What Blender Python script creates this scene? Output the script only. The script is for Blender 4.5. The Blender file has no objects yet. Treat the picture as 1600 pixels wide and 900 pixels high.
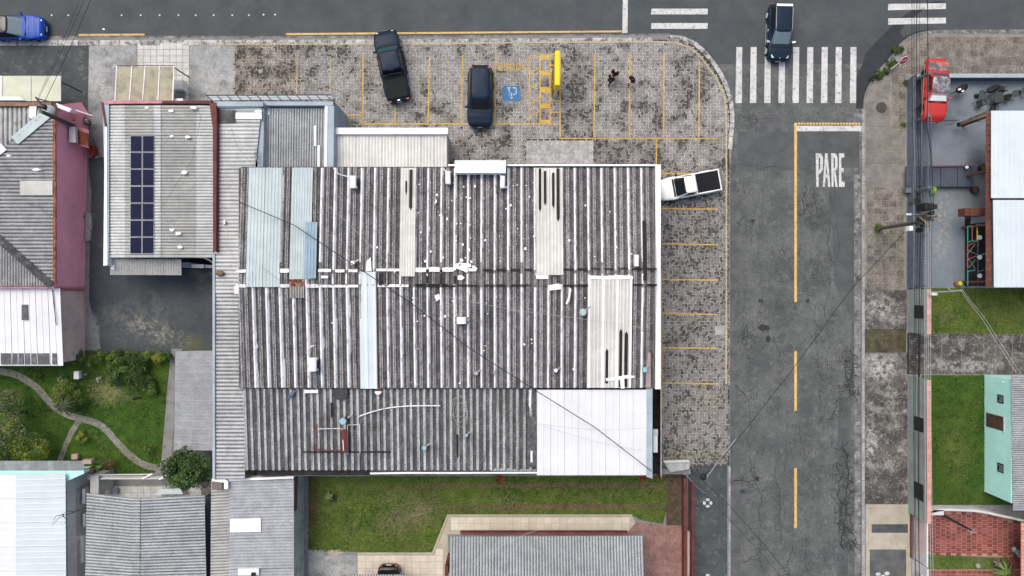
import bpy, bmesh, math, random
import numpy as np
from mathutils import Vector, Matrix, noise
random.seed(7); rng = np.random.default_rng(7)
SC = bpy.context.scene; COL = SC.collection
R = math.radians

# ------------------------------------------------------------------ camera, sky, sun, exposure
H = 55.0; S = 20.0                     # flying height in metres, pixels of the 1600 px photo per metre of ground
cam = bpy.data.cameras.new('camera'); cam.sensor_width = 36; cam.lens = 36 * H * S / 1600
cam.clip_start = 0.5; cam.clip_end = 2000
camo = bpy.data.objects.new('camera', cam); COL.objects.link(camo); camo.location = (0, 0, H); SC.camera = camo
W = bpy.data.worlds.new('World'); SC.world = W; W.use_nodes = True
wn = W.node_tree; bg = wn.nodes['Background']; sky = wn.nodes.new('ShaderNodeTexSky'); sky.sky_type = 'NISHITA'
SUN_EL, SUN_AZ = 60, -35               # azimuth from +Y (photo top) clockwise
sky.sun_disc = False; sky.sun_elevation = R(SUN_EL); sky.sun_rotation = R(SUN_AZ); sky.dust_density = 7; sky.air_density = 1.0; sky.ozone_density = 1.5
wn.links.new(sky.outputs[0], bg.inputs[0]); bg.inputs[1].default_value = 0.15
sd = bpy.data.lights.new('sun', 'SUN'); sd.energy = 0.6; sd.angle = R(40); sd.color = (1, .99, .94)
so = bpy.data.objects.new('sun', sd); COL.objects.link(so)
dv = Vector((math.sin(R(SUN_AZ)) * math.cos(R(SUN_EL)), math.cos(R(SUN_AZ)) * math.cos(R(SUN_EL)), math.sin(R(SUN_EL))))
so.rotation_euler = dv.to_track_quat('Z', 'Y').to_euler(); so.location = (0, 0, 40)
SC.view_settings.view_transform = 'Standard'; SC.view_settings.look = 'None'; SC.view_settings.gamma = 1
SC.view_settings.exposure = 0.32

# ------------------------------------------------------------------ helpers
def P(px, py, z=0.0):
    k = (H - z) / H / S
    return Vector(((px - 800) * k, (450 - py) * k, z))
def PZ(px, py, zr, z):
    p = P(px, py, zr); return Vector((p.x, p.y, z))

def mat(name, c1, c2=None, sc=1.5, lo=.4, hi=.6, rough=.85, metal=0., layers=(), speck=.12, ssc=25., rand=0., bump=0., bsc=20.,
        hdark=None, vcol=False, spec=.3, objco=False, streak=None, cracks=(), det=8, coat=0., alpha=1., trans=0., big=.10, spots=()):
    m = bpy.data.materials.new(name); m.use_nodes = True; nt = m.node_tree; N = nt.nodes; L = nt.links
    b = N['Principled BSDF']; b.inputs['Roughness'].default_value = rough; b.inputs['Metallic'].default_value = metal
    b.inputs['Specular IOR Level'].default_value = spec; b.inputs['Coat Weight'].default_value = coat
    b.inputs['Alpha'].default_value = alpha; b.inputs['Transmission Weight'].default_value = trans
    if objco: co = N.new('ShaderNodeTexCoord').outputs['Object']
    else: co = N.new('ShaderNodeNewGeometry').outputs['Position']
    def nz(scale, detail=det, stretch=None, off=0, dist=0.):
        t = N.new('ShaderNodeTexNoise'); t.inputs['Scale'].default_value = scale; t.inputs['Detail'].default_value = detail
        t.inputs['Roughness'].default_value = .62; t.inputs['Distortion'].default_value = dist
        mp = N.new('ShaderNodeMapping'); mp.inputs['Location'].default_value = (off, off * 1.7, off * .3)
        if stretch: mp.inputs['Scale'].default_value = stretch
        L.new(co, mp.inputs[0]); L.new(mp.outputs[0], t.inputs['Vector']); return t.outputs['Fac']
    def rng_(v, a, c, x=0., y=1.):
        r = N.new('ShaderNodeMapRange'); r.inputs[1].default_value = a; r.inputs[2].default_value = c
        r.inputs[3].default_value = x; r.inputs[4].default_value = y; L.new(v, r.inputs[0]); return r.outputs[0]
    def mix(f, a, c, mode='MIX'):
        x = N.new('ShaderNodeMix'); x.data_type = 'RGBA'; x.blend_type = mode
        for sock, val in ((x.inputs[0], f), (x.inputs[6], a), (x.inputs[7], c)):
            if isinstance(val, bpy.types.NodeSocket): L.new(val, sock)
            elif isinstance(val, (int, float)): sock.default_value = val
            else: sock.default_value = (*val[:3], 1)
        return x.outputs[2]
    def mul(a, c):
        x = N.new('ShaderNodeMath'); x.operation = 'MULTIPLY'
        for i, v in enumerate((a, c)):
            if isinstance(v, (int, float)): x.inputs[i].default_value = v
            else: L.new(v, x.inputs[i])
        return x.outputs[0]
    if vcol:
        a = N.new('ShaderNodeAttribute'); a.attribute_name = 'Col'; col = a.outputs['Color']
        if c2: col = mix(rng_(nz(sc), lo, hi), col, mix(1., col, c2, 'MULTIPLY'))
    elif c2: col = mix(rng_(nz(sc), lo, hi), c1, c2)
    else: col = mix(0., c1, c1)
    if hdark:                                     # trough dirt and lichen, plus rib shading put into the colour: attribute h is 0 in a trough, 1 on a rib
        a = N.new('ShaderNodeAttribute'); a.attribute_name = 'h'
        f = rng_(a.outputs['Fac'], hdark[1], hdark[2], 1, 0)
        f = mul(f, rng_(nz(2.2, 6, (1, 1, 1), 3), .3, .55, hdark[3] if len(hdark) > 3 else .5, 1))
        col = mix(f, col, mix(1., col, hdark[0], 'MULTIPLY'))
    for k, l in enumerate(layers):                # (colour, scale, lo, hi, amount, stretch)
        f = mul(rng_(nz(l[1], det, l[5] if len(l) > 5 else None, 11 + 7 * k, .3), l[2], l[3]), l[4]); col = mix(f, col, l[0])
    for (cx, cy, rx, ry, ang, cc, amt, scale, lo_, hi_) in spots:   # a stain or bare patch with a place of its own (photo pixels on the ground)
        p_ = P(cx, cy); mp = N.new('ShaderNodeMapping'); mp.vector_type = 'TEXTURE'; mp.inputs['Location'].default_value = (p_.x, p_.y, 0)
        mp.inputs['Rotation'].default_value = (0, 0, R(ang)); mp.inputs['Scale'].default_value = (rx / S, ry / S, 1e3); L.new(co, mp.inputs[0])
        vl = N.new('ShaderNodeVectorMath'); vl.operation = 'LENGTH'; L.new(mp.outputs[0], vl.inputs[0])
        f = mul(mul(rng_(vl.outputs['Value'], .25, 1, 1, 0), amt), rng_(nz(scale, 6, None, cx * .1), lo_, hi_)); col = mix(f, col, cc)
    for (cc, scale, wid, amt, glo, ghi) in cracks:
        w = N.new('ShaderNodeTexVoronoi'); w.feature = 'DISTANCE_TO_EDGE'; w.inputs['Scale'].default_value = scale
        vm = N.new('ShaderNodeVectorMath'); vm.operation = 'ADD'; t = N.new('ShaderNodeTexNoise'); t.inputs['Scale'].default_value = scale * 2.5
        t.inputs['Detail'].default_value = 5
        sc_ = N.new('ShaderNodeVectorMath'); sc_.operation = 'SCALE'; sc_.inputs['Scale'].default_value = .55 / scale
        L.new(co, t.inputs['Vector']); L.new(t.outputs['Color'], sc_.inputs[0]); L.new(co, vm.inputs[0]); L.new(sc_.outputs[0], vm.inputs[1])
        L.new(vm.outputs[0], w.inputs['Vector'])
        f = mul(rng_(w.outputs['Distance'], 0, wid, 1, 0), mul(rng_(nz(.22, 4, None, scale * 3), glo, ghi), amt)); col = mix(f, col, cc)
    if streak:                                    # (stretch, scale, amount)
        col = mix(1., col, mix(rng_(nz(streak[1], 4, streak[0], 5), .3, .7), (1 - streak[2],) * 3, (1 + streak[2] * .5,) * 3), 'MULTIPLY')
    if big: col = mix(1., col, mix(rng_(nz(.35, 5, None, 31), .3, .7), (1 - big,) * 3, (1 + big,) * 3), 'MULTIPLY')
    if speck:
        col = mix(1., col, mix(rng_(nz(ssc, 3, None, 2), .36, .64), (1 - speck,) * 3, (1 + speck,) * 3), 'MULTIPLY')
    if rand:
        o = N.new('ShaderNodeObjectInfo'); col = mix(1., col, mix(o.outputs['Random'], (1 - rand,) * 3, (1 + rand,) * 3), 'MULTIPLY')
    L.new(col, b.inputs['Base Color'])
    if bump:
        bp = N.new('ShaderNodeBump'); bp.inputs['Strength'].default_value = bump; bp.inputs['Distance'].default_value = .02
        L.new(nz(bsc, 4), bp.inputs['Height']); L.new(bp.outputs[0], b.inputs['Normal'])
    return m

class MB:
    def __init__(s): s.v = []; s.f = []; s.h = []; s.c = []
    def add(s, vs, fs, h=None, c=None):
        n = len(s.v); s.v += [tuple(v) for v in vs]; s.f += [tuple(i + n for i in f) for f in fs]
        if h is not None: s.h += list(h)
        if c is not None: s.c += [c] * len(vs) if isinstance(c[0], (int, float)) else list(c)
        return s
    def hexa(s, b, t, c=None):                    # bottom ring, top ring (world points)
        n = len(b); fs = [tuple(range(n - 1, -1, -1)), tuple(range(n, 2 * n))]
        for i in range(n): j = (i + 1) % n; fs.append((i, j, n + j, n + i))
        return s.add(list(b) + list(t), fs, c=c)
    def box(s, x0, x1, y0, y1, z0, z1, c=None):
        r = [(x0, y0), (x1, y0), (x1, y1), (x0, y1)]
        return s.hexa([(x, y, z0) for x, y in r], [(x, y, z1) for x, y in r], c)
    def pbox(s, a, b, c, d, z0, z1):              # photo-pixel rectangle of the TOP face (height z1)
        p = P(a, d, z1); q = P(c, b, z1); return s.box(p.x, q.x, p.y, q.y, z0, z1)
    def prism(s, pts, z0, z1):
        q = [P(x, y, z1) for x, y in pts]
        if sum(q[i].x * q[(i + 1) % len(q)].y - q[(i + 1) % len(q)].x * q[i].y for i in range(len(q))) < 0: q.reverse()
        return s.hexa([(p.x, p.y, z0) for p in q], q)
    def sheet(s, pts, z):
        q = [P(x, y, z) for x, y in pts]
        if sum(q[i].x * q[(i + 1) % len(q)].y - q[(i + 1) % len(q)].x * q[i].y for i in range(len(q))) < 0: q.reverse()
        return s.add(q, [tuple(range(len(q)))])
    def obox(s, c, d, w, l, z0, z1):              # oriented box: centre xy, direction angle, width across, length along
        ux, uy = math.cos(d), math.sin(d); r = []
        for a, b in ((-1, -1), (1, -1), (1, 1), (-1, 1)):
            r.append((c[0] + ux * a * l / 2 - uy * b * w / 2, c[1] + uy * a * l / 2 + ux * b * w / 2))
        return s.hexa([(x, y, z0) for x, y in r], [(x, y, z1) for x, y in r])
    def beam(s, a, b, w, h=None):                 # square bar between two points
        a = Vector(a); b = Vector(b); h = h or w; d = (b - a).normalized(); up = Vector((0, 0, 1)) if abs(d.z) < .95 else Vector((1, 0, 0))
        x = d.cross(up).normalized() * w / 2; y = x.normalized().cross(d) * h / 2
        return s.hexa([a - x - y, a + x - y, a + x + y, a - x + y][::-1], [b - x - y, b + x - y, b + x + y, b - x + y][::-1])
    def tube(s, pts, r, n=6, r2=None):
        pts = [Vector(p) for p in pts]; vs = []; m = len(pts)
        for i, p in enumerate(pts):
            d = (pts[min(i + 1, m - 1)] - pts[max(i - 1, 0)]).normalized(); up = Vector((0, 0, 1)) if abs(d.z) < .9 else Vector((1, 0, 0))
            x = d.cross(up).normalized(); y = x.cross(d); rr = r if r2 is None else r + (r2 - r) * i / (m - 1)
            vs += [p + (x * math.cos(2 * math.pi * k / n) + y * math.sin(2 * math.pi * k / n)) * rr for k in range(n)]
        fs = [tuple(range(n)), tuple(range(len(vs) - 1, len(vs) - n - 1, -1))]
        for i in range(m - 1):
            for k in range(n): j = (k + 1) % n; fs.append((i * n + j, i * n + k, (i + 1) * n + k, (i + 1) * n + j))
        return s.add(vs, fs)
    def cyl(s, x, y, z0, z1, r, n=16, r2=None, rot=0):
        r2 = r if r2 is None else r2; A = [rot + 2 * math.pi * k / n for k in range(n)]
        return s.hexa([(x + r * math.cos(a), y + r * math.sin(a), z0) for a in A], [(x + r2 * math.cos(a), y + r2 * math.sin(a), z1) for a in A])
    def ball(s, c, r, n=10, m=6, sq=(1, 1, 1)):
        vs = [(c[0], c[1], c[2] - r * sq[2])]
        for i in range(1, m):
            t = -math.pi / 2 + math.pi * i / m
            vs += [(c[0] + r * sq[0] * math.cos(t) * math.cos(2 * math.pi * k / n), c[1] + r * sq[1] * math.cos(t) * math.sin(2 * math.pi * k / n), c[2] + r * sq[2] * math.sin(t)) for k in range(n)]
        vs.append((c[0], c[1], c[2] + r * sq[2])); fs = []
        for k in range(n):
            j = (k + 1) % n; fs.append((0, 1 + j, 1 + k)); fs.append((len(vs) - 1, len(vs) - 1 - n + k, len(vs) - 1 - n + j))
            for i in range(m - 2): a = 1 + i * n; fs.append((a + k, a + j, a + n + j, a + n + k))
        return s.add(vs, fs)

def org(o):
    v = Vector((0, 0, 0))
    while o: v = v + o.location; o = o.parent
    return v
def mesh_obj(name, mb, m, parent=None, smooth=False, shift=True, bevel=0.):
    me = bpy.data.meshes.new(name); v = mb.v
    o = bpy.data.objects.new(name, me)
    if parent is not None:
        o.parent = parent
        if shift: q = org(parent); v = [(a[0] - q.x, a[1] - q.y, a[2] - q.z) for a in v]
    me.from_pydata(v, [], mb.f); me.update()
    if len(mb.h) == len(v): me.attributes.new('h', 'FLOAT', 'POINT').data.foreach_set('value', np.array(mb.h, 'f'))
    if len(mb.c) == len(v):
        a = me.color_attributes.new('Col', 'FLOAT_COLOR', 'POINT'); a.data.foreach_set('color', np.array([(*c[:3], 1.) for c in mb.c], 'f').ravel())
    if smooth: me.polygons.foreach_set('use_smooth', [True] * len(me.polygons))
    me.materials.append(m); COL.objects.link(o)
    if bevel: b = o.modifiers.new('bevel', 'BEVEL'); b.width = bevel; b.segments = 2; b.limit_method = 'ANGLE'
    return o
part = mesh_obj
def thing(name, label, cat, loc, group=None, rz=0.):
    o = bpy.data.objects.new(name, None); COL.objects.link(o); o.location = loc; o.rotation_euler.z = rz; o.empty_display_size = .2
    o['label'] = label; o['category'] = cat
    if group: o['group'] = group
    return o
def tag(o, label, cat, group=None):
    o['label'] = label; o['category'] = cat
    if group: o['group'] = group
    return o
def struct(name, mb, m, parent=None, **k):
    o = mesh_obj(name, mb, m, parent, **k)
    if parent is None: o['kind'] = 'structure'
    return o
def single(name, mb, m, label, cat, group=None, **k):     # a thing that is one mesh, origin at its base centre
    v = np.array(mb.v); c = (float(v[:, 0].min() + v[:, 0].max()) / 2, float(v[:, 1].min() + v[:, 1].max()) / 2, float(v[:, 2].min()))
    mb.v = [(a[0] - c[0], a[1] - c[1], a[2] - c[2]) for a in mb.v]
    o = mesh_obj(name, mb, m, None, **k); o.location = c; return tag(o, label, cat, group)
def copy_tree(o, parent=None):
    c = o.copy(); COL.objects.link(c)
    if parent: c.parent = parent
    for ch in list(o.children): copy_tree(ch, c)
    return c

WAVE = [(0, 0), (.25, .5), (.5, 1), (.75, .5)]
TRAP = [(0, 0), (.55, 0), (.65, 1), (.9, 1)]
CANAL = [(0, 1), (.09, 1), (.15, .45), (.24, .4), (.28, 0), (.37, 0), (.41, .6), (.49, .65), (.52, .3), (.55, .65), (.63, .6), (.68, 0), (.90, 0), (.96, .4)]
def corr(parent, e0, e1, width, pitch, amp, m, sw, nl=1, prof=WAVE, name='roof_sheet', jit=.012, lap=.03, seam=.016):
    """Corrugated covering laid sheet by sheet: e0(s)/e1(s) give the two ends of the rib line at s metres across."""
    n = max(1, round(width / sw)); wv = max(1, round(width / n / pitch)); p = width / n / wv
    for i in range(n):
        for j in range(nl):
            mb = MB(); hs = []; vs = []; dz = random.uniform(0, jit) + (nl - 1 - j) * .012
            t0 = j / nl; t1 = (j + 1) / nl
            S_ = [(i * width / n + (w + fr) * p, hh) for w in range(wv) for fr, hh in prof] + [((i + 1) * width / n - seam, prof[0][1])]
            for s_, hh in S_:
                a = e0(min(s_, width)); b = e1(min(s_, width)); z = Vector((0, 0, hh * amp + dz))
                vs += [a.lerp(b, t0) + z, a.lerp(b, min(1, t1 + (lap / max(.1, (b - a).length) if j < nl - 1 else 0))) + z]; hs += [hh, hh]
            up = (vs[1] - vs[0]).cross(vs[2] - vs[0]).z > 0
            fs = [((2 * k, 2 * k + 1, 2 * k + 3, 2 * k + 2) if up else (2 * k, 2 * k + 2, 2 * k + 3, 2 * k + 1)) for k in range(len(S_) - 1)]
            k0 = len(vs); vs2 = [v - Vector((0, 0, .012)) for v in vs]     # sheet thickness at the ends
            mb.add(vs, fs, h=hs)
            ends = []; nn = len(S_)
            mb.add([vs[2 * k] for k in range(nn)] + [vs2[2 * k] for k in range(nn)], [(k, k + 1, nn + k + 1, nn + k) for k in range(nn - 1)], h=[.3] * 2 * nn)
            mb.add([vs[2 * k + 1] for k in range(nn)] + [vs2[2 * k + 1] for k in range(nn)], [(k, k + 1, nn + k + 1, nn + k) for k in range(nn - 1)], h=[.3] * 2 * nn)
            part(name, mb, m, parent)
def cquad(parent, q, zs, pitch_px, amp, m, sw_px, nl=1, **k):
    """q = four photo points a0,a1,b0,b1: ribs run from edge a0-a1 to edge b0-b1."""
    a0, a1, b0, b1 = [P(x, y, z) for (x, y), z in zip(q, zs)]
    w = (a1 - a0).length; kk = (H - zs[0]) / H / S
    corr(parent, lambda s: a0.lerp(a1, s / w), lambda s: b0.lerp(b1, s / w), w, pitch_px * kk, amp, m, sw_px * kk, nl, **k)
def pip(x, y, poly):
    c = False; j = len(poly) - 1
    for i in range(len(poly)):
        if (poly[i][1] > y) != (poly[j][1] > y) and x < (poly[j][0] - poly[i][0]) * (y - poly[i][1]) / (poly[j][1] - poly[i][1]) + poly[i][0]: c = not c
        j = i
    return c
def walls(parent, pts, z0, z1, t, m, name='wall', skip=()):
    """each side of a building as a wall panel of its own; pts are photo points of the wall base ring at z1"""
    n = len(pts)
    for i in range(n):
        if i in skip: continue
        a = P(*pts[i], z1); b = P(*pts[(i + 1) % n], z1); a.z = b.z = 0; d = (b - a).normalized(); nrm = Vector((-d.y, d.x, 0)) * t
        c = (P(sum(p[0] for p in pts) / n, sum(p[1] for p in pts) / n, z1)); c.z = 0
        if (c - a).dot(nrm) < 0: nrm = -nrm
        a2 = a + d * (t + .002); q = [a2, b, b + nrm, a2 + nrm]
        if (q[1] - q[0]).cross(q[2] - q[0]).z < 0: q.reverse()
        mb = MB(); mb.hexa([(p.x, p.y, z0) for p in q], [(p.x, p.y, z1) for p in q]); part(name, mb, m, parent)

# ------------------------------------------------------------------ materials
M = {}
g3 = lambda v, t=(1, 1, 1): (v * t[0], v * t[1], v * t[2])
M['asphalt'] = mat('asphalt', (.058, .067, .072), (.078, .087, .091), .5, .35, .65, rough=.9, speck=.22, ssc=30, bump=.3,
    layers=[((.045, .048, .05), 1.3, .60, .72, .5), ((.13, .135, .135), 6, .68, .78, .35)])
M['asphalt_old'] = mat('worn_asphalt', (.084, .093, .092), (.120, .130, .126), .45, .40, .60, rough=.92, speck=.32, ssc=16, bump=.4,
    layers=[((.06, .066, .068), .9, .53, .64, .45), ((.155, .16, .155), 1.5, .54, .62, .50), ((.035, .036, .038), 3.2, .62, .68, .7)],
    cracks=[((.018, .018, .018), .9, .014, .9, .50, .62), ((.02, .02, .02), 2.2, .035, .9, .55, .64), ((.04, .04, .04), .35, .008, .6, .3, .6)], streak=((.25, .02, 1), 9, .10))
M['asphalt_patch'] = mat('patched_asphalt', (.070, .079, .080), (.090, .099, .099), .8, .4, .6, rough=.9, speck=.2, ssc=30, bump=.3,
    layers=[((.12, .12, .118), 3.2, .66, .76, .35)])
M['asphalt_light'] = mat('bleached_asphalt', (.11, .116, .116), (.075, .082, .083), 1.2, .4, .6, rough=.9, speck=.2)
M['wet'] = mat('wet_asphalt', (.022, .026, .03), (.03, .034, .038), 1.4, .4, .6, rough=.45, speck=.15, spec=.35)
M['tarmac'] = mat('dark_sidewalk_asphalt', (.048, .060, .064), (.070, .082, .084), .9, .35, .65, rough=.92, speck=.35, ssc=14, bump=.3,
    layers=[((.20, .205, .19), 2.2, .55, .70, .5), ((.13, .13, .115), .8, .54, .74, .4)])
M['yard_tarmac'] = mat('yard_asphalt', (.044, .055, .062), (.062, .073, .080), .5, .35, .65, rough=.92, speck=.35, ssc=14, bump=.3,
    spots=[(240, 515, 80, 26, -22, (.25, .245, .20), .8, 3.2, .46, .62), (215, 500, 95, 50, 0, (.14, .14, .125), .5, 2.2, .42, .64), (300, 535, 35, 18, 0, (.10, .10, .04), .7, 2, .4, .6), (145, 520, 14, 34, 0, (.34, .34, .31), .9, 1.5, .4, .5)],
    layers=[((.17, .16, .13), 2.6, .60, .76, .5), ((.2, .19, .16), .55, .58, .72, .45)])
M['concrete'] = mat('pale_concrete', (.235, .25, .25), (.34, .355, .35), .7, .38, .60, rough=.9, speck=.2, ssc=12, layers=[((.12, .118, .105), 1.2, .52, .66, .6), ((.46, .475, .465), 1.8, .56, .68, .5)],
    cracks=[((.06, .055, .045), .45, .012, .7, .45, .6)])
M['concrete_g'] = mat('grey_concrete', (.17, .175, .17), (.23, .235, .23), .8, .35, .65, rough=.92, speck=.18, layers=[((.08, .075, .065), 1.8, .55, .7, .6), ((.33, .33, .31), 3, .64, .74, .4)])
M['concrete_b'] = mat('black_stained_concrete', (.115, .11, .10), (.050, .048, .044), .5, .40, .58, rough=.93, speck=.4, ssc=9,
    spots=[(1375, 572, 34, 34, 0, (.42, .415, .39), .9, 2.2, .40, .56), (1375, 480, 38, 22, 0, (.33, .325, .30), .8, 2.5, .42, .56), (1360, 690, 10, 60, 0, (.40, .395, .37), .8, 2.5, .42, .56), (1390, 640, 25, 30, 0, (.30, .295, .27), .6, 2.5, .45, .56), (1390, 725, 26, 14, 0, (.30, .295, .27), .7, 2.5, .42, .56), (1500, 572, 70, 12, 0, (.36, .355, .33), .8, 2.5, .42, .56), (1385, 655, 12, 12, 0, (.05, .05, .045), .8, 2, .3, .5)],
    layers=[((.30, .298, .28), .9, .49, .62, .6), ((.08, .078, .072), 2.2, .48, .58, .75), ((.36, .355, .34), 4., .58, .66, .6)])
M['concrete_c'] = mat('cream_concrete', (.42, .39, .31), (.36, .33, .26), 1.2, .4, .6, rough=.9, speck=.1, layers=[((.17, .15, .12), 2.4, .58, .74, .5)])
M['slab'] = mat('sidewalk_slab', (.165, .158, .14), (.225, .216, .195), 1.2, .4, .6, rough=.93, speck=.2, rand=.12, layers=[((.10, .092, .075), 2.1, .55, .7, .6), ((.36, .35, .32), 3.4, .62, .74, .35)], cracks=[((.04, .04, .03), .6, .012, .8, .5, .62)])
M['walktile'] = mat('stained_sidewalk_tile', (.14, .128, .108), (.20, .185, .16), 1.6, .4, .6, rough=.93, speck=.4, ssc=12, rand=.22, layers=[((.075, .07, .06), 1.9, .54, .7, .6), ((.28, .25, .19), 4, .62, .74, .3)])
M['joint'] = mat('pale_mortar', (.28, .265, .235), (.20, .19, .165), 2, .4, .6, speck=.15, rough=.95, layers=[((.09, .085, .07), 1.5, .55, .7, .6)])
M['kerb'] = mat('whitewashed_kerb_stone', (.46, .46, .445), (.30, .30, .29), 2.2, .42, .6, rough=.92, speck=.2, rand=.18, layers=[((.10, .098, .09), 2.4, .50, .60, .85)])
M['gutter'] = mat('gutter_concrete', (.20, .20, .195), (.12, .12, .117), 1.5, .4, .6, rough=.93, speck=.25, layers=[((.38, .38, .36), 2.6, .54, .64, .6), ((.05, .05, .045), 1.8, .54, .64, .8)])
M['paver'] = mat('interlocking_paver', (1, 1, 1), (.86, .85, .84), 7, .4, .6, rough=.93, speck=.12, vcol=True, big=0)
M['pjoint'] = mat('paver_joint_sand', (.035, .034, .03), (.06, .057, .05), 1, .4, .6, rough=.97)
M['mosaic'] = mat('pale_mosaic_tile', (.36, .37, .36), (.30, .31, .30), 3, .45, .55, rough=.85, rand=.22, layers=[((.22, .23, .22), 2, .6, .7, .3)])
M['whitetile'] = mat('white_sidewalk_tile', (.53, .54, .525), (.46, .47, .455), 3, .4, .6, rough=.8, rand=.08, layers=[((.3, .29, .27), 4, .6, .74, .5)])
M['beigetile'] = mat('beige_patio_tile', (.60, .55, .46), (.54, .49, .40), 1.4, .4, .6, rough=.75, rand=.06, layers=[((.40, .35, .27), 1.6, .6, .75, .35)])
M['redtile'] = mat('red_patio_tile', (.23, .078, .066), (.175, .056, .048), 1.5, .4, .6, rough=.7, rand=.28, speck=.15, layers=[((.13, .05, .045), 2.2, .58, .7, .4)])
M['pinkjoint'] = mat('pink_mortar', (.42, .22, .17), rough=.95)
M['redgravel'] = mat('red_gravel', (.20, .115, .10), (.27, .165, .145), 1.2, .4, .6, rough=.95, speck=.4, ssc=16, bump=.5)
M['soil'] = mat('dark_soil', (.060, .042, .028), (.10, .075, .05), 2.5, .4, .6, rough=.97, speck=.35, ssc=14, layers=[((.25, .22, .15), 5, .62, .72, .5), ((.05, .07, .02), 2, .55, .7, .5)])
BR = (.13, .088, .058)
M['lawn'] = mat('lawn_turf', (.055, .10, .014), (.095, .125, .028), .8, .38, .62, rough=.97, speck=.4, ssc=9, bump=.4,
    spots=[(900, 758, 330, 6, 0, BR, 1., 2, .2, .4), (900, 791, 300, 5.5, 0, BR, 1., 2, .2, .4), (640, 805, 75, 32, 20, (.17, .14, .09), .8, 1.4, .35, .6), (490, 790, 16, 60, 0, (.09, .06, .035), .9, 1.5, .35, .55), (650, 765, 60, 10, 8, BR, .6, 2, .35, .6)], layers=[((.13, .115, .065), .45, .54, .68, .65)])
M['lawn2'] = mat('deep_lawn_turf', (.028, .072, .008), (.052, .10, .014), 1.1, .38, .62, rough=.97, speck=.3, ssc=14, bump=.4, layers=[((.12, .125, .04), .6, .60, .76, .5)], spots=[(172, 612, 42, 28, 0, (.19, .175, .09), .9, 2, .35, .55), (1490, 700, 30, 70, 0, (.13, .14, .04), .6, 1.5, .35, .6)])
M['grass'] = mat('grass_blade', (1, 1, 1), rough=.9, vcol=True, speck=0, big=0)
M['white_p'] = mat('white_road_paint', (.58, .59, .58), (.50, .51, .50), 3, .4, .6, rough=.8, layers=[((.13, .135, .135), 5, .57, .65, .75), ((.26, .265, .265), 1.6, .52, .68, .5)], speck=.15)
M['yellow_p'] = mat('yellow_road_paint', (.54, .36, .12), (.60, .43, .19), 3, .4, .6, rough=.8, layers=[((.2, .17, .12), 5, .56, .64, .7)], speck=.1)
M['yellow_l'] = mat('parking_bay_paint', (.54, .33, .05), (.60, .40, .10), 3, .4, .6, rough=.85, layers=[((.30, .24, .13), 9, .52, .60, .7), ((.27, .25, .20), 3, .58, .68, .7)], speck=.2, ssc=18)
M['yellow_f'] = mat('faded_yellow_paint', (.50, .42, .20), (.42, .38, .25), 4, .4, .6, rough=.85, layers=[((.22, .20, .16), 9, .5, .58, .8)], speck=.2, ssc=18)
M['blue_p'] = mat('blue_bay_paint', (.03, .145, .33), (.045, .18, .37), 3, .4, .6, rough=.8, layers=[((.12, .2, .3), 9, .58, .66, .6)], speck=.2, ssc=18)
# roofs
def roofm(n, c1, c2, hd=(.45, .45, .46), a=.15, b=.75, **k):
    k.setdefault('speck', .38); k.setdefault('ssc', 22); k.setdefault('rand', .05)
    return mat(n, c1, c2, k.pop('sc', 1.2), .38, .62, rough=.93, hdark=(hd, a, b, .75), **k)
M['canal'] = roofm('weathered_channel_sheet', (.26, .258, .262), (.38, .378, .38), (.27, .262, .265), 0, .75, rand=.12, ssc=11, speck=.55, layers=[((.06, .052, .052), 1.2, .55, .7, .5, (1.6, .3, 1)), ((.46, .45, .45), 3.4, .64, .72, .4, (2, .8, 1))], streak=((1, .06, 1), 7, .30))
M['canal2'] = roofm('blackened_channel_sheet', (.33, .34, .34), (.45, .46, .46), (.20, .205, .21), 0, .75, rand=.12, ssc=13, speck=.45, layers=[((.05, .05, .05), .8, .52, .68, .6, (1.6, .35, 1))], streak=((1, .06, 1), 7, .25))
M['cement'] = roofm('pale_fibre_cement', (.50, .52, .515), (.60, .62, .615), (.38, .385, .38), 0, .8, layers=[((.20, .20, .20), 1.5, .6, .74, .45), ((.7, .7, .7), 3, .66, .74, .4)], speck=.2)
M['cement_g'] = roofm('grey_fibre_cement', (.38, .40, .405), (.49, .505, .505), (.20, .205, .21), 0, .8, layers=[((.14, .14, .145), 1.3, .58, .72, .5)], speck=.32)
M['cement_d'] = roofm('dark_fibre_cement', (.32, .335, .335), (.42, .435, .435), (.16, .16, .165), 0, .8, layers=[((.09, .09, .095), 1.2, .56, .7, .5)], speck=.42)
M['cement_v'] = roofm('slate_grey_fibre_cement', (.34, .37, .38), (.43, .46, .465), (.20, .205, .22), 0, .8, layers=[((.16, .155, .165), 1.6, .58, .72, .4)], speck=.36)
M['cement_s'] = roofm('speckled_shed_roofing', (.33, .355, .37), (.42, .445, .46), (.65, .65, .65), 0, .8, speck=.3, layers=[((.25, .25, .26), 4, .58, .7, .4)])
M['cement_y'] = roofm('yellowed_fibre_cement', (.36, .37, .355), (.43, .44, .42), (.40, .40, .39), 0, .8, speck=.3)
M['cream'] = mat('cream_translucent_sheet', (.62, .63, .595), (.69, .70, .665), 1, .4, .6, rough=.6, hdark=((.78, .78, .76), 0, .6, .8), speck=.06, streak=((1, .05, 1), 6, .07))
M['awning_green'] = mat('pale_green_awning_sheet', (.50, .54, .43), (.45, .49, .38), 1, .4, .6, rough=.5, speck=.05, layers=[((.35, .37, .27), 1.1, .56, .72, .35)])
M['awning_dirty'] = mat('mouldy_polycarbonate', (.33, .315, .23), (.27, .255, .18), .8, .4, .6, rough=.55, speck=.12, layers=[((.15, .14, .10), 1.5, .50, .64, .6), ((.5, .5, .42), 9, .68, .74, .7)])
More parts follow.
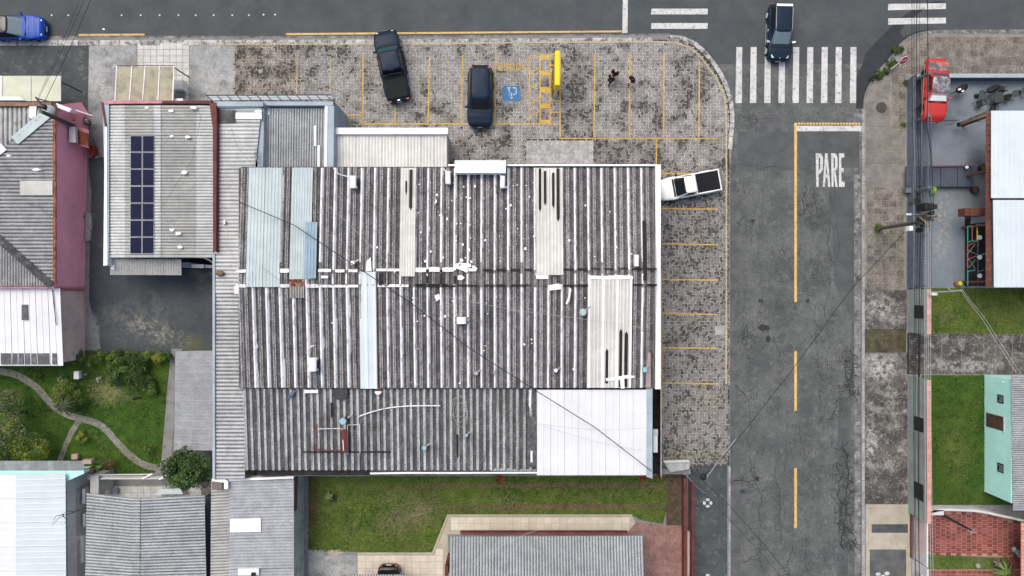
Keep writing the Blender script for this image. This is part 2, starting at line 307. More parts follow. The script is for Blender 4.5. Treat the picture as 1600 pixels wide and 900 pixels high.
M['lblue'] = mat('pale_blue_metal_sheet', (.49, .585, .59), (.44, .53, .54), 1.2, .4, .6, rough=.5, hdark=((.84, .84, .85), 0, .6, .8), speck=.05, streak=((1, .05, 1), 5, .08), layers=[((.28, .32, .34), 1.1, .64, .76, .3)])
M['mblue'] = mat('slate_blue_metal_sheet', (.24, .36, .45), (.29, .41, .49), 1.2, .4, .6, rough=.5, hdark=((.82, .82, .84), 0, .6, .8), speck=.06, layers=[((.13, .18, .24), 1.5, .6, .74, .4)])
M['rust'] = mat('rusty_metal', (.14, .035, .02), (.30, .22, .17), 3.5, .45, .58, rough=.85, speck=.3)
M['whiteroof'] = mat('white_roof_sheet', (.72, .74, .75), (.67, .69, .71), .6, .4, .6, rough=.6, speck=.02, rand=.02, hdark=((.95, .95, .96), 0, .6, .9), layers=[((.60, .61, .62), .8, .66, .8, .25)], big=.03)
M['whiteroof_s'] = mat('bluish_white_roof_sheet', (.66, .725, .745), (.62, .69, .715), .8, .4, .6, rough=.55, speck=.03, hdark=((.86, .88, .9), 0, .5, .9), layers=[((.45, .47, .5), 1.2, .64, .8, .3)], big=.04)
M['white'] = mat('white_paint', (.82, .83, .83), (.77, .78, .78), 2, .4, .6, rough=.6, speck=.03, layers=[((.5, .5, .48), 2.5, .64, .78, .4)])
M['membrane'] = mat('aged_white_sealing', (.72, .745, .75), (.80, .82, .825), 1.6, .4, .6, rough=.8, speck=.15, layers=[((.28, .28, .285), 2.4, .52, .64, .65, (2, .6, 1)), ((.10, .10, .10), 6, .62, .68, .7)])
M['membrane2'] = mat('bright_white_sealing', (.84, .85, .85), (.78, .79, .79), 2, .4, .6, rough=.8, speck=.06)
M['tar'] = mat('black_bitumen', (.010, .010, .011), (.02, .02, .02), 3, .4, .6, rough=.7, speck=.2)
M['bluewall'] = mat('powder_blue_wall', (.30, .37, .42), (.35, .42, .47), .8, .4, .6, rough=.85, layers=[((.16, .19, .22), 1.3, .56, .7, .45), ((.5, .55, .58), 2.1, .62, .72, .4)])
M['greywall'] = mat('grey_rendered_wall', (.40, .41, .40), (.33, .34, .335), .7, .4, .6, rough=.9, layers=[((.10, .10, .095), 1.0, .54, .7, .6)])
M['whitewall'] = mat('white_rendered_wall', (.60, .605, .61), (.52, .53, .535), .7, .4, .6, rough=.88, layers=[((.28, .28, .27), 1.2, .56, .72, .4)])
M['pinkwall'] = mat('pink_wall', (.90, .40, .49), (.86, .37, .46), .6, .35, .65, rough=.85, speck=.04, layers=[((.38, .14, .18), .8, .6, .75, .4)])
M['pinkdeep'] = mat('deep_pink_trim', (.62, .25, .28), (.5, .19, .22), 2, .4, .6, rough=.85)
M['tealwall'] = mat('mint_wall', (.50, .88, .80), (.46, .83, .76), .6, .4, .6, rough=.85, speck=.04, layers=[((.32, .55, .51), .9, .60, .74, .35)])
M['maroon'] = mat('maroon_metal', (.10, .025, .025), (.14, .045, .04), 1.4, .4, .6, rough=.7, speck=.15)
M['brick'] = mat('orange_brick', (.30, .10, .05), (.22, .07, .038), 4, .4, .6, rough=.9, rand=.3, speck=.2)
M['brownwall'] = mat('dark_brown_brick_wall', (.095, .038, .028), (.14, .055, .04), 3, .4, .6, rough=.9, speck=.3, ssc=16, rand=.15)
M['terracotta'] = mat('terracotta_tile', (.30, .11, .06), (.22, .075, .04), 4, .4, .6, rough=.9, rand=.35, layers=[((.5, .4, .3), 5, .6, .7, .5)])
M['pinkcoping'] = mat('salmon_coping_tile', (.62, .30, .24), (.55, .26, .21), 2, .4, .6, rough=.8, rand=.12)
M['sagewall'] = mat('sage_grey_wall', (.27, .32, .30), (.23, .275, .26), .8, .4, .6, rough=.88, speck=.06, layers=[((.16, .18, .17), 1.2, .58, .72, .4)])
M['grille'] = mat('dark_green_grille', (.02, .03, .025), rough=.6)
M['slateblue'] = mat('slate_blue_floor', (.155, .19, .225), (.20, .24, .275), .5, .35, .65, rough=.75, speck=.12,
    spots=[(1470, 350, 22, 75, 0, (.33, .32, .27), .8, 3.5, .5, .6), (1515, 300, 35, 24, 0, (.22, .20, .17), .7, 3, .45, .6), (1525, 262, 22, 30, 0, (.06, .065, .07), .8, .8, .3, .5), (1490, 185, 60, 26, 0, (.10, .12, .14), .7, 1, .35, .6)], layers=[((.085, .10, .115), 1.0, .56, .72, .45), ((.27, .26, .22), 2.5, .60, .72, .45)])
M['slateblue_d'] = mat('dark_blue_gate', (.055, .072, .10), (.075, .095, .125), .9, .4, .6, rough=.6, speck=.06)
M['bluefence'] = mat('blue_grey_fence_paint', (.10, .125, .15), (.13, .16, .19), 2, .4, .6, rough=.6)
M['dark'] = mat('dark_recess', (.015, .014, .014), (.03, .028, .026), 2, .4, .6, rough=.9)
M['darkmetal'] = mat('dark_metal', (.03, .032, .034), rough=.5, metal=.3, speck=.1)
M['steel'] = mat('galvanised_steel', (.36, .38, .40), (.30, .32, .34), 3, .4, .6, rough=.5, metal=.5)
M['wood'] = mat('weathered_wood', (.15, .105, .07), (.10, .07, .05), 3, .4, .6, rough=.9, streak=((.3, 3, 1), 9, .2))
M['trunk'] = mat('tree_bark', (.10, .085, .065), (.15, .13, .10), 6, .4, .6, rough=.95)
M['alu'] = mat('dull_aluminium', (.42, .44, .47), rough=.5, speck=.03, big=0)
M['leaf'] = mat('leaf', (1, 1, 1), rough=.6, vcol=True, speck=0, big=0, spec=.35)
M['cable'] = mat('black_cable', (.012, .012, .013), rough=.6, speck=0, big=0)
M['cable_l'] = mat('bare_aluminium_wire', (.42, .42, .41), rough=.5, speck=0, big=0)
M['path'] = mat('mossy_garden_path', (.24, .235, .21), (.17, .165, .145), 2, .4, .6, rough=.95, speck=.25, layers=[((.11, .11, .075), 2.5, .56, .7, .5)])
M['pathpink'] = mat('worn_pink_concrete', (.36, .26, .225), (.43, .31, .27), .9, .4, .6, rough=.9, layers=[((.15, .12, .10), 1.5, .56, .7, .5)])
M['greytile'] = mat('grey_glazed_roof_tile', (.17, .20, .22), (.22, .25, .27), 2, .4, .6, rough=.75, rand=.15)
M['panel_blue'] = mat('photovoltaic_cells', (.006, .008, .030), (.009, .012, .042), 5, .4, .6, rough=.55, speck=0, big=0, spec=.12)
M['flower'] = mat('petal', (1, 1, 1), rough=.8, vcol=True, speck=0, big=0)
M['plastic_t'] = mat('teal_plastic', (.25, .45, .50), rough=.5, speck=.05)
M['red_paint'] = mat('sign_red', (.55, .03, .035), rough=.5, speck=.03, big=0)
M['sign_yellow'] = mat('sign_yellow', (.80, .62, .01), (.74, .56, .01), 2, .4, .6, rough=.5, speck=.02, big=0)

# ------------------------------------------------------------------ ground, roads, pavements
def rect(a, b, c, d): return [(a, b), (c, b), (c, d), (a, d)]
g = MB(); g.add([(-400, -400, -.06), (400, -400, -.06), (400, 400, -.06), (-400, 400, -.06)], [(0, 1, 2, 3)]); struct('ground', g, M['concrete_g'])
struct('road', MB().sheet(rect(-1800, -160, 3400, 100), 0), M['asphalt'])
struct('side_street', MB().sheet([(1120, 100), (1370, 100), (1370, 3000), (1120, 3000)], .001), M['asphalt_old'])
struct('far_pavement', MB().prism(rect(-1800, -1500, 3400, -160), -.05, .12), M['slab'])
def curve(ctrl, n=6):
    """Catmull-Rom through photo points"""
    out = []; c = [ctrl[0]] + list(ctrl) + [ctrl[-1]]
    for i in range(1, len(c) - 2):
        for k in range(n):
            t = k / n; a, b, d, e = c[i - 1], c[i], c[i + 1], c[i + 2]
            out.append(tuple(.5 * (2 * b[j] + (d[j] - a[j]) * t + (2 * a[j] - 5 * b[j] + 4 * d[j] - e[j]) * t * t + (-a[j] + 3 * b[j] - 3 * d[j] + e[j]) * t ** 3) for j in (0, 1)))
    out.append(tuple(ctrl[-1])); return out
CW = curve([(1046, 55), (1062, 56), (1080, 62), (1097, 74), (1113, 92), (1127, 112), (1138, 135), (1144, 155), (1147, 180), (1146, 205), (1143, 235)])
west = [(-1800, 61), (600, 59), (980, 55)] + CW + [(1141, 300), (1141, 900), (1141, 2600), (-1800, 2600)]
struct('pavement', MB().prism(west, -.05, .10), M['concrete_g'])
CE = curve([(1470, 47), (1446, 49), (1425, 55), (1408, 67), (1396, 84), (1376, 106), (1362, 126), (1352, 146), (1349, 165)])
east = [(3400, 46), (1600, 46)] + CE + [(1346, 300), (1346, 2600), (3400, 2600)]
struct('east_pavement', MB().prism(east, -.05, .10), M['concrete_g'])
# kerb stones along the bay and round both corners, a part of their kerb each
def kerb(name, pts, inner, ln, m, z=.125, gap=.03):
    L_ = [P(*p) for p in pts]; seg = [0]
    for i in range(1, len(L_)): seg.append(seg[-1] + (L_[i] - L_[i - 1]).length)
    def at(d):
        d = min(max(d, 0), seg[-1] - 1e-6); i = max(j for j in range(len(seg)) if seg[j] <= d); i = min(i, len(L_) - 2)
        return L_[i].lerp(L_[i + 1], (d - seg[i]) / (seg[i + 1] - seg[i])), (L_[i + 1] - L_[i]).normalized()
    root = bpy.data.objects.new(name, None); COL.objects.link(root); root.location = L_[len(L_) // 2]; root['kind'] = 'structure'
    n = int(seg[-1] / ln)
    for i in range(n):
        a, da = at(i * ln + gap); b, db = at((i + 1) * ln - gap); na = Vector((-da.y, da.x, 0)) * inner; nb = Vector((-db.y, db.x, 0)) * inner
        zz = z + random.uniform(-.008, .008); q = [a, b, b + nb, a + na]
        if (q[1] - q[0]).cross(q[2] - q[0]).z < 0: q.reverse()
        part('kerb_stone', MB().hexa([(p.x, p.y, -.04) for p in q], [(p.x, p.y, zz) for p in q]), m, root, bevel=.012)
kerb('kerb', [(-420, 64), (300, 63.4), (600, 62.4), (980, 59.5), (1046, 58.8)], -.42, 1.6, M['kerb'])
kerb('kerb', CW, -.34, 1.05, M['kerb'])
kerb('kerb', [(1142, 240), (1140, 330), (1140, 560), (1140, 725)], -.14, 1.3, M['gutter'], .115)
kerb('kerb', [(1141, 728), (1141, 1100)], -.16, 1.0, M['concrete'], .125)
kerb('kerb', [(2000, 47), (1480, 47)], .30, 1.0, M['gutter'], .115)
kerb('kerb', [(1475, 47.5)] + CE[1:], .24, .8, M['gutter'], .115)
kerb('kerb', [(1346, 170), (1346, 300), (1346, 1100)], .20, 1.0, M['concrete'], .125)
# gutter strip at the foot of the kerb
struct('gutter', MB().sheet([(-1800, 57), (600, 56), (980, 53), (1046, 52), (1046, 60), (980, 60), (-1800, 65)], .004), M['gutter'])
struct('gutter', MB().sheet([(1334, 170), (1347, 170), (1347, 1400), (1336, 1400), (1335, 600)], .0055), M['gutter'])
struct('gutter', MB().sheet([(1140, 262), (1150, 262), (1151, 300), (1158, 340), (1154, 380), (1161, 420), (1150, 455), (1147, 500), (1153, 540), (1149, 590), (1157, 640), (1152, 690), (1158, 745), (1166, 760), (1165, 810), (1158, 850), (1154, 1400), (1140, 1400)], .0055), M['asphalt_light'])

def blob(cx, cy, rx, ry, n=18, rough=.25, rot=0, seed=0):
    out = []
    for k in range(n):
        a = 2 * math.pi * k / n; r = 1 + rough * noise.noise(Vector((cx * .1 + math.cos(a) * 1.7, cy * .1 + math.sin(a) * 1.7, seed)))*2
        x, y = rx * r * math.cos(a), ry * r * math.sin(a); out.append((cx + x * math.cos(rot) - y * math.sin(rot), cy + x * math.sin(rot) + y * math.cos(rot)))
    return out
_pz = [.0045]
def nextz(): _pz[0] += .0003; return _pz[0]
z0 = .0045
struct('wet_patch', MB().sheet([(1470, 46.5), (1448, 51), (1428, 57), (1411, 70), (1399, 87), (1376, 108), (1360, 130), (1352, 150), (1347, 172), (1347, 260), (1343, 262), (1342, 215), (1345, 200), (1336, 180), (1338, 160), (1338, 120), (1348, 100), (1352, 84), (1368, 66), (1382, 52), (1398, 36), (1412, 24), (1430, 14), (1458, 2), (1478, 1), (1462, 6), (1442, 16), (1420, 32), (1406, 50), (1412, 58), (1430, 50), (1448, 46)], z0), M['wet'])
struct('road_patch', MB().sheet([(1297, 288), (1340, 282), (1342, 560), (1330, 640), (1321, 900), (1320, 1000), (1318, 760), (1326, 620), (1331, 500), (1303, 440), (1301, 360), (1294, 320)], nextz()), M['asphalt_patch'])
struct('road_patch', MB().sheet(rect(1180, 179, 1236, 215), nextz()), M['asphalt_light'])
struct('road_patch', MB().sheet(rect(1153, 206, 1240, 266), nextz()), M['asphalt_patch'])
struct('road_patch', MB().sheet(rect(1247, 206, 1343, 262), nextz()), M['asphalt_patch'])
struct('road_patch', MB().sheet([(1229, 640), (1233, 642), (1231, 700), (1226, 770), (1222, 850), (1218, 850), (1222, 770), (1226, 700)], nextz()), M['asphalt_light'])
struct('road_patch', MB().sheet(rect(1310, 620, 1325, 900), .0042), M['asphalt_patch'])
for i, b_ in enumerate([(1270, 724, 6, 8), (1291, 736, 6, 6), (1268, 760, 4, 9), (1260, 773, 6, 7), (1232, 826, 8, 7), (1165, 768, 12, 5), (1268, 867, 6, 5), (1222, 527, 7, 7), (1258, 646, 6, 8), (1193, 560, 9, 12)]):
    struct('road_patch', MB().sheet(blob(*b_, seed=i), nextz()), M['asphalt_patch'])

# painted markings
def mark(name, pts, m, z=.0125): return struct(name, MB().sheet(pts, z), m)
mark('yellow_line', [(123, 53), (226, 52.4), (226, 55.4), (123, 56)], M['yellow_p'])
mark('yellow_line', [(447, 51.8), (972, 47.6), (972, 50.4), (447, 54.8)], M['yellow_p'])
mark('stop_line', [(973.5, -40), (981.5, -40), (980.5, 51.5), (972.5, 51.5)], M['white_p'])
for y in (-55, -32, -9.5, 13.5, 36): mark('crossing_stripe', [(1018, y), (1106, y), (1105.5, y + 9), (1017, y + 9)], M['white_p'])
for y in (-40, -17, 6, 28.5): mark('crossing_stripe', [(1388, y), (1478, y - 1), (1478, y + 8), (1387.5, y + 10)], M['white_p'])
for x in (1150.5, 1173, 1195.2, 1217.5, 1239.5, 1261.5, 1284, 1306, 1329): mark('crossing_stripe', [(x, 73.5), (x + 9.3, 73.5), (x + 8.6, 161), (x - 1.3, 161)], M['white_p'])
mark('stop_line', [(1241, 196.5), (1346, 196.5), (1346, 205), (1241, 205)], M['white_p'])
dots = MB()
for k in range(21): x = 1249 + k * 4.6; dots.cyl(P(x, 193.4).x, P(x, 193.4).y, .002, .03, .11, 8)
root = bpy.data.objects.new('rumble_strip', None); COL.objects.link(root); root.location = P(1293, 193.4); root['kind'] = 'structure'
for k in range(21): x = 1248 + k * 4.7; p = P(x, 193.4); part('rumble_stud', MB().cyl(p.x, p.y, .002, .03, .105, 8), M['yellow_p'], root)
mark('centre_line', rect(1241, 192, 1245.3, 472), M['yellow_p'], .0145)
for a, b in ((548.5, 642), (731.5, 825), (914, 1007)): mark('centre_line', rect(1241, a, 1245.3, b), M['yellow_p'])
mark('faint_line', [(1240, 826), (1240, 880), (1236, 880), (1234, 840)], M['asphalt_light'], .010)
# the word PARE
lt = bpy.data.objects.new('stop_lettering', None); COL.objects.link(lt); lt.location = P(1297, 266); lt['kind'] = 'structure'
def letter(polys):
    mb = MB()
    for p in polys: mb.sheet(p, .0125)
    part('letter', mb, M['white_p'], lt)
letter([[(1274.5, 239.5), (1279, 239.5), (1279, 292), (1275.5, 292)], [(1279, 239.5), (1283, 240), (1286, 246), (1286, 264), (1283, 270), (1279, 272), (1279, 266), (1281.5, 263), (1281.5, 247), (1279, 245.5)]])
letter([[(1285.5, 292), (1289.2, 239.5), (1293, 239.5), (1291, 256), (1289, 292)], [(1293, 239.5), (1297.3, 292), (1293.8, 292), (1291, 256)], [(1289.6, 272), (1292.6, 272), (1292.9, 277.5), (1289.3, 277.5)]])
letter([[(1298.6, 239.5), (1302.4, 239.5), (1302.4, 292), (1299.4, 292)], [(1302.4, 239.5), (1306, 240), (1308.6, 246), (1308.6, 262), (1306, 267), (1302.4, 269), (1302.4, 263.5), (1304.6, 261), (1304.6, 247.5), (1302.4, 245)], [(1302.4, 267.4), (1305.4, 266.2), (1308.8, 292), (1305.4, 292)]])
letter([[(1310.8, 239.5), (1314.6, 239.5), (1314.6, 292), (1310.8, 292)], [(1314.6, 239.5), (1319.2, 239.5), (1319.2, 246), (1314.6, 246)], [(1314.6, 262.5), (1318.2, 262.5), (1318.2, 269.5), (1314.6, 269.5)], [(1314.6, 283.5), (1319.8, 283.5), (1319.8, 292), (1314.6, 292)]])

# cracks that run through the worn asphalt of the side street
def crack(mb, x, y, dx, dy, n, w=.9, step=4.2, wob=.75, br=.0, dep=0):
    pts = [(x, y)]; a = math.atan2(dy, dx)
    a0 = a
    for _ in range(n):
        a = a0 + random.uniform(-wob, wob); s = step * random.uniform(.5, 1.3); x += s * math.cos(a); y += s * math.sin(a); pts.append((x, y))
        if dep < 2 and random.random() < br: crack(mb, x, y, math.cos(a0 + random.choice((-1.4, 1.4))), math.sin(a0 + random.choice((-1.4, 1.4))), random.randint(2, 5), w * .75, step * .8, .8, br * .4, dep + 1)
    L1 = []; L2 = []; z = .0105 + random.uniform(0, .0012)
    for i, p in enumerate(pts):
        q0 = pts[max(0, i - 1)]; q1 = pts[min(len(pts) - 1, i + 1)]; l = math.hypot(q1[0] - q0[0], q1[1] - q0[1]) + 1e-6; ww = 1.2 * w * random.uniform(.4, 1.5) * (.3 if i in (0, len(pts) - 1) else 1) * .5
        nx, ny = -(q1[1] - q0[1]) / l * ww, (q1[0] - q0[0]) / l * ww; L1.append(P(p[0] + nx, p[1] + ny, z)); L2.append(P(p[0] - nx, p[1] - ny, z))
    m_ = len(pts); mb.add(L1 + L2, [(i, i + 1, m_ + i + 1, m_ + i) for i in range(m_ - 1)])
def ring_crack(mb, cx, cy, rx, ry, w):
    pts = blob(cx, cy, rx, ry, 11, .3, seed=cx); z = .0118
    for i in range(len(pts)):
        if random.random() < .12: continue
        p, q = pts[i], pts[(i + 1) % len(pts)]; l = math.hypot(q[0] - p[0], q[1] - p[1]) + 1e-6; ww = w * random.uniform(.4, 1.3) * .5; nx, ny = -(q[1] - p[1]) / l * ww, (q[0] - p[0]) / l * ww
        mb.add([P(p[0] + nx, p[1] + ny, z), P(q[0] + nx, q[1] + ny, z), P(q[0] - nx, q[1] - ny, z), P(p[0] - nx, p[1] - ny, z)], [(0, 1, 2, 3)])
mb = MB()
for (x, y, n, w, br) in ((1263, 292, 14, .9, .8), (1272, 296, 13, .8, .8), (1267, 400, 10, .7, .6), (1330, 545, 22, 1.3, .8), (1324, 560, 16, 1.2, .8), (1307, 622, 10, .9, .4), (1316, 690, 52, 1.4, .75), (1309, 720, 40, 1.2, .7), (1321, 700, 46, 1.0, .5), (1304, 290, 40, .5, .1), (1298, 300, 90, .45, .12), (1236, 850, 14, .9, .3), (1275, 480, 50, .5, .2), (1200, 500, 30, .5, .3), (1170, 640, 55, .6, .35), (1160, 420, 30, .5, .3), (1215, 700, 40, .5, .3), (1185, 300, 24, .4, .2), (1290, 560, 30, .45, .3), (1250, 660, 24, .5, .3), (1195, 800, 26, .6, .4), (1260, 840, 16, .5, .3)):
    crack(mb, x, y, .02, 1, n, w, br=br)
for (x, y, dx, dy, n, w) in ((1145, 262, 1, .02, 22, .5), (1178, 178, 0, 1, 9, .6), (1144, 180, 1, 0, 20, .5), (1152, 752, 1, -.1, 12, 1.0), (1142, 754, 1, .1, 5, 1.4), (1155, 520, 1, .3, 9, .8), (1246, 265, 1, 0, 20, .5), (1150, 345, 1, .4, 9, .7), (1300, 436, -1, .1, 8, .5), (1158, 880, 1, -.6, 10, .7), (1150, 600, .6, 1, 12, .8)): crack(mb, x, y, dx, dy, n, w, br=.3)
for _ in range(46):
    c_ = random.choice(((1315, 600, 8, 60), (1313, 760, 9, 70), (1317, 860, 8, 50), (1267, 345, 8, 30), (1230, 660, 60, 150), (1180, 560, 30, 60), (1195, 480, 40, 90))); ring_crack(mb, c_[0] + random.gauss(0, c_[2] * .6), c_[1] + random.uniform(-c_[3], c_[3]), random.uniform(2.5, 6), random.uniform(3, 9), random.uniform(.45, .9))
struct('asphalt_cracks', mb, mat('crack_tar', (.018, .019, .02), (.040, .042, .043), 3, rough=.9, speck=.1, big=0))
for k, q in enumerate(((1194, 512, 9, 5), (1189, 470, 4, 3), (1161, 768, 4, 3), (1183, 748, 3, 4), (1200, 530, 4, 6), (1176, 345, 4, 3), (1262, 470, 3, 3))): struct('oil_spot', MB().sheet(blob(*q, seed=k + 4), .0095), M['wet'])
mb = MB()
for (x, y, s) in ((1078, 36, 1.2), (1090, 30, .9), (342, 40, 1.6), (334, 39, 1), (308, 40, .8), (267, 36, 1.4), (94, 42, 1.5), (88, 46, 1.2), (107, 45, 1.1), (425, 45, 1.2), (402, 46, .9), (564, 39, 1), (491, 33, .8), (875, 31, 1.4), (752, 27, .7), (382, 42, .9), (304, 53, .9), (961, 37, .8), (709, 35, .8)): mb.sheet(blob(x, y, s, s * .8, 8, .3, seed=x), .011)
struct('oil_spots', mb, M['wet'])

# ---- west block surfaces
Z1 = .108
def sheet(name, pts, m, z=Z1): return struct(name, MB().sheet(pts, z), m)
sheet('asphalt_forecourt', [(-900, 68), (139, 67), (137, 172), (132, 260), (-900, 260)], M['tarmac'])
sheet('concrete_apron', [(139, 67), (215, 67), (215, 160), (172, 160), (166, 250), (134, 250), (138, 172)], M['concrete'])
sheet('concrete_apron', rect(297, 67, 367, 160), M['concrete'], .109)
sheet('paving_joint', rect(214, 67, 298, 160), M['joint'], .1085)
root = struct('white_tile_apron', MB().sheet(rect(215.5, 67.5, 297, 158), .112), M['joint'])
def tiles(root, xs, ys, w, h, m, z, name='tile', gap=.5, poly=None, off=0, th=.012, jit=.003):
    """floor tiles on a photo-pixel grid, each its own object, equal ones sharing a mesh"""
    me = None; k = 1 / S; ro = org(root)
    for iy, y in enumerate(ys):
        for ix, x in enumerate(xs):
            yy = y + (off if ix % 2 else 0)
            if poly and not (pip(x + 1.5, yy + 1.5, poly) and pip(x + w - 1.5, yy + h - 1.5, poly)and pip(x + w - 1.5, yy + 1.5, poly) and pip(x + 1.5, yy + h - 1.5, poly)): continue
            p = P(x + w / 2, yy + h / 2)
            if me is None:
                a, b = (w - gap) * k / 2, (h - gap) * k / 2
                mb = MB(); mb.box(-a, a, -b, b, 0, th); o = mesh_obj(name, mb, m, None); me = o.data
            else: o = bpy.data.objects.new(name, me); COL.objects.link(o)
            o.parent = root; o.location = (p.x - ro.x, p.y - ro.y, z - ro.z + random.uniform(0, jit)); o.rotation_euler.z = random.uniform(-.008, .008)
tiles(root, [216 + i * 10.1 for i in range(8)], [68 + j * 10.1 for j in range(9)], 10.1, 10.1, M['whitetile'], .113, gap=.7)
sheet('dirt_edge', [(132, 250), (146, 215), (160, 246), (152, 280), (148, 330), (145, 400), (141, 460), (150, 500), (158, 520), (152, 548), (132, 548)], M['concrete_g'], .109)
sheet('asphalt_yard', [(138, 247), (166, 245), (333, 380), (333, 552), (158, 551), (155, 530), (148, 505), (139, 470), (140, 400), (141, 340), (143, 300), (139, 270)], M['yard_tarmac'], .113)
sheet('pink_path', [(92, 448), (134, 448), (133, 542), (92, 546)], M['pathpink'], .113)
# herringbone block paving: tens of thousands of blocks, joined
topl = [(367, 67), (1046, 64.5)] + [(x - 8, y + 6) for x, y in CW] + [(1134, 262), (367, 262)]
rightl = [(1031, 255), (1137, 255), (1137, 726), (1031, 726)]
skip = [rect(405, 172, 520, 265), rect(514, 212, 700, 265), rect(822, 219, 927, 263), rect(333, 172, 410, 265)]
sheet('paver_bed', [(367, 66)] + [(1046, 62)] + [(x - 4, y + 3) for x, y in CW] + [(1140, 262), (1140, 727), (1031, 727), (1031, 264), (367, 264)], M['pjoint'], .112)
def pavers():
    a = .118; vs = []; fs = []; cs = []
    x0, y0, x1, y1 = P(360, 0).x, P(0, 730).y, P(1152, 0).x, P(0, 62).y
    nx = int((x1 - x0) / a) + 2; ny = int((y1 - y0) / a) + 2; g_ = .0165
    for i in range(nx):
        for j in range(ny):
            k = (i - j) % 4
            if k not in (0, 3): continue
            w, h = (2, 1) if k == 0 else (1, 2); X, Y = x0 + i * a, y0 + j * a; cx, cy = X + w * a / 2, Y + h * a / 2
            px, py = cx * S + 800, 450 - cy * S
            if not (pip(px, py, topl) if py < 258 else pip(px, py, rightl)): continue
            if any(pip(px, py, s_) for s_ in skip): continue
            z = .126 + rng.uniform(-.004, .004); n = len(vs); xa, xb, ya, yb = X + g_, X + w * a - g_, Y + g_, Y + h * a - g_
            vs += [(xa, ya, z), (xb, ya, z), (xb, yb, z), (xa, yb, z), (xa - .004, ya - .004, .112), (xb + .004, ya - .004, .112), (xb + .004, yb + .004, .112), (xa - .004, yb + .004, .112)]
            fs += [(n, n + 1, n + 2, n + 3), (n, n + 4, n + 5, n + 1), (n + 1, n + 5, n + 6, n + 2), (n + 2, n + 6, n + 7, n + 3), (n + 3, n + 7, n + 4, n)]
            b1 = noise.fractal(Vector((cx * .32, cy * .32, 1)), 1, 2, 4); b2 = noise.fractal(Vector((cx * 1.1, cy * 1.1, 5)), 1, 2, 4)
            for sx, sy, sr, sa in ((478 + 0, 95, 26, .5), (905, 150, 28, .35), (920, 185, 18, .3), (1070, 150, 26, .35), (1060, 180, 22, .3), (385, 120, 60, .25), (1080, 350, 40, .3), (1090, 300, 30, .35), (1085, 395, 34, .2), (1045, 240, 40, .15), (950, 240, 60, .3), (630, 90, 20, .25), (690, 175, 26, .2), (780, 225, 40, .25), (650, 110, 22, -.4), (600, 160, 30, -.35), (905, 200, 22, -.4), (1000, 190, 26, -.35), (545, 130, 22, -.3), (720, 110, 25, -.3), (1095, 640, 26, -.35)): b1 += sa * math.exp(-((px - sx) / sr) ** 2 - ((py - sy) / sr) ** 2) * 1.3
            dark = max(0, min(1, .30 + b1 * .55 + b2 * .75 + (.18 if px < 470 else 0) + (.25 if 830 < px < 1031 and py > 218 else 0)))
            if py > 258: dark = min(1, .42 + dark * .45)
            v = .43 * (1 - dark) + .21 * dark; v *= rng.uniform(.74, 1.24)
            if rng.random() < .02 + max(0, dark - .32) * .8: v *= rng.uniform(.25, .6)
            br = (1.0, .99, .955) if dark < .5 else (1.0, .98, .93)
            if px < 470: br = (1.05, .97, .86)
            m_ = max(0, noise.noise(Vector((cx * .5, cy * .5, 9)))) * (.30 if py > 560 else .15)
            cs += [(v * br[0], v * (br[1]+ .03 * m_), v * br[2] * (1 - .5 * m_), 1)] * 8
    me = bpy.data.meshes.new('block_paving'); me.from_pydata(vs, [], fs); me.update()
    at_ = me.color_attributes.new('Col', 'FLOAT_COLOR', 'POINT'); at_.data.foreach_set('color', np.array(cs, 'f').ravel())
    me.materials.append(M['paver']); o = bpy.data.objects.new('block_paving', me); COL.objects.link(o); o['kind'] = 'stuff'
pavers()
M['mosaic'] = mat('pale_mosaic_tile', (.36, .37, .36), (.31, .32, .31), 3, .45, .55, rough=.85, rand=.13, speck=.25, ssc=9)
root = struct('mosaic_apron', MB().sheet(rect(822, 219.5, 927, 262), .116), M['joint'])
tiles(root, [822.5 + i * 7.45 for i in range(14)], [220 + j * 7.2 for j in range(6)], 7.45, 7.2, M['mosaic'], .118, gap=.25)
# parking bays
ZP = .1345
def line(x0_, y0_, x1_, y1_, w=1.9, m='yellow_l', name='bay_line'):
    d = math.hypot(x1_ - x0_, y1_ - y0_); nx, ny = -(y1_ - y0_) / d * w / 2, (x1_ - x0_) / d * w / 2
    return struct(name, MB().sheet([(x0_ + nx, y0_ + ny), (x1_ + nx, y1_ + ny), (x1_ - nx, y1_ - ny), (x0_ - nx, y0_ - ny)], ZP), M[m])
for x, a, b, dx in ((464.5, 85, 147, -1), (516.5, 88, 147, -1.5), (567.5, 87, 192, -1.5), (618, 88, 192, -1), (671, 87, 192, -2), (722.5, 86, 192, -1.5), (774.5, 82, 192, -1.5), (929.5, 84, 214, -1.5), (984.5, 83, 214, -1), (1037.5, 83, 214, -1), (1093, 96, 214, -1)):
    line(x, a, x + dx, b, 2.1 if x > 520 else 1.7, 'yellow_l' if x > 520 else 'yellow_f')
line(566, 193.3, 874, 193.3); line(540, 180, 565, 180); line(873.5, 216.3, 1122, 216.3); line(1025.5, 218, 1025.5, 258, 2.2)
for y in (271, 326, 381.5, 437, 490.5, 543.5, 599): line(1034, y - .5, 1121 if y < 600 else 1126, y + .8, 2)
line(1034, 420, 1034, 664, 1.6); 
bl = curve([(330, 69), (600, 68.5), (980, 65), (1048, 66.5), (1066, 70), (1084, 79), (1098, 93), (1108, 107), (1118, 121), (1127, 137), (1132, 152), (1134.5, 175), (1135, 205), (1135, 240), (1135, 330), (1135, 470), (1134.5, 600)], 3)
for i in range(len(bl) - 1): line(*bl[i], *bl[i + 1], 2.2 if i > 9 else 1.9, 'yellow_f', 'bay_border')
for x in (827, 844, 859.5, 875.2): line(x, 84 if x > 830 else 88, x, 192 if x < 874 else 215, 1.9)
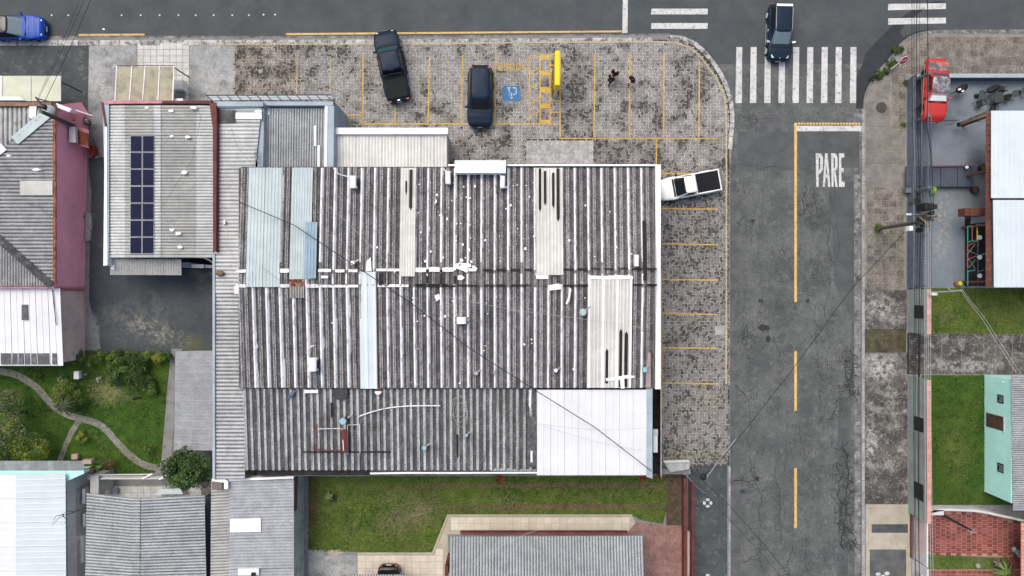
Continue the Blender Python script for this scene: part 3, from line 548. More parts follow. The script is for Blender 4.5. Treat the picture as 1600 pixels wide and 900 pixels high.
for a, b in ((92, 83.5), (116, 104.5), (139, 128.5), (162, 151.5), (184, 173.5)): line(828.2, a, 843, b, 1.7)
for a, b in ((85, 92), (110.5, 118), (136, 144.5), (162, 169.5), (187, 192)): mark('crossing_block', rect(845, a, 858.6, b), M['yellow_l'], ZP)
for y in (84.5, 102, 157, 175.5): line(860.4, y, 874.2, y, 1.7)
mark('accessible_bay_square', rect(785.5, 134, 812.5, 157.5), M['blue_p'], ZP)
sy = bpy.data.objects.new('wheelchair_symbol', None); COL.objects.link(sy); sy.location = P(799, 146, ZP); sy['kind'] = 'structure'
def sline(pts, w, m, par, z, name='stroke'):
    mb = MB()
    for (a, b), (c, d) in zip(pts[:-1], pts[1:]):
        L2 = math.hypot(c - a, d - b); ex, ey = (c - a) / L2 * w / 2, (d - b) / L2 * w / 2; nx, ny = -ey, ex
        mb.sheet([(a - ex + nx, b - ey + ny), (c + ex + nx, d + ey + ny), (c + ex - nx, d + ey - ny), (a - ex - nx, b - ey - ny)], z)
    part(name, mb, m, par)
sline([(793, 137.2), (797.2, 137.2)], 1.4, M['white_p'], sy, ZP + .005); sline([(795.4, 139), (795.4, 144.6), (799.4, 144.6), (799.4, 150)], 1.5, M['white_p'], sy, ZP + .006)
sline([(802, 137.2), (806.6, 137.2), (806.6, 147.4), (802.6, 147.4)], 1.4, M['white_p'], sy, ZP + .005); sline([(795.3, 148), (797.2, 148)], 1.3, M['yellow_p'], sy, ZP + .005)
part('symbol_head', MB().sheet(blob(799, 152.6, 1.9, 1.9, 12, 0), ZP + .005), M['yellow_p'], sy)
idr = bpy.data.objects.new('elderly_bay_lettering', None); COL.objects.link(idr); idr.location = P(800, 104, ZP); idr['kind'] = 'structure'
def il(x, segs):                       # IDOSO painted to be read from the lane, upside down for the camera
    sline_all = MB()
    for (a, b, c, d) in segs: sline_all.sheet([(x + a, 99 + b), (x + c, 99 + b), (x + c, 99 + d), (x + a, 99 + d)], ZP)
    part('letter', sline_all, M['yellow_l'], idr)
Oq = [(0, 0, 7, 1.4), (0, 8.2, 7, 9.6), (0, 1.4, 1.6, 8.2), (5.4, 1.4, 7, 8.2)]
Sq = [(0, 0, 7, 1.4), (0, 4.1, 7, 5.5), (0, 8.2, 7, 9.6), (0, 1.4, 1.6, 4.1), (5.4, 5.5, 7, 8.2)]
for x, q in ((778.5, Oq), (787.7, Sq), (797, Oq), (806.2, [(0, .6, 1.4, 9), (0, 0, 7, 1.4), (0, 8.2, 7, 9.6), (5.4, 1.4, 7, 8.2), (1.4, 1.4, 1.6, 8.2)]), (816, [(0, 0, 1.8, 9.6)])): il(x, q)
line(779, 109.9, 819, 109.9, 1., 'yellow_f')

# small covers and studs
def cover(px, py, r, m, label, z=.11):
    p = P(px, py); t = thing('manhole_cover', label, 'manhole cover', (p.x, p.y, z)); part('frame', MB().cyl(p.x, p.y, z, z + .014, r * 1.12, 24), M['gutter'], t)
    part('lid', MB().cyl(p.x, p.y, z + .014, z + .026, r, 24), m, t)
M['iron'] = mat('cast_iron', (.055, .048, .042), (.075, .066, .058), 4, .4, .6, rough=.8, speck=.25, ssc=18)
cover(1376, 169, .43, M['iron'], 'large round dark iron cover set in the corner sidewalk near the crosswalk', .118)
cover(408, 112, .15, M['concrete'], 'small round pale concrete cover in the dark paving left of the bays', .13)
for x in (81, 107, 190, 220, 249.5, 279, 306, 334, 363, 389, 412, 430):
    p = P(x, 24 - (1 if x > 400 else 0)); o = single('road_stud', MB().cyl(p.x, p.y, .002, .05, .075, 8, .05), M['white'], ('leftmost', 'second from left', 'third from left', 'fourth from left', 'fifth from left', 'sixth from left', 'sixth from right', 'fifth from right', 'fourth from right', 'third from right', 'second from right', 'rightmost')[[81, 107, 190, 220, 249.5, 279, 306, 334, 363, 389, 412, 430].index(x)] + ' white stud in the row along the top road', 'road stud', 'white road studs in a row along the top road')
p = P(162, 45.5); single('litter', MB().prism(blob(162, 45.5, 2.3, 1.2, 8), .004, .03), M['white'], 'flat scrap of white litter on the top road above the short yellow line', 'litter')
sheet('repair_slab', rect(1117, 509, 1133, 523), M['concrete'], .136)

# ---- south side of the block
sheet('lawn', [(482, 744), (1041, 744), (1041, 798), (1036, 818), (1000, 812), (990, 806), (700, 806), (676, 866), (482, 860)], M['lawn'])
sheet('concrete_path', [(458, 744), (482, 744), (482, 860), (504, 860), (506, 1100), (458, 1100)], M['concrete_g'])
sheet('chipped_concrete', [(482, 859), (505, 859), (506, 868), (560, 867), (560, 1100), (482, 1100)], M['concrete'], .109)
sheet('chipped_concrete', blob(523, 863, 12, 5, seed=3), M['concrete_c'], .112)
beige = [(559, 866.5), (676, 866.5), (701, 806.5), (988, 806.5), (993, 817), (978, 835), (700, 835), (696, 1100), (559, 1100)]
root = struct('beige_patio', MB().sheet(beige, .112), M['concrete_c'])
tiles(root, [559.5 + i * 12.1 for i in range(36)], [807.5 + j * 9.9 for j in range(12)], 12.1, 9.9, M['beigetile'], .114, gap=.55, poly=beige, off=0)
struct('patio_edge', MB().prism([(559, 863.5), (675, 863.5), (699, 804), (988, 804), (988, 806.4), (700.6, 806.4), (676.6, 866.4), (559, 866.4)], .05, .20), M['concrete_c'])
sheet('red_gravel', [(986, 816), (1036, 820), (1065, 821), (1065, 1100), (1005, 1100), (1005, 835), (978, 835)], M['redgravel'])
sheet('planting_strip', rect(1041, 741, 1066, 821), M['soil'], .112)
sheet('asphalt_sidewalk', rect(1076, 727, 1136.5, 1200), M['tarmac'], .112)
fl = bpy.data.objects.new('painted_flower', None); COL.objects.link(fl); fl.location = P(1106, 786); fl['kind'] = 'structure'
for dx, dy, rx, ry in ((0, -5.2, 3.1, 2.2), (0, 5.0, 3.1, 2.2), (-5.2, 0, 2.3, 3.), (5, 0, 2.3, 3.)): part('petal', MB().sheet(blob(1105.8 + dx, 786 + dy, rx, ry, 14, .04), .117), M['white_p'], fl)
fl = bpy.data.objects.new('painted_flower', None); COL.objects.link(fl); fl.location = P(1106, 905); fl['kind'] = 'structure'
for dx, dy, rx, ry in ((0, -5.2, 3.1, 2.2), (0, 5.0, 3.1, 2.2), (-5.2, 0, 2.3, 3.), (5, 0, 2.3, 3.)): part('petal', MB().sheet(blob(1106 + dx, 904 + dy, rx, ry, 14, .04), .117), M['white_p'], fl)
for k, (x, y) in enumerate(((1372, 897), (1386, 896), (1380, 901))): sheet('painted_petal', blob(x, y, 4, 3, 12, .05, seed=k), M['white_p'], .124)

# ---- garden in the south-west
sheet('garden_lawn', [(8, 565), (100, 545), (265, 545), (270, 560), (252, 740), (130, 742), (130, 720), (-60, 720), (-60, 570)], M['lawn2'])
gp = curve([(-10, 578), (6, 581), (26, 586), (46, 597), (60, 608), (72, 622), (86, 636), (106, 648), (130, 655), (150, 661), (166, 672), (182, 690), (198, 707), (214, 720), (230, 728), (246, 731)], 4)
def ribbon(pts, w, z):
    L1 = []; L2 = []
    for i, p in enumerate(pts):
        a = pts[max(0, i - 1)]; b = pts[min(len(pts) - 1, i + 1)]; d = math.hypot(b[0] - a[0], b[1] - a[1]); nx, ny = -(b[1] - a[1]) / d * w / 2, (b[0] - a[0]) / d * w / 2
        L1.append(P(p[0] + nx, p[1] + ny, z)); L2.append(P(p[0] - nx, p[1] - ny, z))
    mb = MB(); mb.add(L1 + L2, [(i + 1, i, len(L1) + i, len(L1) + i + 1) for i in range(len(L1) - 1)]); return mb
struct('garden_path', ribbon(gp, 10.5, .135), M['path']); struct('garden_path', ribbon([(124, 657), (112, 675), (103, 695), (93, 722)], 8.5, .133), M['path'])
struct('garden_path', MB().prism([(268, 545), (286, 545), (274, 560), (272, 660), (266, 742), (239, 742), (252, 722), (262, 600)], .05, .137), M['concrete_g'])
sheet('back_yard', [(130, 740), (330, 740), (330, 775), (130, 775)], M['concrete_g'], .112)
root = struct('yard_tiles', MB().sheet(rect(165, 758, 320, 780), .114), M['joint'])
tiles(root, [166 + i * 10 for i in range(15)], [759 + j * 10 for j in range(2)], 10, 10, M['whitetile'], .116)
sheet('side_passage', [(103, 740), (134, 740), (134, 1100), (103, 1100)], M['concrete_g'], .113)

# ---- east side of the street
root = struct('tiled_sidewalk', MB().sheet([(1600, 56), (1445, 57), (1412, 66), (1404, 78), (1404, 118), (1640, 118), (1640, 56)], .108), M['joint'])
tiles(root, [1436 + i * 11.2 for i in range(18)], [58 + j * 10.4 for j in range(3)], 11.2, 10.4, M['walktile'], .110, gap=.7)
tiles(root, [1404 + i * 11.2 for i in range(3)], [64 + j * 10.4 for j in range(3)], 11.2, 10.4, M['walktile'], .110, gap=.7, poly=[(1409, 72), (1420, 62), (1436, 58), (1436, 96), (1400, 96), (1400, 84)])
tiles(root, [1404 + i * 14 for i in range(17)], [89.5, 103], 13.9, 13.4, M['walktile'], .110, gap=.7)
sheet('asphalt_border', rect(1486, 110.5, 1640, 122), M['tarmac'], .113)
root = struct('corner_slabs', MB().sheet([(1352, 150), (1362, 130), (1378, 108), (1403, 90), (1415, 90), (1415, 290), (1351, 290)], .109), M['joint'])
for q in ([(1357, 141), (1365, 130), (1378, 112), (1391, 112), (1391, 166), (1353, 166), (1354, 150)], rect(1353, 167, 1391, 197.5), rect(1353, 199, 1410, 211.5), rect(1353, 213, 1414, 236), rect(1353, 237.5, 1414, 256.5), rect(1353, 258, 1414, 280.5), rect(1353, 282, 1414, 291)):
    part('slab', MB().prism(q, .09, .122 + random.uniform(0, .004)), M['slab'], root)
tiles(root, [1392, 1403], [97 + j * 11.6 for j in range(9)], 11, 11.6, M['walktile'], .112, gap=.7)
root = struct('tiled_sidewalk', MB().sheet(rect(1351, 291, 1416, 452), .108), M['joint'])
tiles(root, [1353 + i * 11.6 for i in range(5)] , [292 + j * 10.8 for j in range(15)], 11.6, 10.8, M['walktile'], .110, gap=.75)
sheet('concrete_sidewalk', rect(1351, 452, 1417, 514), M['concrete_b'], .112); sheet('mossy_concrete', rect(1351, 514, 1416, 551), mat('mossy_concrete', (.095, .085, .05), (.05, .045, .03), 1.2, .4, .6, rough=.95, speck=.25, layers=[((.22, .21, .17), 3, .56, .7, .5)]), .113)
sheet('concrete_sidewalk', rect(1351, 551, 1418, 789), M['concrete_b'], .112)
sheet('cream_sidewalk', rect(1353, 788, 1424, 858), M['concrete_c'], .113); sheet('asphalt_inset', rect(1362, 819, 1418.5, 832.5), M['tarmac'], .117)
sheet('cream_sidewalk', rect(1353, 858, 1424, 1200), M['concrete_c'], .112); sheet('asphalt_inset', rect(1359, 858.5, 1416, 1200), M['asphalt_light'], .117)
sheet('blue_courtyard', [(1415, 122), (1700, 122), (1700, 450), (1415, 450)], M['slateblue'], .112)
sheet('east_lawn', [(1440, 450), (1700, 450), (1700, 524), (1440, 521)], M['lawn'], .112)
root = struct('concrete_driveway', MB().sheet([(1416, 519), (1700, 522), (1700, 588), (1416, 588)], .107), M['joint'])
for q in (rect(1418, 520, 1471, 585), rect(1472, 521, 1502, 585), rect(1503, 521, 1537, 585), rect(1538, 522, 1556, 585), rect(1557, 522, 1581.5, 585), rect(1582.5, 522, 1640, 585)):
    part('slab', MB().prism(q, .09, .118 + random.uniform(0, .004)), M['concrete_b'], root)
sheet('dark_lawn', [(1440, 586), (1700, 586), (1700, 790), (1440, 790)], M['lawn2'], .1125)
sheet('service_path', [(1450, 789), (1700, 789), (1700, 870), (1450, 870)], M['concrete_g'], .114)
red1 = [(1428, 803), (1500, 797), (1545, 802), (1600, 817), (1700, 830), (1700, 870), (1575, 870), (1428, 865)]
root = struct('red_tile_patio', MB().sheet(red1, .117), M['pinkjoint'])
tiles(root, [1428 + i * 8.05 for i in range(24)], [796 + j * 6.5 for j in range(12)], 8.05, 6.5, M['redtile'], .119, gap=.65, poly=red1, off=3.2)
sheet('grass_strip', [(1450, 866), (1575, 872), (1575, 890), (1450, 890)], M['lawn'], .1185)
red2 = rect(1428, 889.5, 1700, 940)
root = struct('red_tile_patio', MB().sheet(red2, .1175), M['pinkjoint']); tiles(root, [1428 + i * 8.05 for i in range(24)], [890 + j * 6.5 for j in range(4)], 8.05, 6.5, M['redtile'], .119, gap=.65)
root = struct('red_tile_patio', MB().sheet(rect(1576, 870, 1700, 889), .1185), M['redtile'])
# weathered cracks in the driveways are in the materials; grass blades over the lawns
def grass(poly, dens, f, hgt=.07, name='grass'):
    xs = [p[0] for p in poly]; ys = [p[1] for p in poly]; area = (max(xs) - min(xs)) * (max(ys) - min(ys)) / S / S; n = int(area * dens)
    vs = []; fs = []; cs = []
    X = rng.uniform(min(xs), max(xs), n); Y = rng.uniform(min(ys), max(ys), n)
    for x, y in zip(X, Y):
        if not pip(x, y, poly): continue
        c, hh = f(x, y)
        if c is None: continue
        p = P(x, y); 
        for _ in range(3):
            a = rng.uniform(0, 6.28); l = rng.uniform(.5, 1.2) * hgt * hh; dx, dy = math.cos(a), math.sin(a); w = .022; k = len(vs)
            vs += [(p.x - dy * w, p.y + dx * w, .11), (p.x + dy * w, p.y - dx * w, .11), (p.x + dx * l * 1.1, p.y + dy * l * 1.1, .12 + l * .7)]; fs.append((k, k + 1, k + 2))
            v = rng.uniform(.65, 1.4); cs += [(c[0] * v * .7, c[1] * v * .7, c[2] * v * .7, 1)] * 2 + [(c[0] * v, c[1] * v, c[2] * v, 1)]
    me = bpy.data.meshes.new(name); me.from_pydata(vs, [], fs); me.update()
    at_ = me.color_attributes.new('Col', 'FLOAT_COLOR', 'POINT'); at_.data.foreach_set('color', np.array(cs, 'f').ravel())
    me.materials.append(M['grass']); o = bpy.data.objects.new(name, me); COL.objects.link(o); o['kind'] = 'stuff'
def lerp3(a, b, t): return tuple(a[i] + (b[i] - a[i]) * t for i in range(3))
def gf(dry, hi, base=((.085, .125, .030), (.13, .165, .045), (.17, .14, .085))):
    def f(x, y):
        n1 = noise.fractal(Vector((x * .018, y * .018, hi)), 1, 2, 4); n2 = noise.fractal(Vector((x * .09, y * .09, hi + 3)), 1, 2, 3)
        t = max(0, min(1, .5 + n1 * .9 + n2 * .5)); c = lerp3(base[0], base[1], t)
        d = dry(x, y) + n2 * .3; c = lerp3(c, base[2], max(0, min(1, d))); c = tuple(v * (1 + .6 * n2 + .3 * n1) for v in c)
        return c, (1.1 - .5 * max(0, min(1, d)))
    return f
def dry_s(x, y):
    d = max(0, 1 - abs(y - 758) / 5.) * (1 if x > 700 else max(0, (x - 560) / 140)) + max(0, 1 - abs(y - 791) / 4.5) * (1 if x > 680 else 0)
    d += .75 * math.exp(-((x - 640) / 45) ** 2 - ((y - (805 - (x - 640) * .35)) / 26) ** 2) + .5 * math.exp(-((x - 492) / 10) ** 2) * (1 if y < 830 else .3)
    return d
grass([(482, 744), (1041, 744), (1041, 798), (1036, 818), (1000, 812), (990, 804), (699, 804), (676, 864), (482, 860)], 95, gf(dry_s, 1, ((.055, .115, .014), (.125, .165, .030), (.135, .092, .056))))
grass([(100, 560), (265, 545), (262, 640), (250, 735), (132, 740), (130, 718), (-20, 718), (-20, 572)], 90, gf(lambda x, y: .8 * math.exp(-((x - 170) / 28) ** 2 - ((y - 615) / 20) ** 2) - .2, 7, ((.028, .080, .008), (.080, .150, .018), (.18, .18, .08))))
grass([(1458, 451), (1640, 451), (1640, 523), (1458, 519)], 90, gf(lambda x, y: .5 * math.exp(-((x - 1545) / 35) ** 2 - ((y - 490) / 16) ** 2) + (1.2 if abs(x - 1572 - (y - 450) * .45) < 5 else 0), 3, ((.055, .12, .014), (.125, .165, .028), (.16, .13, .055))))
grass([(1458, 588), (1538, 588), (1543, 770), (1543, 788), (1458, 788)], 90, gf(lambda x, y: .4 * math.exp(-((x - 1490) / 20) ** 2 - ((y - 700) / 40) ** 2) - .3, 5, ((.030, .072, .009), (.065, .108, .015), (.14, .15, .045))))
grass([(1458, 869), (1574, 873), (1574, 889), (1458, 889)], 90, gf(lambda x, y: -.2, 6))

# ------------------------------------------------------------------ the big warehouse roof
ZE, ZR = 5.0, 5.6                       # eaves and ridge
wh = thing('warehouse', 'large warehouse in the middle, its dark channel sheet roof striped with white sealing', 'warehouse', P(700, 500))
walls(wh, [(386, 266), (1020, 266), (1020, 604), (386, 604)], 0.1, 4.95, .2, M['greywall'])
X0 = 397.2 - 20.83                      # first module joint (photo pixels at roof height)
def wp(x, y, z): return PZ(x, y, 5.3, z)
NM = 31
def modx(k): return X0 + 20.83 * k
A_ = .17
for (ya, za, yb, zb) in ((260.5, ZE, 428, ZR), (444, ZR, 607, ZE)):
    a0, a1, b0, b1 = wp(modx(0), ya, za), wp(modx(NM), ya, za), wp(modx(0), yb, zb), wp(modx(NM), yb, zb)
    w = (a1 - a0).length; corr(wh, lambda s: a0.lerp(a1, s / w), lambda s: b0.lerp(b1, s / w), w, w / NM, A_, M['canal'], w / NM, 1, prof=CANAL, jit=.01)
# ridge pieces, one over each module
a0, a1, b0, b1 = wp(modx(0), 426, ZR + .05), wp(modx(NM), 426, ZR + .05), wp(modx(0), 446.5, ZR + .05), wp(modx(NM), 446.5, ZR + .05); w = (a1 - a0).length
corr(wh, lambda s: a0.lerp(a1, s / w), lambda s: b0.lerp(b1, s / w), w, w / NM, A_, M['canal'], w / NM, 1, prof=CANAL, name='ridge_sheet', jit=.01)
def zroof(y): return ZE + (ZR - ZE) * ((y - 260.5) / 167.5 if y < 428 else (607 - y) / 163) if not 428 <= y <= 444 else ZR + .05
# white sealing over each joint, edges uneven where the brush ran
def seal(k, ya, yb, m='membrane', w0=-.6, w1=4.6, name='sealing_strip', brk=0):
    n = max(2, int((yb - ya) / 7)); L1 = []; L2 = []; L3 = []; wj = random.uniform(-1.1, .5)
    for i in range(n + 1):
        y = ya + (yb - ya) * i / n; z = zroof(y) + A_ + .012
        if random.random() < .3: wj = random.uniform(-1.3, .7)
        L1.append(wp(modx(k) + w0, y, z)); L2.append(wp(modx(k) + 1.9, y, z + .012)); L3.append(wp(modx(k) + w1 + wj, y, z - A_ * .92))
    m_ = len(L1); mb = MB(); mb.add(L1 + L2 + L3, [(i, i + 1, m_ + i + 1, m_ + i) for i in range(m_ - 1)] + [(m_ + i, m_ + i + 1, 2 * m_ + i + 1, 2 * m_ + i) for i in range(m_ - 1)])
    mb.f = [f[::-1] for f in mb.f]; part(name, mb, M[m], wh)
for k in range(1, NM):
    x = modx(k)
    if not (386 < x < 436 or 455 < x < 492 or 624 < x < 646 or 838 < x < 876): seal(k, 262, 422 if k % 3 else 350 + 60, w0=-.4, w1=4.4)
    if not (563 < x < 587 or 919 < x < 980): seal(k, 449, 606, w0=-.4, w1=5.4 if x < 560 else 4.6)
    if random.random() < .6 and not (386 < x < 436 or 455 < x < 480): seal(k, 428, 444, w1=3.4)
def slab(par, q, dz, m, th=.02, name='patch', zf=None):   # thin piece lying on the roof, following its slope
    zf = zf or zroof; vb = [wp(x, y, zf(y) + A_ + dz) for x, y in q]; vt = [v + Vector((0, 0, th)) for v in vb]
    if (vt[1] - vt[0]).cross(vt[2] - vt[0]).z < 0: vb.reverse(); vt.reverse()
    part(name, MB().hexa(vb, vt), m, par)
# sealed seams along both sides of the ridge
for (xa, xb, y, h, m) in ((373, 388, 421, 5, 'membrane'), (441, 455, 420, 6, 'membrane'), (500, 520, 420.5, 5, 'membrane'), (526, 541, 421, 4.5, 'membrane'), (547, 561, 421, 4.5, 'membrane'), (590, 626, 420, 4, 'membrane'),
        (373, 388, 444, 5.5, 'membrane'), (440, 456, 444, 5, 'membrane'), (480, 500, 444, 5.5, 'membrane'), (500, 562, 445, 4, 'membrane'), (592, 640, 444.5, 4, 'membrane'),
        (650, 667, 418.5, 6.5, 'membrane2'), (671, 688, 418, 7, 'membrane2'), (692, 710, 418.5, 6, 'membrane2'), (733, 745, 420, 4, 'membrane2'), (650, 700, 444, 2.6, 'tar'), (652, 712, 445.5, 3.2, 'tar'), (714, 747, 444.8, 2, 'tar'), (755, 769, 420, 4.2, 'tar'), (776, 790, 420, 3, 'tar'), (797, 812, 420, 4, 'tar'), (819, 832, 420, 3.6, 'tar'),
        (756, 770, 444.5, 3, 'tar'), (776, 790, 444.5, 3, 'tar'), (797, 812, 444.5, 3, 'tar'), (812, 826, 444.5, 2, 'tar'), (880, 895, 419.5, 2.8, 'tar'), (901, 917, 419, 3.6, 'tar'), (922, 937, 419.2, 1.6, 'tar'), (943, 958, 419.2, 2.2, 'tar'), (965, 980, 419.2, 1.8, 'tar'), (986, 1003, 419.2, 2.8, 'tar'), (1009, 1024, 419, 3, 'tar'),
        (879, 895, 444.5, 3, 'tar'), (901, 917, 444.2, 3.2, 'tar'), (988, 1003, 443.6, 2.6, 'tar'), (1009, 1024, 444, 2.8, 'tar')):
    slab(wh, [(xa, y), ((xa + xb) / 2, y + random.uniform(-.6, .4)), (xb, y), (xb, y + h), ((xa + xb) / 2, y + h + random.uniform(-.5, .7)), (xa, y + h)], .015, M[m], name='seam_sealing')
for (xa, xb, ya, yb) in ((667, 671.5, 421, 443), (688, 692.5, 422, 444), (710, 714, 431, 443), (594, 599, 426, 446), (604, 609.5, 425, 446), (856, 858, 421, 430), (862, 868, 420, 432)):
    slab(wh, [(xa, ya), (xb, ya), (xb, yb), (xa, yb)], .04, M['tar'], name='tar_patch')
slab(wh, [(1002.5, 345), (1008.2, 345), (1008.2, 438), (1002.5, 438)], .03, M['tar'], name='tar_patch')
for q in (blob(724, 418, 7, 5.5, 13, .6), blob(715, 415, 4, 3.5, 9, .5), blob(733, 415, 3.5, 3, 9, .5), blob(729, 424, 3, 2, 8, .4), blob(719, 411, 1.6, 1.4, 7, .4), blob(711, 420, 3, 4, 9, .5), blob(741, 420, 6, 4, 9, .4), blob(722, 407, 2.5, 3, 8, .3), blob(737, 409, 2, 2, 7, .3), [(574, 424), (575, 409), (581, 402), (583, 424)], [(836, 427), (856, 427), (856, 436), (838, 436)], [(716, 431), (722, 430), (727, 434), (722, 438), (716, 437)], [(505, 431), (516, 431), (516, 435), (505, 435)],
          [(855, 446), (870, 443), (879, 445), (876, 452), (858, 454)], [(888, 448), (892, 452), (889, 470), (885, 476), (883, 474), (887, 464)], [(680, 462), (687, 459), (689, 466), (683, 471)]):
    slab(wh, q, .05, M['membrane2'], name='sealing_patch')
# overlaid sheets of other materials
def overlay(q, nm, m, pitch, amp=.035, sw=None, dz=.05, prof=TRAP):
    (xa, ya), (xb, yb) = q; z0_, z1_ = zroof(ya) + A_ + dz, zroof(yb) + A_ + dz
    if ya < 428 and 428 < yb < 460: z1_ = ZR + .05 + A_ + dz
    a0, a1, b0, b1 = wp(xa, ya, z0_), wp(xb, ya, z0_), wp(xa, yb, z1_), wp(xb, yb, z1_); w = (a1 - a0).length
    corr(wh, lambda s: a0.lerp(a1, s / w), lambda s: b0.lerp(b1, s / w), w, pitch / 22.1, amp, m, (sw or (xb - xa)) / 22.1, 1, prof=prof, name=nm, jit=.006)
overlay(((388.5, 261.5), (440.5, 448.5)), 'metal_sheet', M['lblue'], 5.2, sw=26)
overlay(((456, 261.5), (489, 436.5)), 'metal_sheet', M['lblue'], 4.1)
overlay(((478.8, 347.5), (498, 435)), 'metal_sheet', M['mblue'], 4.8, dz=.11)
overlay(((455.5, 436), (480, 447.5)), 'rusty_sheet', M['rust'], 4.1, dz=.07); overlay(((455, 447.5), (479, 465.5)), 'cream_sheet', M['cement_y'], 4.0, dz=.07)
overlay(((626, 262), (650, 432)), 'skylight_sheet', M['cream'], 4.0); overlay(((837.5, 262), (879.5, 430)), 'skylight_sheet', M['cream'], 5.2, sw=21)
overlay(((918.5, 434), (986, 606)), 'skylight_sheet', M['cream'], 5.2, sw=21, dz=.055); overlay(((563, 425), (590, 607.5)), 'skylight_sheet', M['whiteroof_s'], 13, amp=.05)
for y0_, y1_, xa, xb in ((263, 330, 841.5, 845.6), (267, 321, 849.6, 853.6), (270, 325, 862.3, 866.2), (263, 346, 869.5, 874.2), (283, 303, 633.5, 636.4), (265, 328, 639.8, 644.8), (545, 599, 945.5, 950), (514, 605, 966.8, 971.4), (518, 605, 975, 980.2)):
    c_ = (xa + xb) / 2
    up = y0_ < 400
    slab(wh, [(xa, y0_ if up else y0_ + 4), (c_, y0_ if up else y0_ - 1), (xb, y0_ if up else y0_ + 4), (xb, y1_ - 4 if up else y1_), (c_, y1_ + 1 if up else y1_), (xa, y1_ - 4 if up else y1_)], .10, M['tar'], name='tar_streak')
for xa in (918, 940, 961.5, 982.5): slab(wh, [(xa, 433), (xa + 3.2, 433), (xa + 3.6, 606), (xa, 606)], .098, M['membrane2'], name='sealing_strip')
slab(wh, [(918, 430.5), (940, 431.5), (962, 430), (986, 431), (987, 436), (950, 437), (918, 436)], .105, M['membrane2'], name='sealing_patch')
slab(wh, [(946, 591), (966, 588), (980, 585.5), (991, 587), (991, 590.5), (972, 592), (958, 595), (947, 595)], .13, M['membrane'], name='sealing_patch')
slab(wh, [(968.5, 592), (975, 592), (976, 607), (970, 607)], .12, M['membrane2'], name='sealing_patch')
slab(wh, [(1012, 551), (1016, 551), (1017.5, 606), (1010, 606), (1009.5, 588)], .03, mat('pinkish_sealing', (.38, .30, .30), (.30, .24, .24), 2), name='sealing_patch')
mb = MB()                               # small dabs of sealant dotted over the screw heads
for _ in range(150):
    if random.random() < .62: x, y = random.uniform(640, 838), random.choice([290, 312, 335, 352, 371, 389, 402, 470, 495, 540]) + random.gauss(0, 3)
    else: x, y = random.uniform(505, 1000), random.uniform(270, 600)
    if 835 < x < 882 and y < 432 or 915 < x < 990 and y > 430 or 425 <= y <= 448 or 560 < x < 592 and y > 420: continue
    r = abs(random.gauss(0, .7)) + .45; n = 7; z = zroof(y) + A_ * .7
    vs = [wp(x + r * (1 + random.uniform(-.3, .3)) * math.cos(a), y + r * 1.25 * (1 + random.uniform(-.3, .3)) * math.sin(a), z + .12) for a in [6.283 * k / n for k in range(n)]]
    mb.add(vs, [tuple(range(n - 1, -1, -1))]); mb.add([wp(x, y, z)] + vs, [(0, 1 + (k + 1) % n, 1 + k) for k in range(n)])
o = part('sealant_dabs', mb, M['membrane2'], wh); o['kind'] = 'stuff'
# copings and gutters round the roof
part('gutter', MB().hexa([PZ(x, y, 5.3, 4.9) for x, y in ((1024, 608), (1032.4, 608), (1032.4, 257), (1024, 257))], [PZ(x, y, 5.3, 5.32) for x, y in ((1024, 608), (1032.4, 608), (1032.4, 257), (1024, 257))]), M['white'], wh)
part('coping', MB().hexa([PZ(x, y, 5.3, 4.8) for x, y in ((700, 259.2), (1023.8, 259.2), (1023.8, 256.6), (700, 256.6))], [PZ(x, y, 5.3, 5.30) for x, y in ((700, 259.2), (1023.8, 259.2), (1023.8, 256.6), (700, 256.6))]), M['white'], wh)
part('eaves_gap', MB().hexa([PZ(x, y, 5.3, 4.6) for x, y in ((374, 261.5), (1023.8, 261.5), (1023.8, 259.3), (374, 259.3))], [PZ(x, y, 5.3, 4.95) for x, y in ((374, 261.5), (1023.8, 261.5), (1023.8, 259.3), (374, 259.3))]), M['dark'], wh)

# lower lean-to roofs south of the ridge roof
lt2 = thing('lean_to', 'low dark channel sheet roof along the south side of the warehouse', 'lean-to roof', P(610, 680))
ZA, ZB = 4.72, 4.25
def lp(x, y, z): return PZ(x, y, 4.5, z)
walls(lt2, [(386, 612), (836, 612), (836, 733), (386, 733)], .1, 4.15, .2, M['greywall'])
a0, a1, b0, b1 = lp(383, 606, ZA), lp(838.5, 606, ZA), lp(383, 735.5, ZB), lp(838.5, 735.5, ZB); w = (a1 - a0).length
LOWP = [(0, 1), (.05, 1), (.07, .8), (.17, .75), (.22, 0), (.42, 0), (.46, .75), (.60, .75), (.64, 1), (.67, .1), (.72, .45), (.78, 0), (.94, 0), (.97, .8)]
corr(lt2, lambda s: a0.lerp(a1, s / w), lambda s: b0.lerp(b1, s / w), w, w / 22, .16, M['canal2'], w / 22, 1, prof=LOWP)
def zlow(y): return ZA + (ZB - ZA) * (y - 606) / 129.5
part('gutter', MB().pbox(402, 734, 578, 743, 3.9, 4.06), M['dark'], lt2)
part('fascia', MB().pbox(446, 739, 578, 743.6, 3.7, 3.88), M['greywall'], lt2)
mbp = MB().tube([lp(577, 741.5, 4.2), lp(640, 740.6, 4.2), lp(700, 740.8, 4.2), lp(850, 740.2, 4.2)], .07, 8); part('drain_pipe', mbp, M['white'], lt2)
part('eaves_sheet', MB().hexa([lp(583, 738, 4.02), lp(760, 738, 4.02), lp(760, 732, 4.08), lp(583, 732, 4.08)], [lp(583, 738, 4.09), lp(760, 738, 4.09), lp(760, 732, 4.15), lp(583, 732, 4.15)]), M['cement_g'], lt2)
for x in (613, 682, 727): part('pipe_bracket', MB().beam(lp(x, 740, 4.2), lp(x + 1, 747, 3.9), .03), M['steel'], lt2)
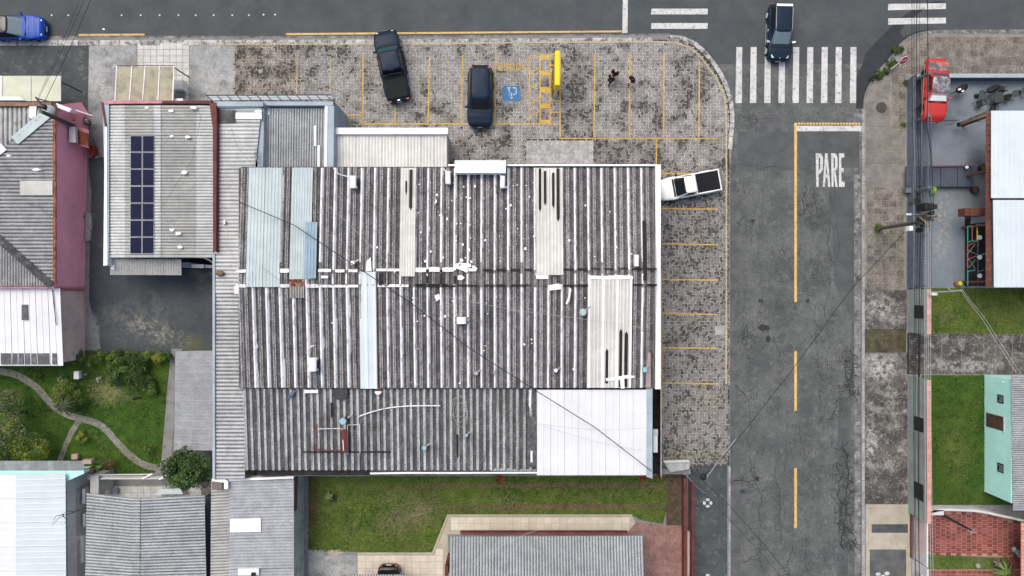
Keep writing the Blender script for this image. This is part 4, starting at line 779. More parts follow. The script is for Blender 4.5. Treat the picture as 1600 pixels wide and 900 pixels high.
part('gutter', MB().pbox(766, 730, 838, 735.5, 4.1, 4.26), M['bluewall'], lt2)
def low(q, dz, m, nm, th=.03, zf=zlow, par=lt2):
    vb = [lp(x, y, zf(y) + .16 + dz) for x, y in q]; vt = [v + Vector((0, 0, th)) for v in vb]
    if (vt[1] - vt[0]).cross(vt[2] - vt[0]).z < 0: vb.reverse(); vt.reverse()
    part(nm, MB().hexa(vb, vt), m, par)
low([(824, 650), (838, 650), (838.4, 730), (824, 730)], .02, M['canal2'], 'patch_sheet')
low([(826, 608), (830, 608), (829, 640), (826, 632)], .06, M['membrane'], 'sealing_patch'); low([(829, 704), (832, 704), (832, 722), (829, 722)], .06, M['membrane2'], 'sealing_patch')
low([(474, 704.8), (611, 704.8), (611, 707), (474, 707)], .03, M['tar'], 'tar_patch')
low([(518, 628), (522, 628), (522, 650), (518, 652)], .02, M['tar'], 'tar_patch'); low([(713, 678), (716.5, 678), (716.5, 712), (714, 718)], .02, M['tar'], 'tar_patch')

wr = thing('white_roof_wing', 'bright white flat roof at the warehouse corner with a black cable across it', 'roof wing', P(925, 675))
walls(wr, [(844, 612), (1012, 612), (1012, 739), (844, 739)], .1, 4.5, .2, M['whitewall'])
cquad(wr, [(839, 609), (1011, 609), (839, 742.5), (1011, 742.5)], [4.95, 4.95, 4.6, 4.6], 10.6, .03, M['whiteroof'], 21.5, 1, prof=[(0, 0), (.86, 0), (.9, 1), (.96, 1)], jit=.004)
part('coping', MB().hexa([P(1010, 745, 4.5), P(1019.5, 748, 4.5), P(1019.5, 607, 4.5), P(1010, 607, 4.5)], [P(1010, 745, 5.02), P(1019.5, 748, 5.02), P(1019.5, 607, 5.02), P(1010, 607, 5.02)]), M['bluewall'], wr)
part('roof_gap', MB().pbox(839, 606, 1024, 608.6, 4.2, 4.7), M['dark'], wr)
part('side_duct', MB().pbox(1021, 675, 1027.5, 707, 3.0, 3.4), M['white'], wr); part('side_duct', MB().pbox(1020.5, 671, 1028, 679, 3.41, 3.6), M['whitewall'], wr)
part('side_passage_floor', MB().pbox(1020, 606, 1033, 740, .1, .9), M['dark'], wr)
part('side_wall', MB().hexa([P(1031.2, 742, 0), P(1033.2, 748, 0), P(1033.2, 604, 0), P(1031.2, 604, 0)], [P(1032.0, 742, 2.5), P(1034, 748, 2.5), P(1034, 604, 2.5), P(1032.0, 604, 2.5)]), M['greywall'], wr)

# long strip building west of the warehouse
sb = thing('side_strip_building', 'long narrow building left of the warehouse, pale sheets above, darker corrugated sheets below', 'building', P(357, 450))
walls(sb, [(336, 172), (378, 172), (378, 745), (336, 745)], .1, 3.85, .18, M['greywall'])
cquad(sb, [(335, 168), (335, 459), (409, 168), (378, 459)], [4.05, 4.05, 4.3, 4.3], 6.0, .05, M['cement'], 24, 1)
cquad(sb, [(335, 459), (335, 749), (382, 459), (383, 749)], [4.0, 4.0, 4.25, 4.25], 5.9, .055, M['cement_g'], 23.6, 1)
part('flashing', MB().pbox(332, 395, 335.6, 749, 3.8, 4.2), M['bluewall'], sb)
part('flashing', MB().pbox(336, 159, 411, 166, 3.8, 4.5), M['bluewall'], sb)
part('dark_sheet', MB().hexa([P(341, 192, 4.19), P(368, 192, 4.26), P(368, 172, 4.26), P(341, 172, 4.19)], [P(341, 192, 4.2), P(368, 192, 4.27), P(368, 172, 4.27), P(341, 172, 4.2)]), M['cement_d'], sb)
for (a, b, c, d) in ((368, 177, 409, 186), (397, 172, 409, 176), (366, 447, 378, 459), (349, 343, 352, 350)): part('white_patch', MB().hexa([P(a, d, 4.2), P(c, d, 4.38), P(c, b, 4.38), P(a, b, 4.2)], [P(a, d, 4.27), P(c, d, 4.44), P(c, b, 4.44), P(a, b, 4.27)]), M['membrane2'], sb)
part('coping', MB().hexa([P(373, 607, 4.5), P(377, 607, 4.5), P(377, 262, 4.5), P(373, 262, 4.5)], [P(373.5, 607, 5.1), P(377, 607, 5.1), P(377, 262, 5.1), P(373.5, 262, 5.1)]), M['canal'], wh)

# small blue building north-west of the warehouse
bb = thing('blue_parapet_building', 'small building with pale blue parapets and a grey corrugated roof below the sign frame', 'building', P(462, 210))
cquad(bb, [(412, 169), (509, 169), (411, 262), (507, 262)], [3.7, 3.7, 3.5, 3.5], 4.0, .05, M['cement_v'], 24, 3, lap=.06)
zt = 4.2
part('parapet', MB().prism([(404, 169), (412.5, 169), (411, 262), (402.5, 262)], .1, zt), M['bluewall'], bb)
part('parapet', MB().prism([(508, 165), (522, 165), (521, 262), (506.5, 262)], .1, zt), M['bluewall'], bb)
part('parapet', MB().prism([(338, 158.5), (521.6, 158.5), (521.6, 164.6), (338, 164.6)], .1, zt - .05), M['bluewall'], bb)
part('parapet_cap', MB().prism([(507.5, 166), (511.8, 166), (510.6, 261.5), (506.4, 261.5)], zt, zt + .05), M['white'], bb)
part('fascia', MB().prism([(338, 165), (404, 165), (404, 168.6), (338, 168.6)], 3.5, 4.35), M['bluewall'], bb)
for (a, b, c, d) in ((416, 167.5, 421, 179), (491, 196, 494, 228), (496, 227, 499.5, 262)): part('white_patch', MB().pbox(a, b, c, d, 3.5, 3.74), M['membrane2'], bb)
# bracketed glass fascia along its front
cn = thing('sign_frame', 'long bracketed metal sign frame along the front edge of the blue parapet building', 'sign frame', P(420, 158))
part('panel', MB().prism([(324, 150), (516, 149), (521, 156), (333, 157.5)], 3.9, 3.96), M['whiteroof_s'], cn)
part('rail', MB().beam(P(322, 149, 4.2), P(517, 148.3, 4.2), .07), M['darkmetal'], cn); part('rail', MB().beam(P(332, 157.4, 4.1), P(523, 155.6, 4.1), .05), M['darkmetal'], cn)
for i in range(13): x = 323 + i * 15.6; part('bracket', MB().beam(P(x, 149, 4.19), P(x + 10, 159, 4.0), .05), M['darkmetal'], cn)
part('end_bracket', MB().beam(P(522, 155, 4.1), P(522, 166, 4.1), .10), M['darkmetal'], cn)

cp = thing('carport_extension', 'cream ribbed sheet roof with a white edge between the blue building and the parking bays', 'extension', P(607, 232))
walls(cp, [(516, 204), (697, 204), (697, 262), (516, 262)], .1, 3.15, .15, M['greywall'])
cquad(cp, [(516, 210), (699, 210), (516, 261.5), (699, 261.5)], [3.42, 3.42, 3.28, 3.28], 4.9, .04, M['cream'], 20.4, 1)
part('coping', MB().pbox(514.5, 199.5, 699.8, 209.4, 3.1, 3.72), M['white'], cp)
part('metal_patch', MB().pbox(514, 234, 525.5, 260, 3.42, 3.5), M['lblue'], cp)
part('rust_stain_plate', MB().pbox(517, 236, 521.5, 252, 3.5, 3.512), M['rust'], cp)
bs = thing('box_sign', 'long white box standing across the north edge of the warehouse roof', 'box sign', P(751, 261, 5.2))
part('box', MB().pbox(710.5, 250.5, 790.5, 270.2, 5.2, 6.0), M['white'], bs, bevel=.02); part('leg', MB().pbox(715, 262, 718, 268, 4.9, 5.2), M['darkmetal'], bs); part('leg', MB().pbox(783, 262, 786, 268, 4.9, 5.2), M['darkmetal'], bs)

# ------------------------------------------------------------------ west houses
sh = thing('solar_house', 'house with a pale corrugated roof carrying the solar panels, white wall on its left', 'house', P(248, 285))
walls(sh, [(171, 166), (328, 166), (328, 400), (171, 400)], .1, 3.5, .18, M['whitewall'])
zs = 3.7
for (xa, xb, m, za, zb) in ((170.5, 195.5, 'cement', 3.55, 3.72), (195, 242, 'cement_y', 3.71, 3.98), (250.5, 307.5, 'cement_y', 3.98, 3.70), (307, 333, 'cement', 3.71, 3.55)):
    cquad(sh, [(xa, 164.5), (xa, 403), (xb, 164.5), (xb, 403)], [za, za, zb, zb], 5.0, .045, M[m], 25, 1)
cquad(sh, [(241, 164.5), (241, 403), (251.5, 164.5), (251.5, 403)], [4.02, 4.02, 4.02, 4.02], 5.0, .045, M['cement'], 25, 1, name='ridge_cap')
part('parapet', MB().hexa([P(168, 403, 3), P(171, 403, 3), P(171, 162, 3), P(160, 160, 3)], [P(167, 403, 3.72), P(170.4, 403, 3.72), P(170.4, 163, 3.72), P(160, 161, 3.72)]), M['bluewall'], sh)
part('parapet_cap', MB().prism([(163.6, 198), (166.8, 198), (167.8, 414), (161.5, 415)], 2.8, 3.78), M['white'], sh)
part('parapet_cap', MB().prism([(158, 160), (161, 160), (166.8, 197.5), (163.6, 197.5)], 2.8, 3.78), M['maroon'], sh)
part('front_coping', MB().prism([(160, 158), (253, 157.5), (253, 161.5), (163, 162)], 3, 3.8), M['pinkdeep'], sh)
part('front_coping', MB().prism([(253.2, 157.5), (330, 157), (330, 162), (253.2, 161.5)], 3, 3.8), M['maroon'], sh)
part('side_coping', MB().prism([(327, 160), (337, 160), (338.6, 176), (337.4, 393), (333, 393), (332.4, 200)], 2.9, 4.6), M['maroon'], sh)
part('corner_wall', MB().prism([(161.5, 415.4), (173, 415.4), (173, 404), (167.5, 404)], .1, 2.6), M['whitewall'], sh)
part('downpipe', MB().pbox(173.5, 402, 178.5, 421, 2.9, 3.1), M['white'], sh)
for (x, y, r_) in ((288, 269, 5), (268, 359, 4), (278, 365, 4.5), (281, 386, 4), (267, 173, 4), (302, 168, 5), (229, 168, 3), (268, 213, 3), (293, 214, 4)): part('repair_patch', MB().prism(blob(x, y, r_, r_ * .55, 9, .3, seed=2), 3.86, 4.02), M['membrane2'], sh)
aw = thing('side_awning', 'low grey fine ribbed awning below the solar house roof, over the asphalt yard', 'awning', P(228, 415))
cquad(aw, [(172.5, 405), (283.5, 405), (172, 429.5), (284, 430)], [3.2, 3.2, 2.9, 2.9], 2.6, .015, M['cement_y'], 28, 1)
for x in (176, 281): part('post', MB().tube([P(x, 428, 0.1) * 1, P(x, 428, 2.9)], .04), M['darkmetal'], aw)
pz = thing('porch_corner', 'shaded porch with lilac wall and white sill at lower right of the solar house', 'porch', P(308, 409))
part('floor', MB().pbox(284, 403.5, 332, 420, .1, .14), M['dark'], pz); part('wall', MB().pbox(284, 410, 297, 418, .14, 1.3), mat('lilac_wall', (.40, .33, .47), rough=.9), pz); part('sill', MB().pbox(299, 413, 318, 418.5, .5, 1.3), M['white'], pz); part('sill', MB().pbox(321, 414, 332, 418.5, .5, 1.3), M['whitewall'], pz)
part('pipe', MB().tube([P(305, 402, 3.0), P(318, 402.5, 3.0), P(328, 407, 2.9), P(332, 410, 2.8)], .04), M['white'], pz)
sa = thing('solar_array', 'array of dark blue solar panels in two columns on the pale corrugated roof', 'solar panels', P(222, 304, 3.95))
ys = [211.5, 237.6, 264, 290.6, 317.3, 343.8, 370.3, 396.8]
for i in range(7):
    for j in range(2):
        xa = 203.6 + j * 19.1 - i * .1; xb = xa + 18.4; za, zb = (3.83, 3.95) if j == 0 else (3.955, 4.07); y0_, y1_ = ys[i] + .5, ys[i + 1] - .5
        fr = part('panel', MB().hexa([P(xa, y1_, za), P(xb, y1_, zb), P(xb, y0_, zb), P(xa, y0_, za)], [P(xa, y1_, za + .04), P(xb, y1_, zb + .04), P(xb, y0_, zb + .04), P(xa, y0_, za + .04)]), M['alu'], sa)
        cells = MB()
        for a in range(3):
            for b in range(6):
                u0, u1, v0, v1 = .03 + a * .314, .03 + a * .314 + .308, .02 + b * .160, .02 + b * .160 + .155
                def q_(u, v): x = xa + (xb - xa) * u; return P(x, y1_ + (y0_ - y1_) * v, za + (zb - za) * u + .048)
                cells.add([q_(u0, v0), q_(u1, v0), q_(u1, v1), q_(u0, v1)], [(0, 1, 2, 3)])
        base_ = MB().add([q_(.03, .02) - Vector((0, 0, .004)), q_(.97, .02) - Vector((0, 0, .004)), q_(.97, .98) - Vector((0, 0, .004)), q_(.03, .98) - Vector((0, 0, .004))], [(0, 1, 2, 3)])
        cells.v += base_.v; k_ = len(cells.v); cells.f.append((k_ - 4, k_ - 3, k_ - 2, k_ - 1)); part('solar_cells', cells, M['panel_blue'], fr)
aw2 = thing('polycarbonate_awning', 'mouldy beige translucent awning of four white ribbed panels above the solar house', 'awning', P(225, 130))
for i in range(4):
    xs_ = [182.5, 206.5, 227, 249.5, 272]; xt = [180, 202.5, 223, 247, 270]
    q = [P(xt[i] - .0, 157, 2.7), P(xt[i + 1] - .8, 157, 2.7), P(xs_[i + 1] - .8, 103, 2.4), P(xs_[i], 103, 2.4)]
    mb = MB()
    for k in range(6):
        t0, t1 = k / 6, (k + 1) / 6
        f = lambda u, t: q[0].lerp(q[1], u).lerp(q[3].lerp(q[2], u), t) + Vector((0, 0, -.25 * t * t))
        mb.add([f(0, t0), f(1, t0), f(1, t1), f(0, t1)], [(0, 1, 2, 3)])
    part('panel', mb, M['awning_dirty'], aw2)
for i in range(5): part('rib', MB().tube([P(xt[i], 157, 2.73), P(xt[i] + (xs_[i] - xt[i]) * .5, 130, 2.53), P(xs_[i], 103, 2.19)], .045), M['white'], aw2)
part('frame', MB().beam(P(182, 102.5, 2.15), P(272.5, 102.5, 2.15), .05), M['wood'], aw2)
part('bracket', MB().beam(P(274, 107, 2.3), P(296, 121, .3), .07), M['darkmetal'], aw2)
bx = thing('white_cabinet', 'small white cabinet beside the beige awning on the white tiles', 'cabinet', P(279, 131, .12)); part('body', MB().pbox(272.5, 124, 284.5, 139, .12, 1.0), M['white'], bx, bevel=.02); part('door', MB().pbox(273.5, 139.1, 283.5, 139.8, .2, .95), M['whitewall'], bx)
bx = thing('white_cabinet', 'low white box half hidden by the roof edge below the small cabinet', 'cabinet', P(279, 156, .12)); part('body', MB().pbox(272, 154, 285.5, 157.2, 1.0, 2.4), M['white'], bx); part('plinth', MB().pbox(272, 140.5, 285, 153.5, .12, .5), M['concrete_g'], bx)

ph = thing('pink_house', 'pink walled house with a grey hipped corrugated roof on the left edge', 'house', P(30, 300))
zp = 3.8
part('wall', MB().hexa([P(85, 450, 0) + Vector((2.2, 0, .1)), P(133.5, 450, 0) + Vector((0, 0, .1)), P(139, 177, 0) + Vector((0, 0, .1)), P(85, 160, 0) + Vector((2.2, 0, .1))], [P(78, 450, 3.8), P(83.5, 450, 3.8), P(86, 165, 3.8), P(78, 165, 3.8)]), M['pinkwall'], ph)
part('trim', MB().hexa([P(-200, 451, 3.0), P(134, 452, 0.2), P(134, 448.5, 0.2), P(-200, 447, 3.0)], [P(-200, 450.2, 3.75), P(84, 450.2, 3.75), P(84, 447.5, 3.75), P(-200, 447.5, 3.75)]), M['pinkdeep'], ph)
zh = 5.0
def hp(x, y, z): return P(x, y, z)
# east slope: ribs run from the hips to the east eave
we = (P(84, 168, 3.85) - P(84, 446, 3.85)).length
def e0(s): t = s / we; y = 168 + 278 * t; return P(84, y, 3.85)
def e1(s):
    t = s / we; y = 168 + 278 * t
    xl = -8
    if y < 238: xl = 78 - (y - 168) * 1.12
    if y > 372: xl = -5 + (y - 372) * 1.12
    zz = 3.85 + (84 - xl) / 92 * 1.1; return P(xl, y, zz)
corr(ph, e0, e1, we, .26, .055, M['cement_d'], 1.05, 1)
wn_ = (P(-140, 168, 3.85) - P(78, 168, 3.85)).length
def n0(s): x = -140 + 218 * s / wn_; return P(x, 167, 3.85)
def n1(s): x = -140 + 218 * s / wn_; yl = 167 + max(0, (78 - x)) / 1.12; yl = min(yl, 240); return P(x, yl, 3.85 + (yl - 167) / 73 * .98)
corr(ph, n0, n1, wn_, .30, .055, M['cement_d'], 1.05, 1)
def s0(s): x = -140 + 218 * s / wn_; return P(x, 447, 3.85)
def s1(s): x = -140 + 218 * s / wn_; yl = max(372, 447 - max(0, 78 - x) / 1.12); return P(x, yl, 3.85 + (447 - yl) / 75 * .98)
corr(ph, s0, s1, wn_, .22, .055, M['cement_d'], 1.05, 1)
part('hip_flashing', MB().beam(P(-20, 254, 5.02), P(22, 222, 4.55), .62, .03), M['cement_d'], ph)
part('hip_flashing', MB().beam(P(22.5, 220, 4.62), P(73, 178, 4.03), .72, .03), M['lblue'], ph)
part('hip_flashing', MB().beam(P(-14, 362, 5.05), P(80, 446, 3.98), .55, .03), M['cement_d'], ph)
part('hip_flashing', MB().beam(P(-20, 248, 5.1), P(6, 229, 4.84), .62, .03), M['white'], ph)
part('white_sheet', MB().prism([(46, 166), (57, 166), (55, 184), (46, 188)], 4.02, 4.10), M['white'], ph)
part('skylight_sheet', MB().hexa([P(31, 305, 4.58), P(82, 305, 3.99), P(82, 282.5, 3.99), P(31, 282.5, 4.58)], [P(31, 305, 4.60), P(82, 305, 4.01), P(82, 282.5, 4.01), P(31, 282.5, 4.60)]), M['cream'], ph)
for (x, y) in ((11, 243), (57, 265), (66, 434), (40, 426)): part('repair_patch', MB().prism(blob(x, y, 7, 2, 9, .3), 3.95, 4.75 if x < 20 else 4.3 if x < 60 and y<300 else 4.1), M['membrane2'], ph)
me = None
for i in range(44):                     # terracotta edge tiles
    p = P(85.3, 166 + i * 6.4, 3.85)
    if me is None: o = mesh_obj('edge_tile', MB().hexa([(-.10, -.15, -.06), (.13, -.15, -.06), (.13, .15, -.06), (-.10, .15, -.06)], [(-.06, -.15, .06), (.10, -.15, .03), (.10, .15, .03), (-.06, .15, .07)]), M['terracotta']); me = o.data
    else: o = bpy.data.objects.new('edge_tile', me); COL.objects.link(o)
    o.parent = ph; q = org(ph); o.location = (p.x - q.x + random.uniform(-.02, .02), p.y - q.y, p.z - q.z + .03)
part('parapet', MB().prism([(-140, 158), (80, 160), (80, 165.5), (-140, 165.5)], 3.2, 4.15), mat('flaking_brick_parapet', (.30, .17, .12), (.18, .12, .09), 4, .4, .6, rough=.95, layers=[((.4, .36, .3), 5, .6, .7, .5)]), ph)
part('parapet_cap', MB().prism([(-140, 151), (30, 151), (38, 156.5), (-140, 156.5)], 3.9, 4.2), M['white'], ph)
part('front_coping', MB().prism([(88, 161), (112, 170), (108, 175), (87, 167)], 3.2, 3.75), M['white'], ph)
part('front_parapet', MB().hexa([P(112, 176, 1.8), P(144, 184, 1.6), P(144, 180, 1.6), P(112, 171, 1.8)], [P(112, 176, 2.9), P(144, 184, 2.2), P(144, 180, 2.2), P(112, 171, 2.9)]), M['pinkdeep'], ph)
part('front_coping', MB().hexa([P(118, 173, 2.9), P(144, 181.5, 2.3), P(144, 179.8, 2.3), P(118, 171, 2.9)], [P(118, 173, 3.0), P(144, 181.5, 2.4), P(144, 179.8, 2.4), P(118, 171, 3.0)]), M['white'], ph)
part('vent_hole', MB().prism(blob(114, 187.5, 1.3, 1.3, 10, 0), 1.75, 1.85), M['dark'], ph)
# porch box
pb = thing('gas_shelter', 'pink box shelter with a rusty orange top built onto the pink wall', 'shelter', P(124, 214))
part('side', MB().hexa([P(121, 199, 0), P(139, 204, 0), P(139, 231, 0), P(120, 225, 0)][::-1], [P(120, 197, 2.0), P(138.5, 203, 2.0), P(138.5, 231, 2.0), P(119, 226, 2.0)][::-1]), M['pinkdeep'], pb)
part('roof', MB().prism([(121.3, 203.5), (137, 208), (137.4, 228.5), (120.8, 223.5)], 2.0, 2.08), mat('rusty_orange_board', (.24, .07, .025), (.15, .045, .02), 3, .4, .6, rough=.9, speck=.2), pb)
part('white_panel', MB().prism([(108, 198), (117, 198), (118.5, 223), (107.5, 222)], 2.2, 2.5), M['whitewall'], pb)
aw3 = thing('green_awning', 'pale green translucent awning over the dark forecourt above the pink house', 'awning', P(50, 137))
for i, (xa, xb) in enumerate(((-60, 2.6), (3.2, 47.6), (48.4, 94.6))): part('panel', MB().hexa([P(xa, 158, 2.9), P(xb, 158, 2.9), P(xb, 118.5, 2.7), P(xa, 118.5, 2.7)], [P(xa, 158, 2.93), P(xb, 158, 2.93), P(xb, 118.5, 2.73), P(xa, 118.5, 2.73)]), M['awning_green'] if i else M['white'], aw3)
for x in (2.9, 48, 94.9): part('rib', MB().beam(P(x, 118.3, 2.75), P(x, 158, 2.95), .05), M['cream'], aw3)
part('bracket', MB().beam(P(97, 129, 2.5), P(128, 144, .4), .07), M['darkmetal'], aw3)

wr2 = thing('white_roof_annex', 'white standing seam roof with grey stripes on its lower edge, beside the garden', 'annex', P(40, 510))
walls(wr2, [(-100, 455), (95, 455), (98, 566), (-100, 568)], .1, 2.85, .15, mat('salmon_beige_render', (.74, .55, .47), (.68, .50, .43), .8, .4, .6, rough=.9, layers=[((.3, .24, .2), 1.3, .56, .7, .5)]))
cquad(wr2, [(-160, 450), (94.5, 450), (-160, 571.5), (99.5, 571.5)], [3.3, 3.3, 3.0, 3.0], 9.6, .03, M['whiteroof'], 19.2, 1, prof=[(0, 0), (.86, 0), (.9, 1), (.96, 1)], jit=.004)
for (xa, xb) in ((1, 9), (9, 17), (19.5, 27), (29, 36.5), (38.5, 46.5), (49, 56.5), (59, 76.5), (81.5, 88.5)): part('grey_panel', MB().pbox(xa, 552, xb, 569.5, 3.02, 3.09), M['cement_g'], wr2)
part('grey_panel', MB().pbox(33.5, 476, 43.5, 500, 3.18, 3.28), M['cement_g'], wr2); part('cable', MB().tube([P(82, 453, 3.4), P(84, 475, 3.35), P(86, 490, 3.32), P(88, 508, 3.3)], .03), M['cable'], wr2)

wr3 = thing('white_roof_house', 'house with a long white seamed roof and mint gable in the lower left corner', 'house', P(50, 820))
walls(wr3, [(-60, 745), (105, 745), (107, 1080), (-60, 1080)], .1, 3.2, .18, M['whitewall'])
cquad(wr3, [(102.5, 739.5), (104.5, 1080), (25, 742), (24, 1080)], [3.6, 3.6, 4.0, 4.0], 9.2, .03, M['whiteroof_s'], 36, 2, prof=[(0, 0), (.8, 0), (.86, 1), (.94, 1)], jit=.004)
cquad(wr3, [(-140, 741), (-140, 1080), (25, 742), (24, 1080)], [3.5, 3.5, 4.0, 4.0], 9.2, .03, M['whiteroof'], 36, 2, prof=[(0, 0), (.8, 0), (.86, 1), (.94, 1)], jit=.004)
part('gable', MB().prism([(-40, 736), (131, 736), (131, 740), (104, 752), (103, 740), (28, 742.5), (-40, 742.5)], 2.6, 3.3), M['tealwall'], wr3)
for i in range(15): part('roof_tile', MB().hexa([P(-12 + i * 9.6, 737, 3.1), P(-3 + i * 9.6, 737, 3.1), P(-3 + i * 9.6, 720, 2.8), P(-12 + i * 9.6, 720, 2.8)], [P(-12 + i * 9.6, 737, 3.18), P(-2.6 + i * 9.6, 737, 3.18), P(-2.6 + i * 9.6, 720, 2.88), P(-12 + i * 9.6, 720, 2.88)]), M['greytile'], wr3)
part('chimney_block', MB().pbox(129, 718.5, 142.5, 725, 2.9, 3.3), M['pathpink'], wr3)
ww = thing('passage_wall', 'tall grey stained boundary wall between the white roof and the corrugated house', 'wall', P(118, 830))
part('panel', MB().prism([(112, 752), (118, 750), (120, 838), (113, 838)], .1, 2.2), M['greywall'], ww)
part('panel', MB().prism([(113, 840), (120, 840), (123, 1000), (115, 1000)], .1, 2.1), M['greywall'], ww)
for (a, b, c, d) in ((128, 764, 133, 787), (129, 803, 133, 823), (125, 837, 130, 880)): part('louvre', MB().pbox(a, b, c, d, 1.2, 1.7), M['whitewall'], ww)

ch = thing('corrugated_house', 'house with a grey violet gabled corrugated roof at the bottom left', 'house', P(225, 840))
walls(ch, [(140, 796), (310, 796), (310, 1080), (140, 1080)], .1, 3.3, .18, M['whitewall'])
cquad(ch, [(136, 770), (131, 1080), (214, 779), (212, 1080)], [3.45, 3.45, 4.1, 4.1], 4.75, .055, M['cement_v'], 24, 2, lap=.08)
cquad(ch, [(320, 773), (327, 1080), (214, 779), (212, 1080)], [3.45, 3.45, 4.1, 4.1], 4.75, .055, M['cement_v'], 24, 3, lap=.08)
cquad(ch, [(209, 778), (207, 1080), (219.5, 778), (217.5, 1080)], [4.12, 4.12, 4.12, 4.12], 4.75, .055, M['cement_v'], 24, 1, name='ridge_cap')
part('side_gutter', MB().prism([(321, 775), (328, 778), (328, 1000), (322, 1000)], 1.0, 2.4), M['slateblue_d'], ch)
pc = thing('back_porch', 'grey walled back porch with a white railing above the corrugated house', 'porch', P(200, 752))
part('wall', MB().pbox(141, 743, 154, 772, .1, 2.2), M['greywall'], pc); part('coping', MB().pbox(136, 744.5, 264, 749, 1.6, 1.9), M['greywall'], pc)
part('rail', MB().beam(P(138, 742.3, 2.0), P(240, 740.8, 2.0), .06), M['whitewall'], pc); part('rail', MB().beam(P(138, 748.2, 2.0), P(262, 747.8, 2.0), .06), M['whitewall'], pc)
part('beam', MB().beam(P(223, 748, 2.05), P(238, 740, 2.05), .1), M['white'], pc); part('beam', MB().beam(P(249, 749, 2.05), P(262, 741, 2.05), .1), M['white'], pc)
part('step', MB().prism([(166, 771), (180, 764), (184, 766), (182, 773)], .12, .5), M['slateblue'], pc); part('white_panel', MB().prism([(240, 773), (252, 764), (282, 764), (286, 772)], .4, .9), M['whiteroof_s'], pc)
part('pillar', MB().pbox(139, 735, 146, 744, .1, 1.0), M['wood'], pc)
lg = thing('light_grey_roof_house', 'house with a pale grey corrugated roof and one white skylight at the bottom', 'house', P(395, 840))
walls(lg, [(333, 772), (457, 750), (458, 1080), (333, 1080)], .1, 3.0, .18, mat('pale_stained_render', (.46, .47, .455), (.38, .385, .37), .9, .4, .6, rough=.9, speck=.12, layers=[((.16, .155, .14), 1.4, .54, .66, .7), ((.6, .6, .58), 2.6, .62, .72, .5)]))
cquad(lg, [(358.5, 749), (357, 1080), (330, 751), (328, 1080)], [3.55, 3.55, 3.2, 3.2], 4.6, .04, M['cement_y'], 24, 1)
cquad(lg, [(358.5, 747), (357, 1080), (459, 744), (460, 1080)], [3.6, 3.6, 3.2, 3.2], 4.6, .015, M['cement_s'], 48, 3)
part('ridge_coping', MB().prism([(331, 749.5), (458.5, 744), (458.5, 747.6), (331, 753)], 3.0, 3.75), M['white'], lg)
part('skylight', MB().hexa([P(359.5, 832, 3.62), P(407.5, 831, 3.45), P(407.5, 809.5, 3.45), P(359.5, 811, 3.62)], [P(359.5, 832, 3.68), P(407.5, 831, 3.52), P(407.5, 809.5, 3.52), P(359.5, 811, 3.68)]), M['white'], lg)
part('skylight', MB().pbox(372, 889, 404, 899, 3.5, 3.7), M['white'], lg); part('water_tank_hatch', MB().pbox(392, 896, 398, 904, 3.7, 3.9), M['dark'], lg)
part('chimney', MB().pbox(331, 752, 347, 764.6, 3.3, 3.9), mat('brown_grey_render', (.16, .14, .13), rough=.95), lg)
part('duct', MB().prism([(331, 748), (352, 748), (356, 752), (356, 764), (350, 764), (350, 754), (331, 752)], 3.7, 3.95), M['white'], lg)
part('edge_beam', MB().prism([(457.5, 748), (461, 748), (460, 800), (457, 800)], 2.4, 3.1), mat('brown_board', (.13, .09, .075), rough=.9), lg)
sd_ = thing('grey_shed', 'shed with a speckled grey roof between the garden path and the warehouse strip', 'shed', P(302, 625))
walls(sd_, [(276, 552), (328, 552), (328, 700), (276, 700)], .1, 2.4, .12, M['greywall'])
cquad(sd_, [(274, 548.5), (272, 702.5), (332, 548.5), (332, 704)], [2.6, 2.6, 2.9, 2.9], 11, .02, M['cement_s'], 22, 1, prof=[(0, 0), (.9, 0), (.93, 1), (.97, 1)])
# bottom centre
br = thing('brown_fascia_house', 'house with a bluish corrugated roof and maroon fascia on the beige patio at the bottom', 'house', P(855, 870))
walls(br, [(730, 868), (985, 868), (985, 1080), (730, 1080)], .1, 3.2, .18, M['whitewall'])
cquad(br, [(703, 838), (1004.5, 837), (700, 1080), (1013, 1080)], [3.3, 3.3, 3.9, 3.9], 4.75, .055, M['cement_v'], 24, 2)
part('fascia', MB().pbox(719, 831.6, 981, 835.4, 2.8, 3.2), M['maroon'], br); part('post', MB().pbox(695, 885, 700, 900, .1, 2.8), M['maroon'], br)
sc2 = thing('patio_canopy', 'small grey corrugated canopy over the rear of the black car at the bottom edge', 'canopy', P(600, 905))
cquad(sc2, [(550, 897.5), (636, 897.5), (550, 960), (636, 960)], [2.6, 2.6, 2.8, 2.8], 4.6, .05, M['cement_v'], 21, 1)
for x in (553, 633): part('post', MB().tube([P(x, 905, .1), P(x, 905, 2.6)], .05), M['white'], sc2)

# ------------------------------------------------------------------ east buildings
eb = thing('courtyard_bar', 'building with two white ribbed roofs and a dark red brick edge beside the blue courtyard', 'building', P(1580, 310))
zr2 = 4.0
walls(eb, [(1606, 190), (1760, 190), (1760, 440), (1606, 440)], .1, 3.7, .2, M['brownwall'])
for y in (180, 265, 350, 440): q = P(1547, y, 3.4); part('post', MB().box(q.x, q.x + .15, q.y - .08, q.y + .08, .1, 3.44), M['brownwall'], eb)
cquad(eb, [(1548.5, 173), (1700, 173), (1548.5, 309.5), (1700, 309.5)], [4.0, 4.0, 4.2, 4.2], 8.2, .03, M['whiteroof_s'], 16.4, 1, prof=[(0, 0), (.86, 0), (.9, 1), (.96, 1)], jit=.004)
cquad(eb, [(1551.5, 312.5), (1700, 312.5), (1553, 449), (1700, 449)], [4.2, 4.2, 4.0, 4.0], 8.2, .03, M['whiteroof_s'], 16.4, 1, prof=[(0, 0), (.86, 0), (.9, 1), (.96, 1)], jit=.004)
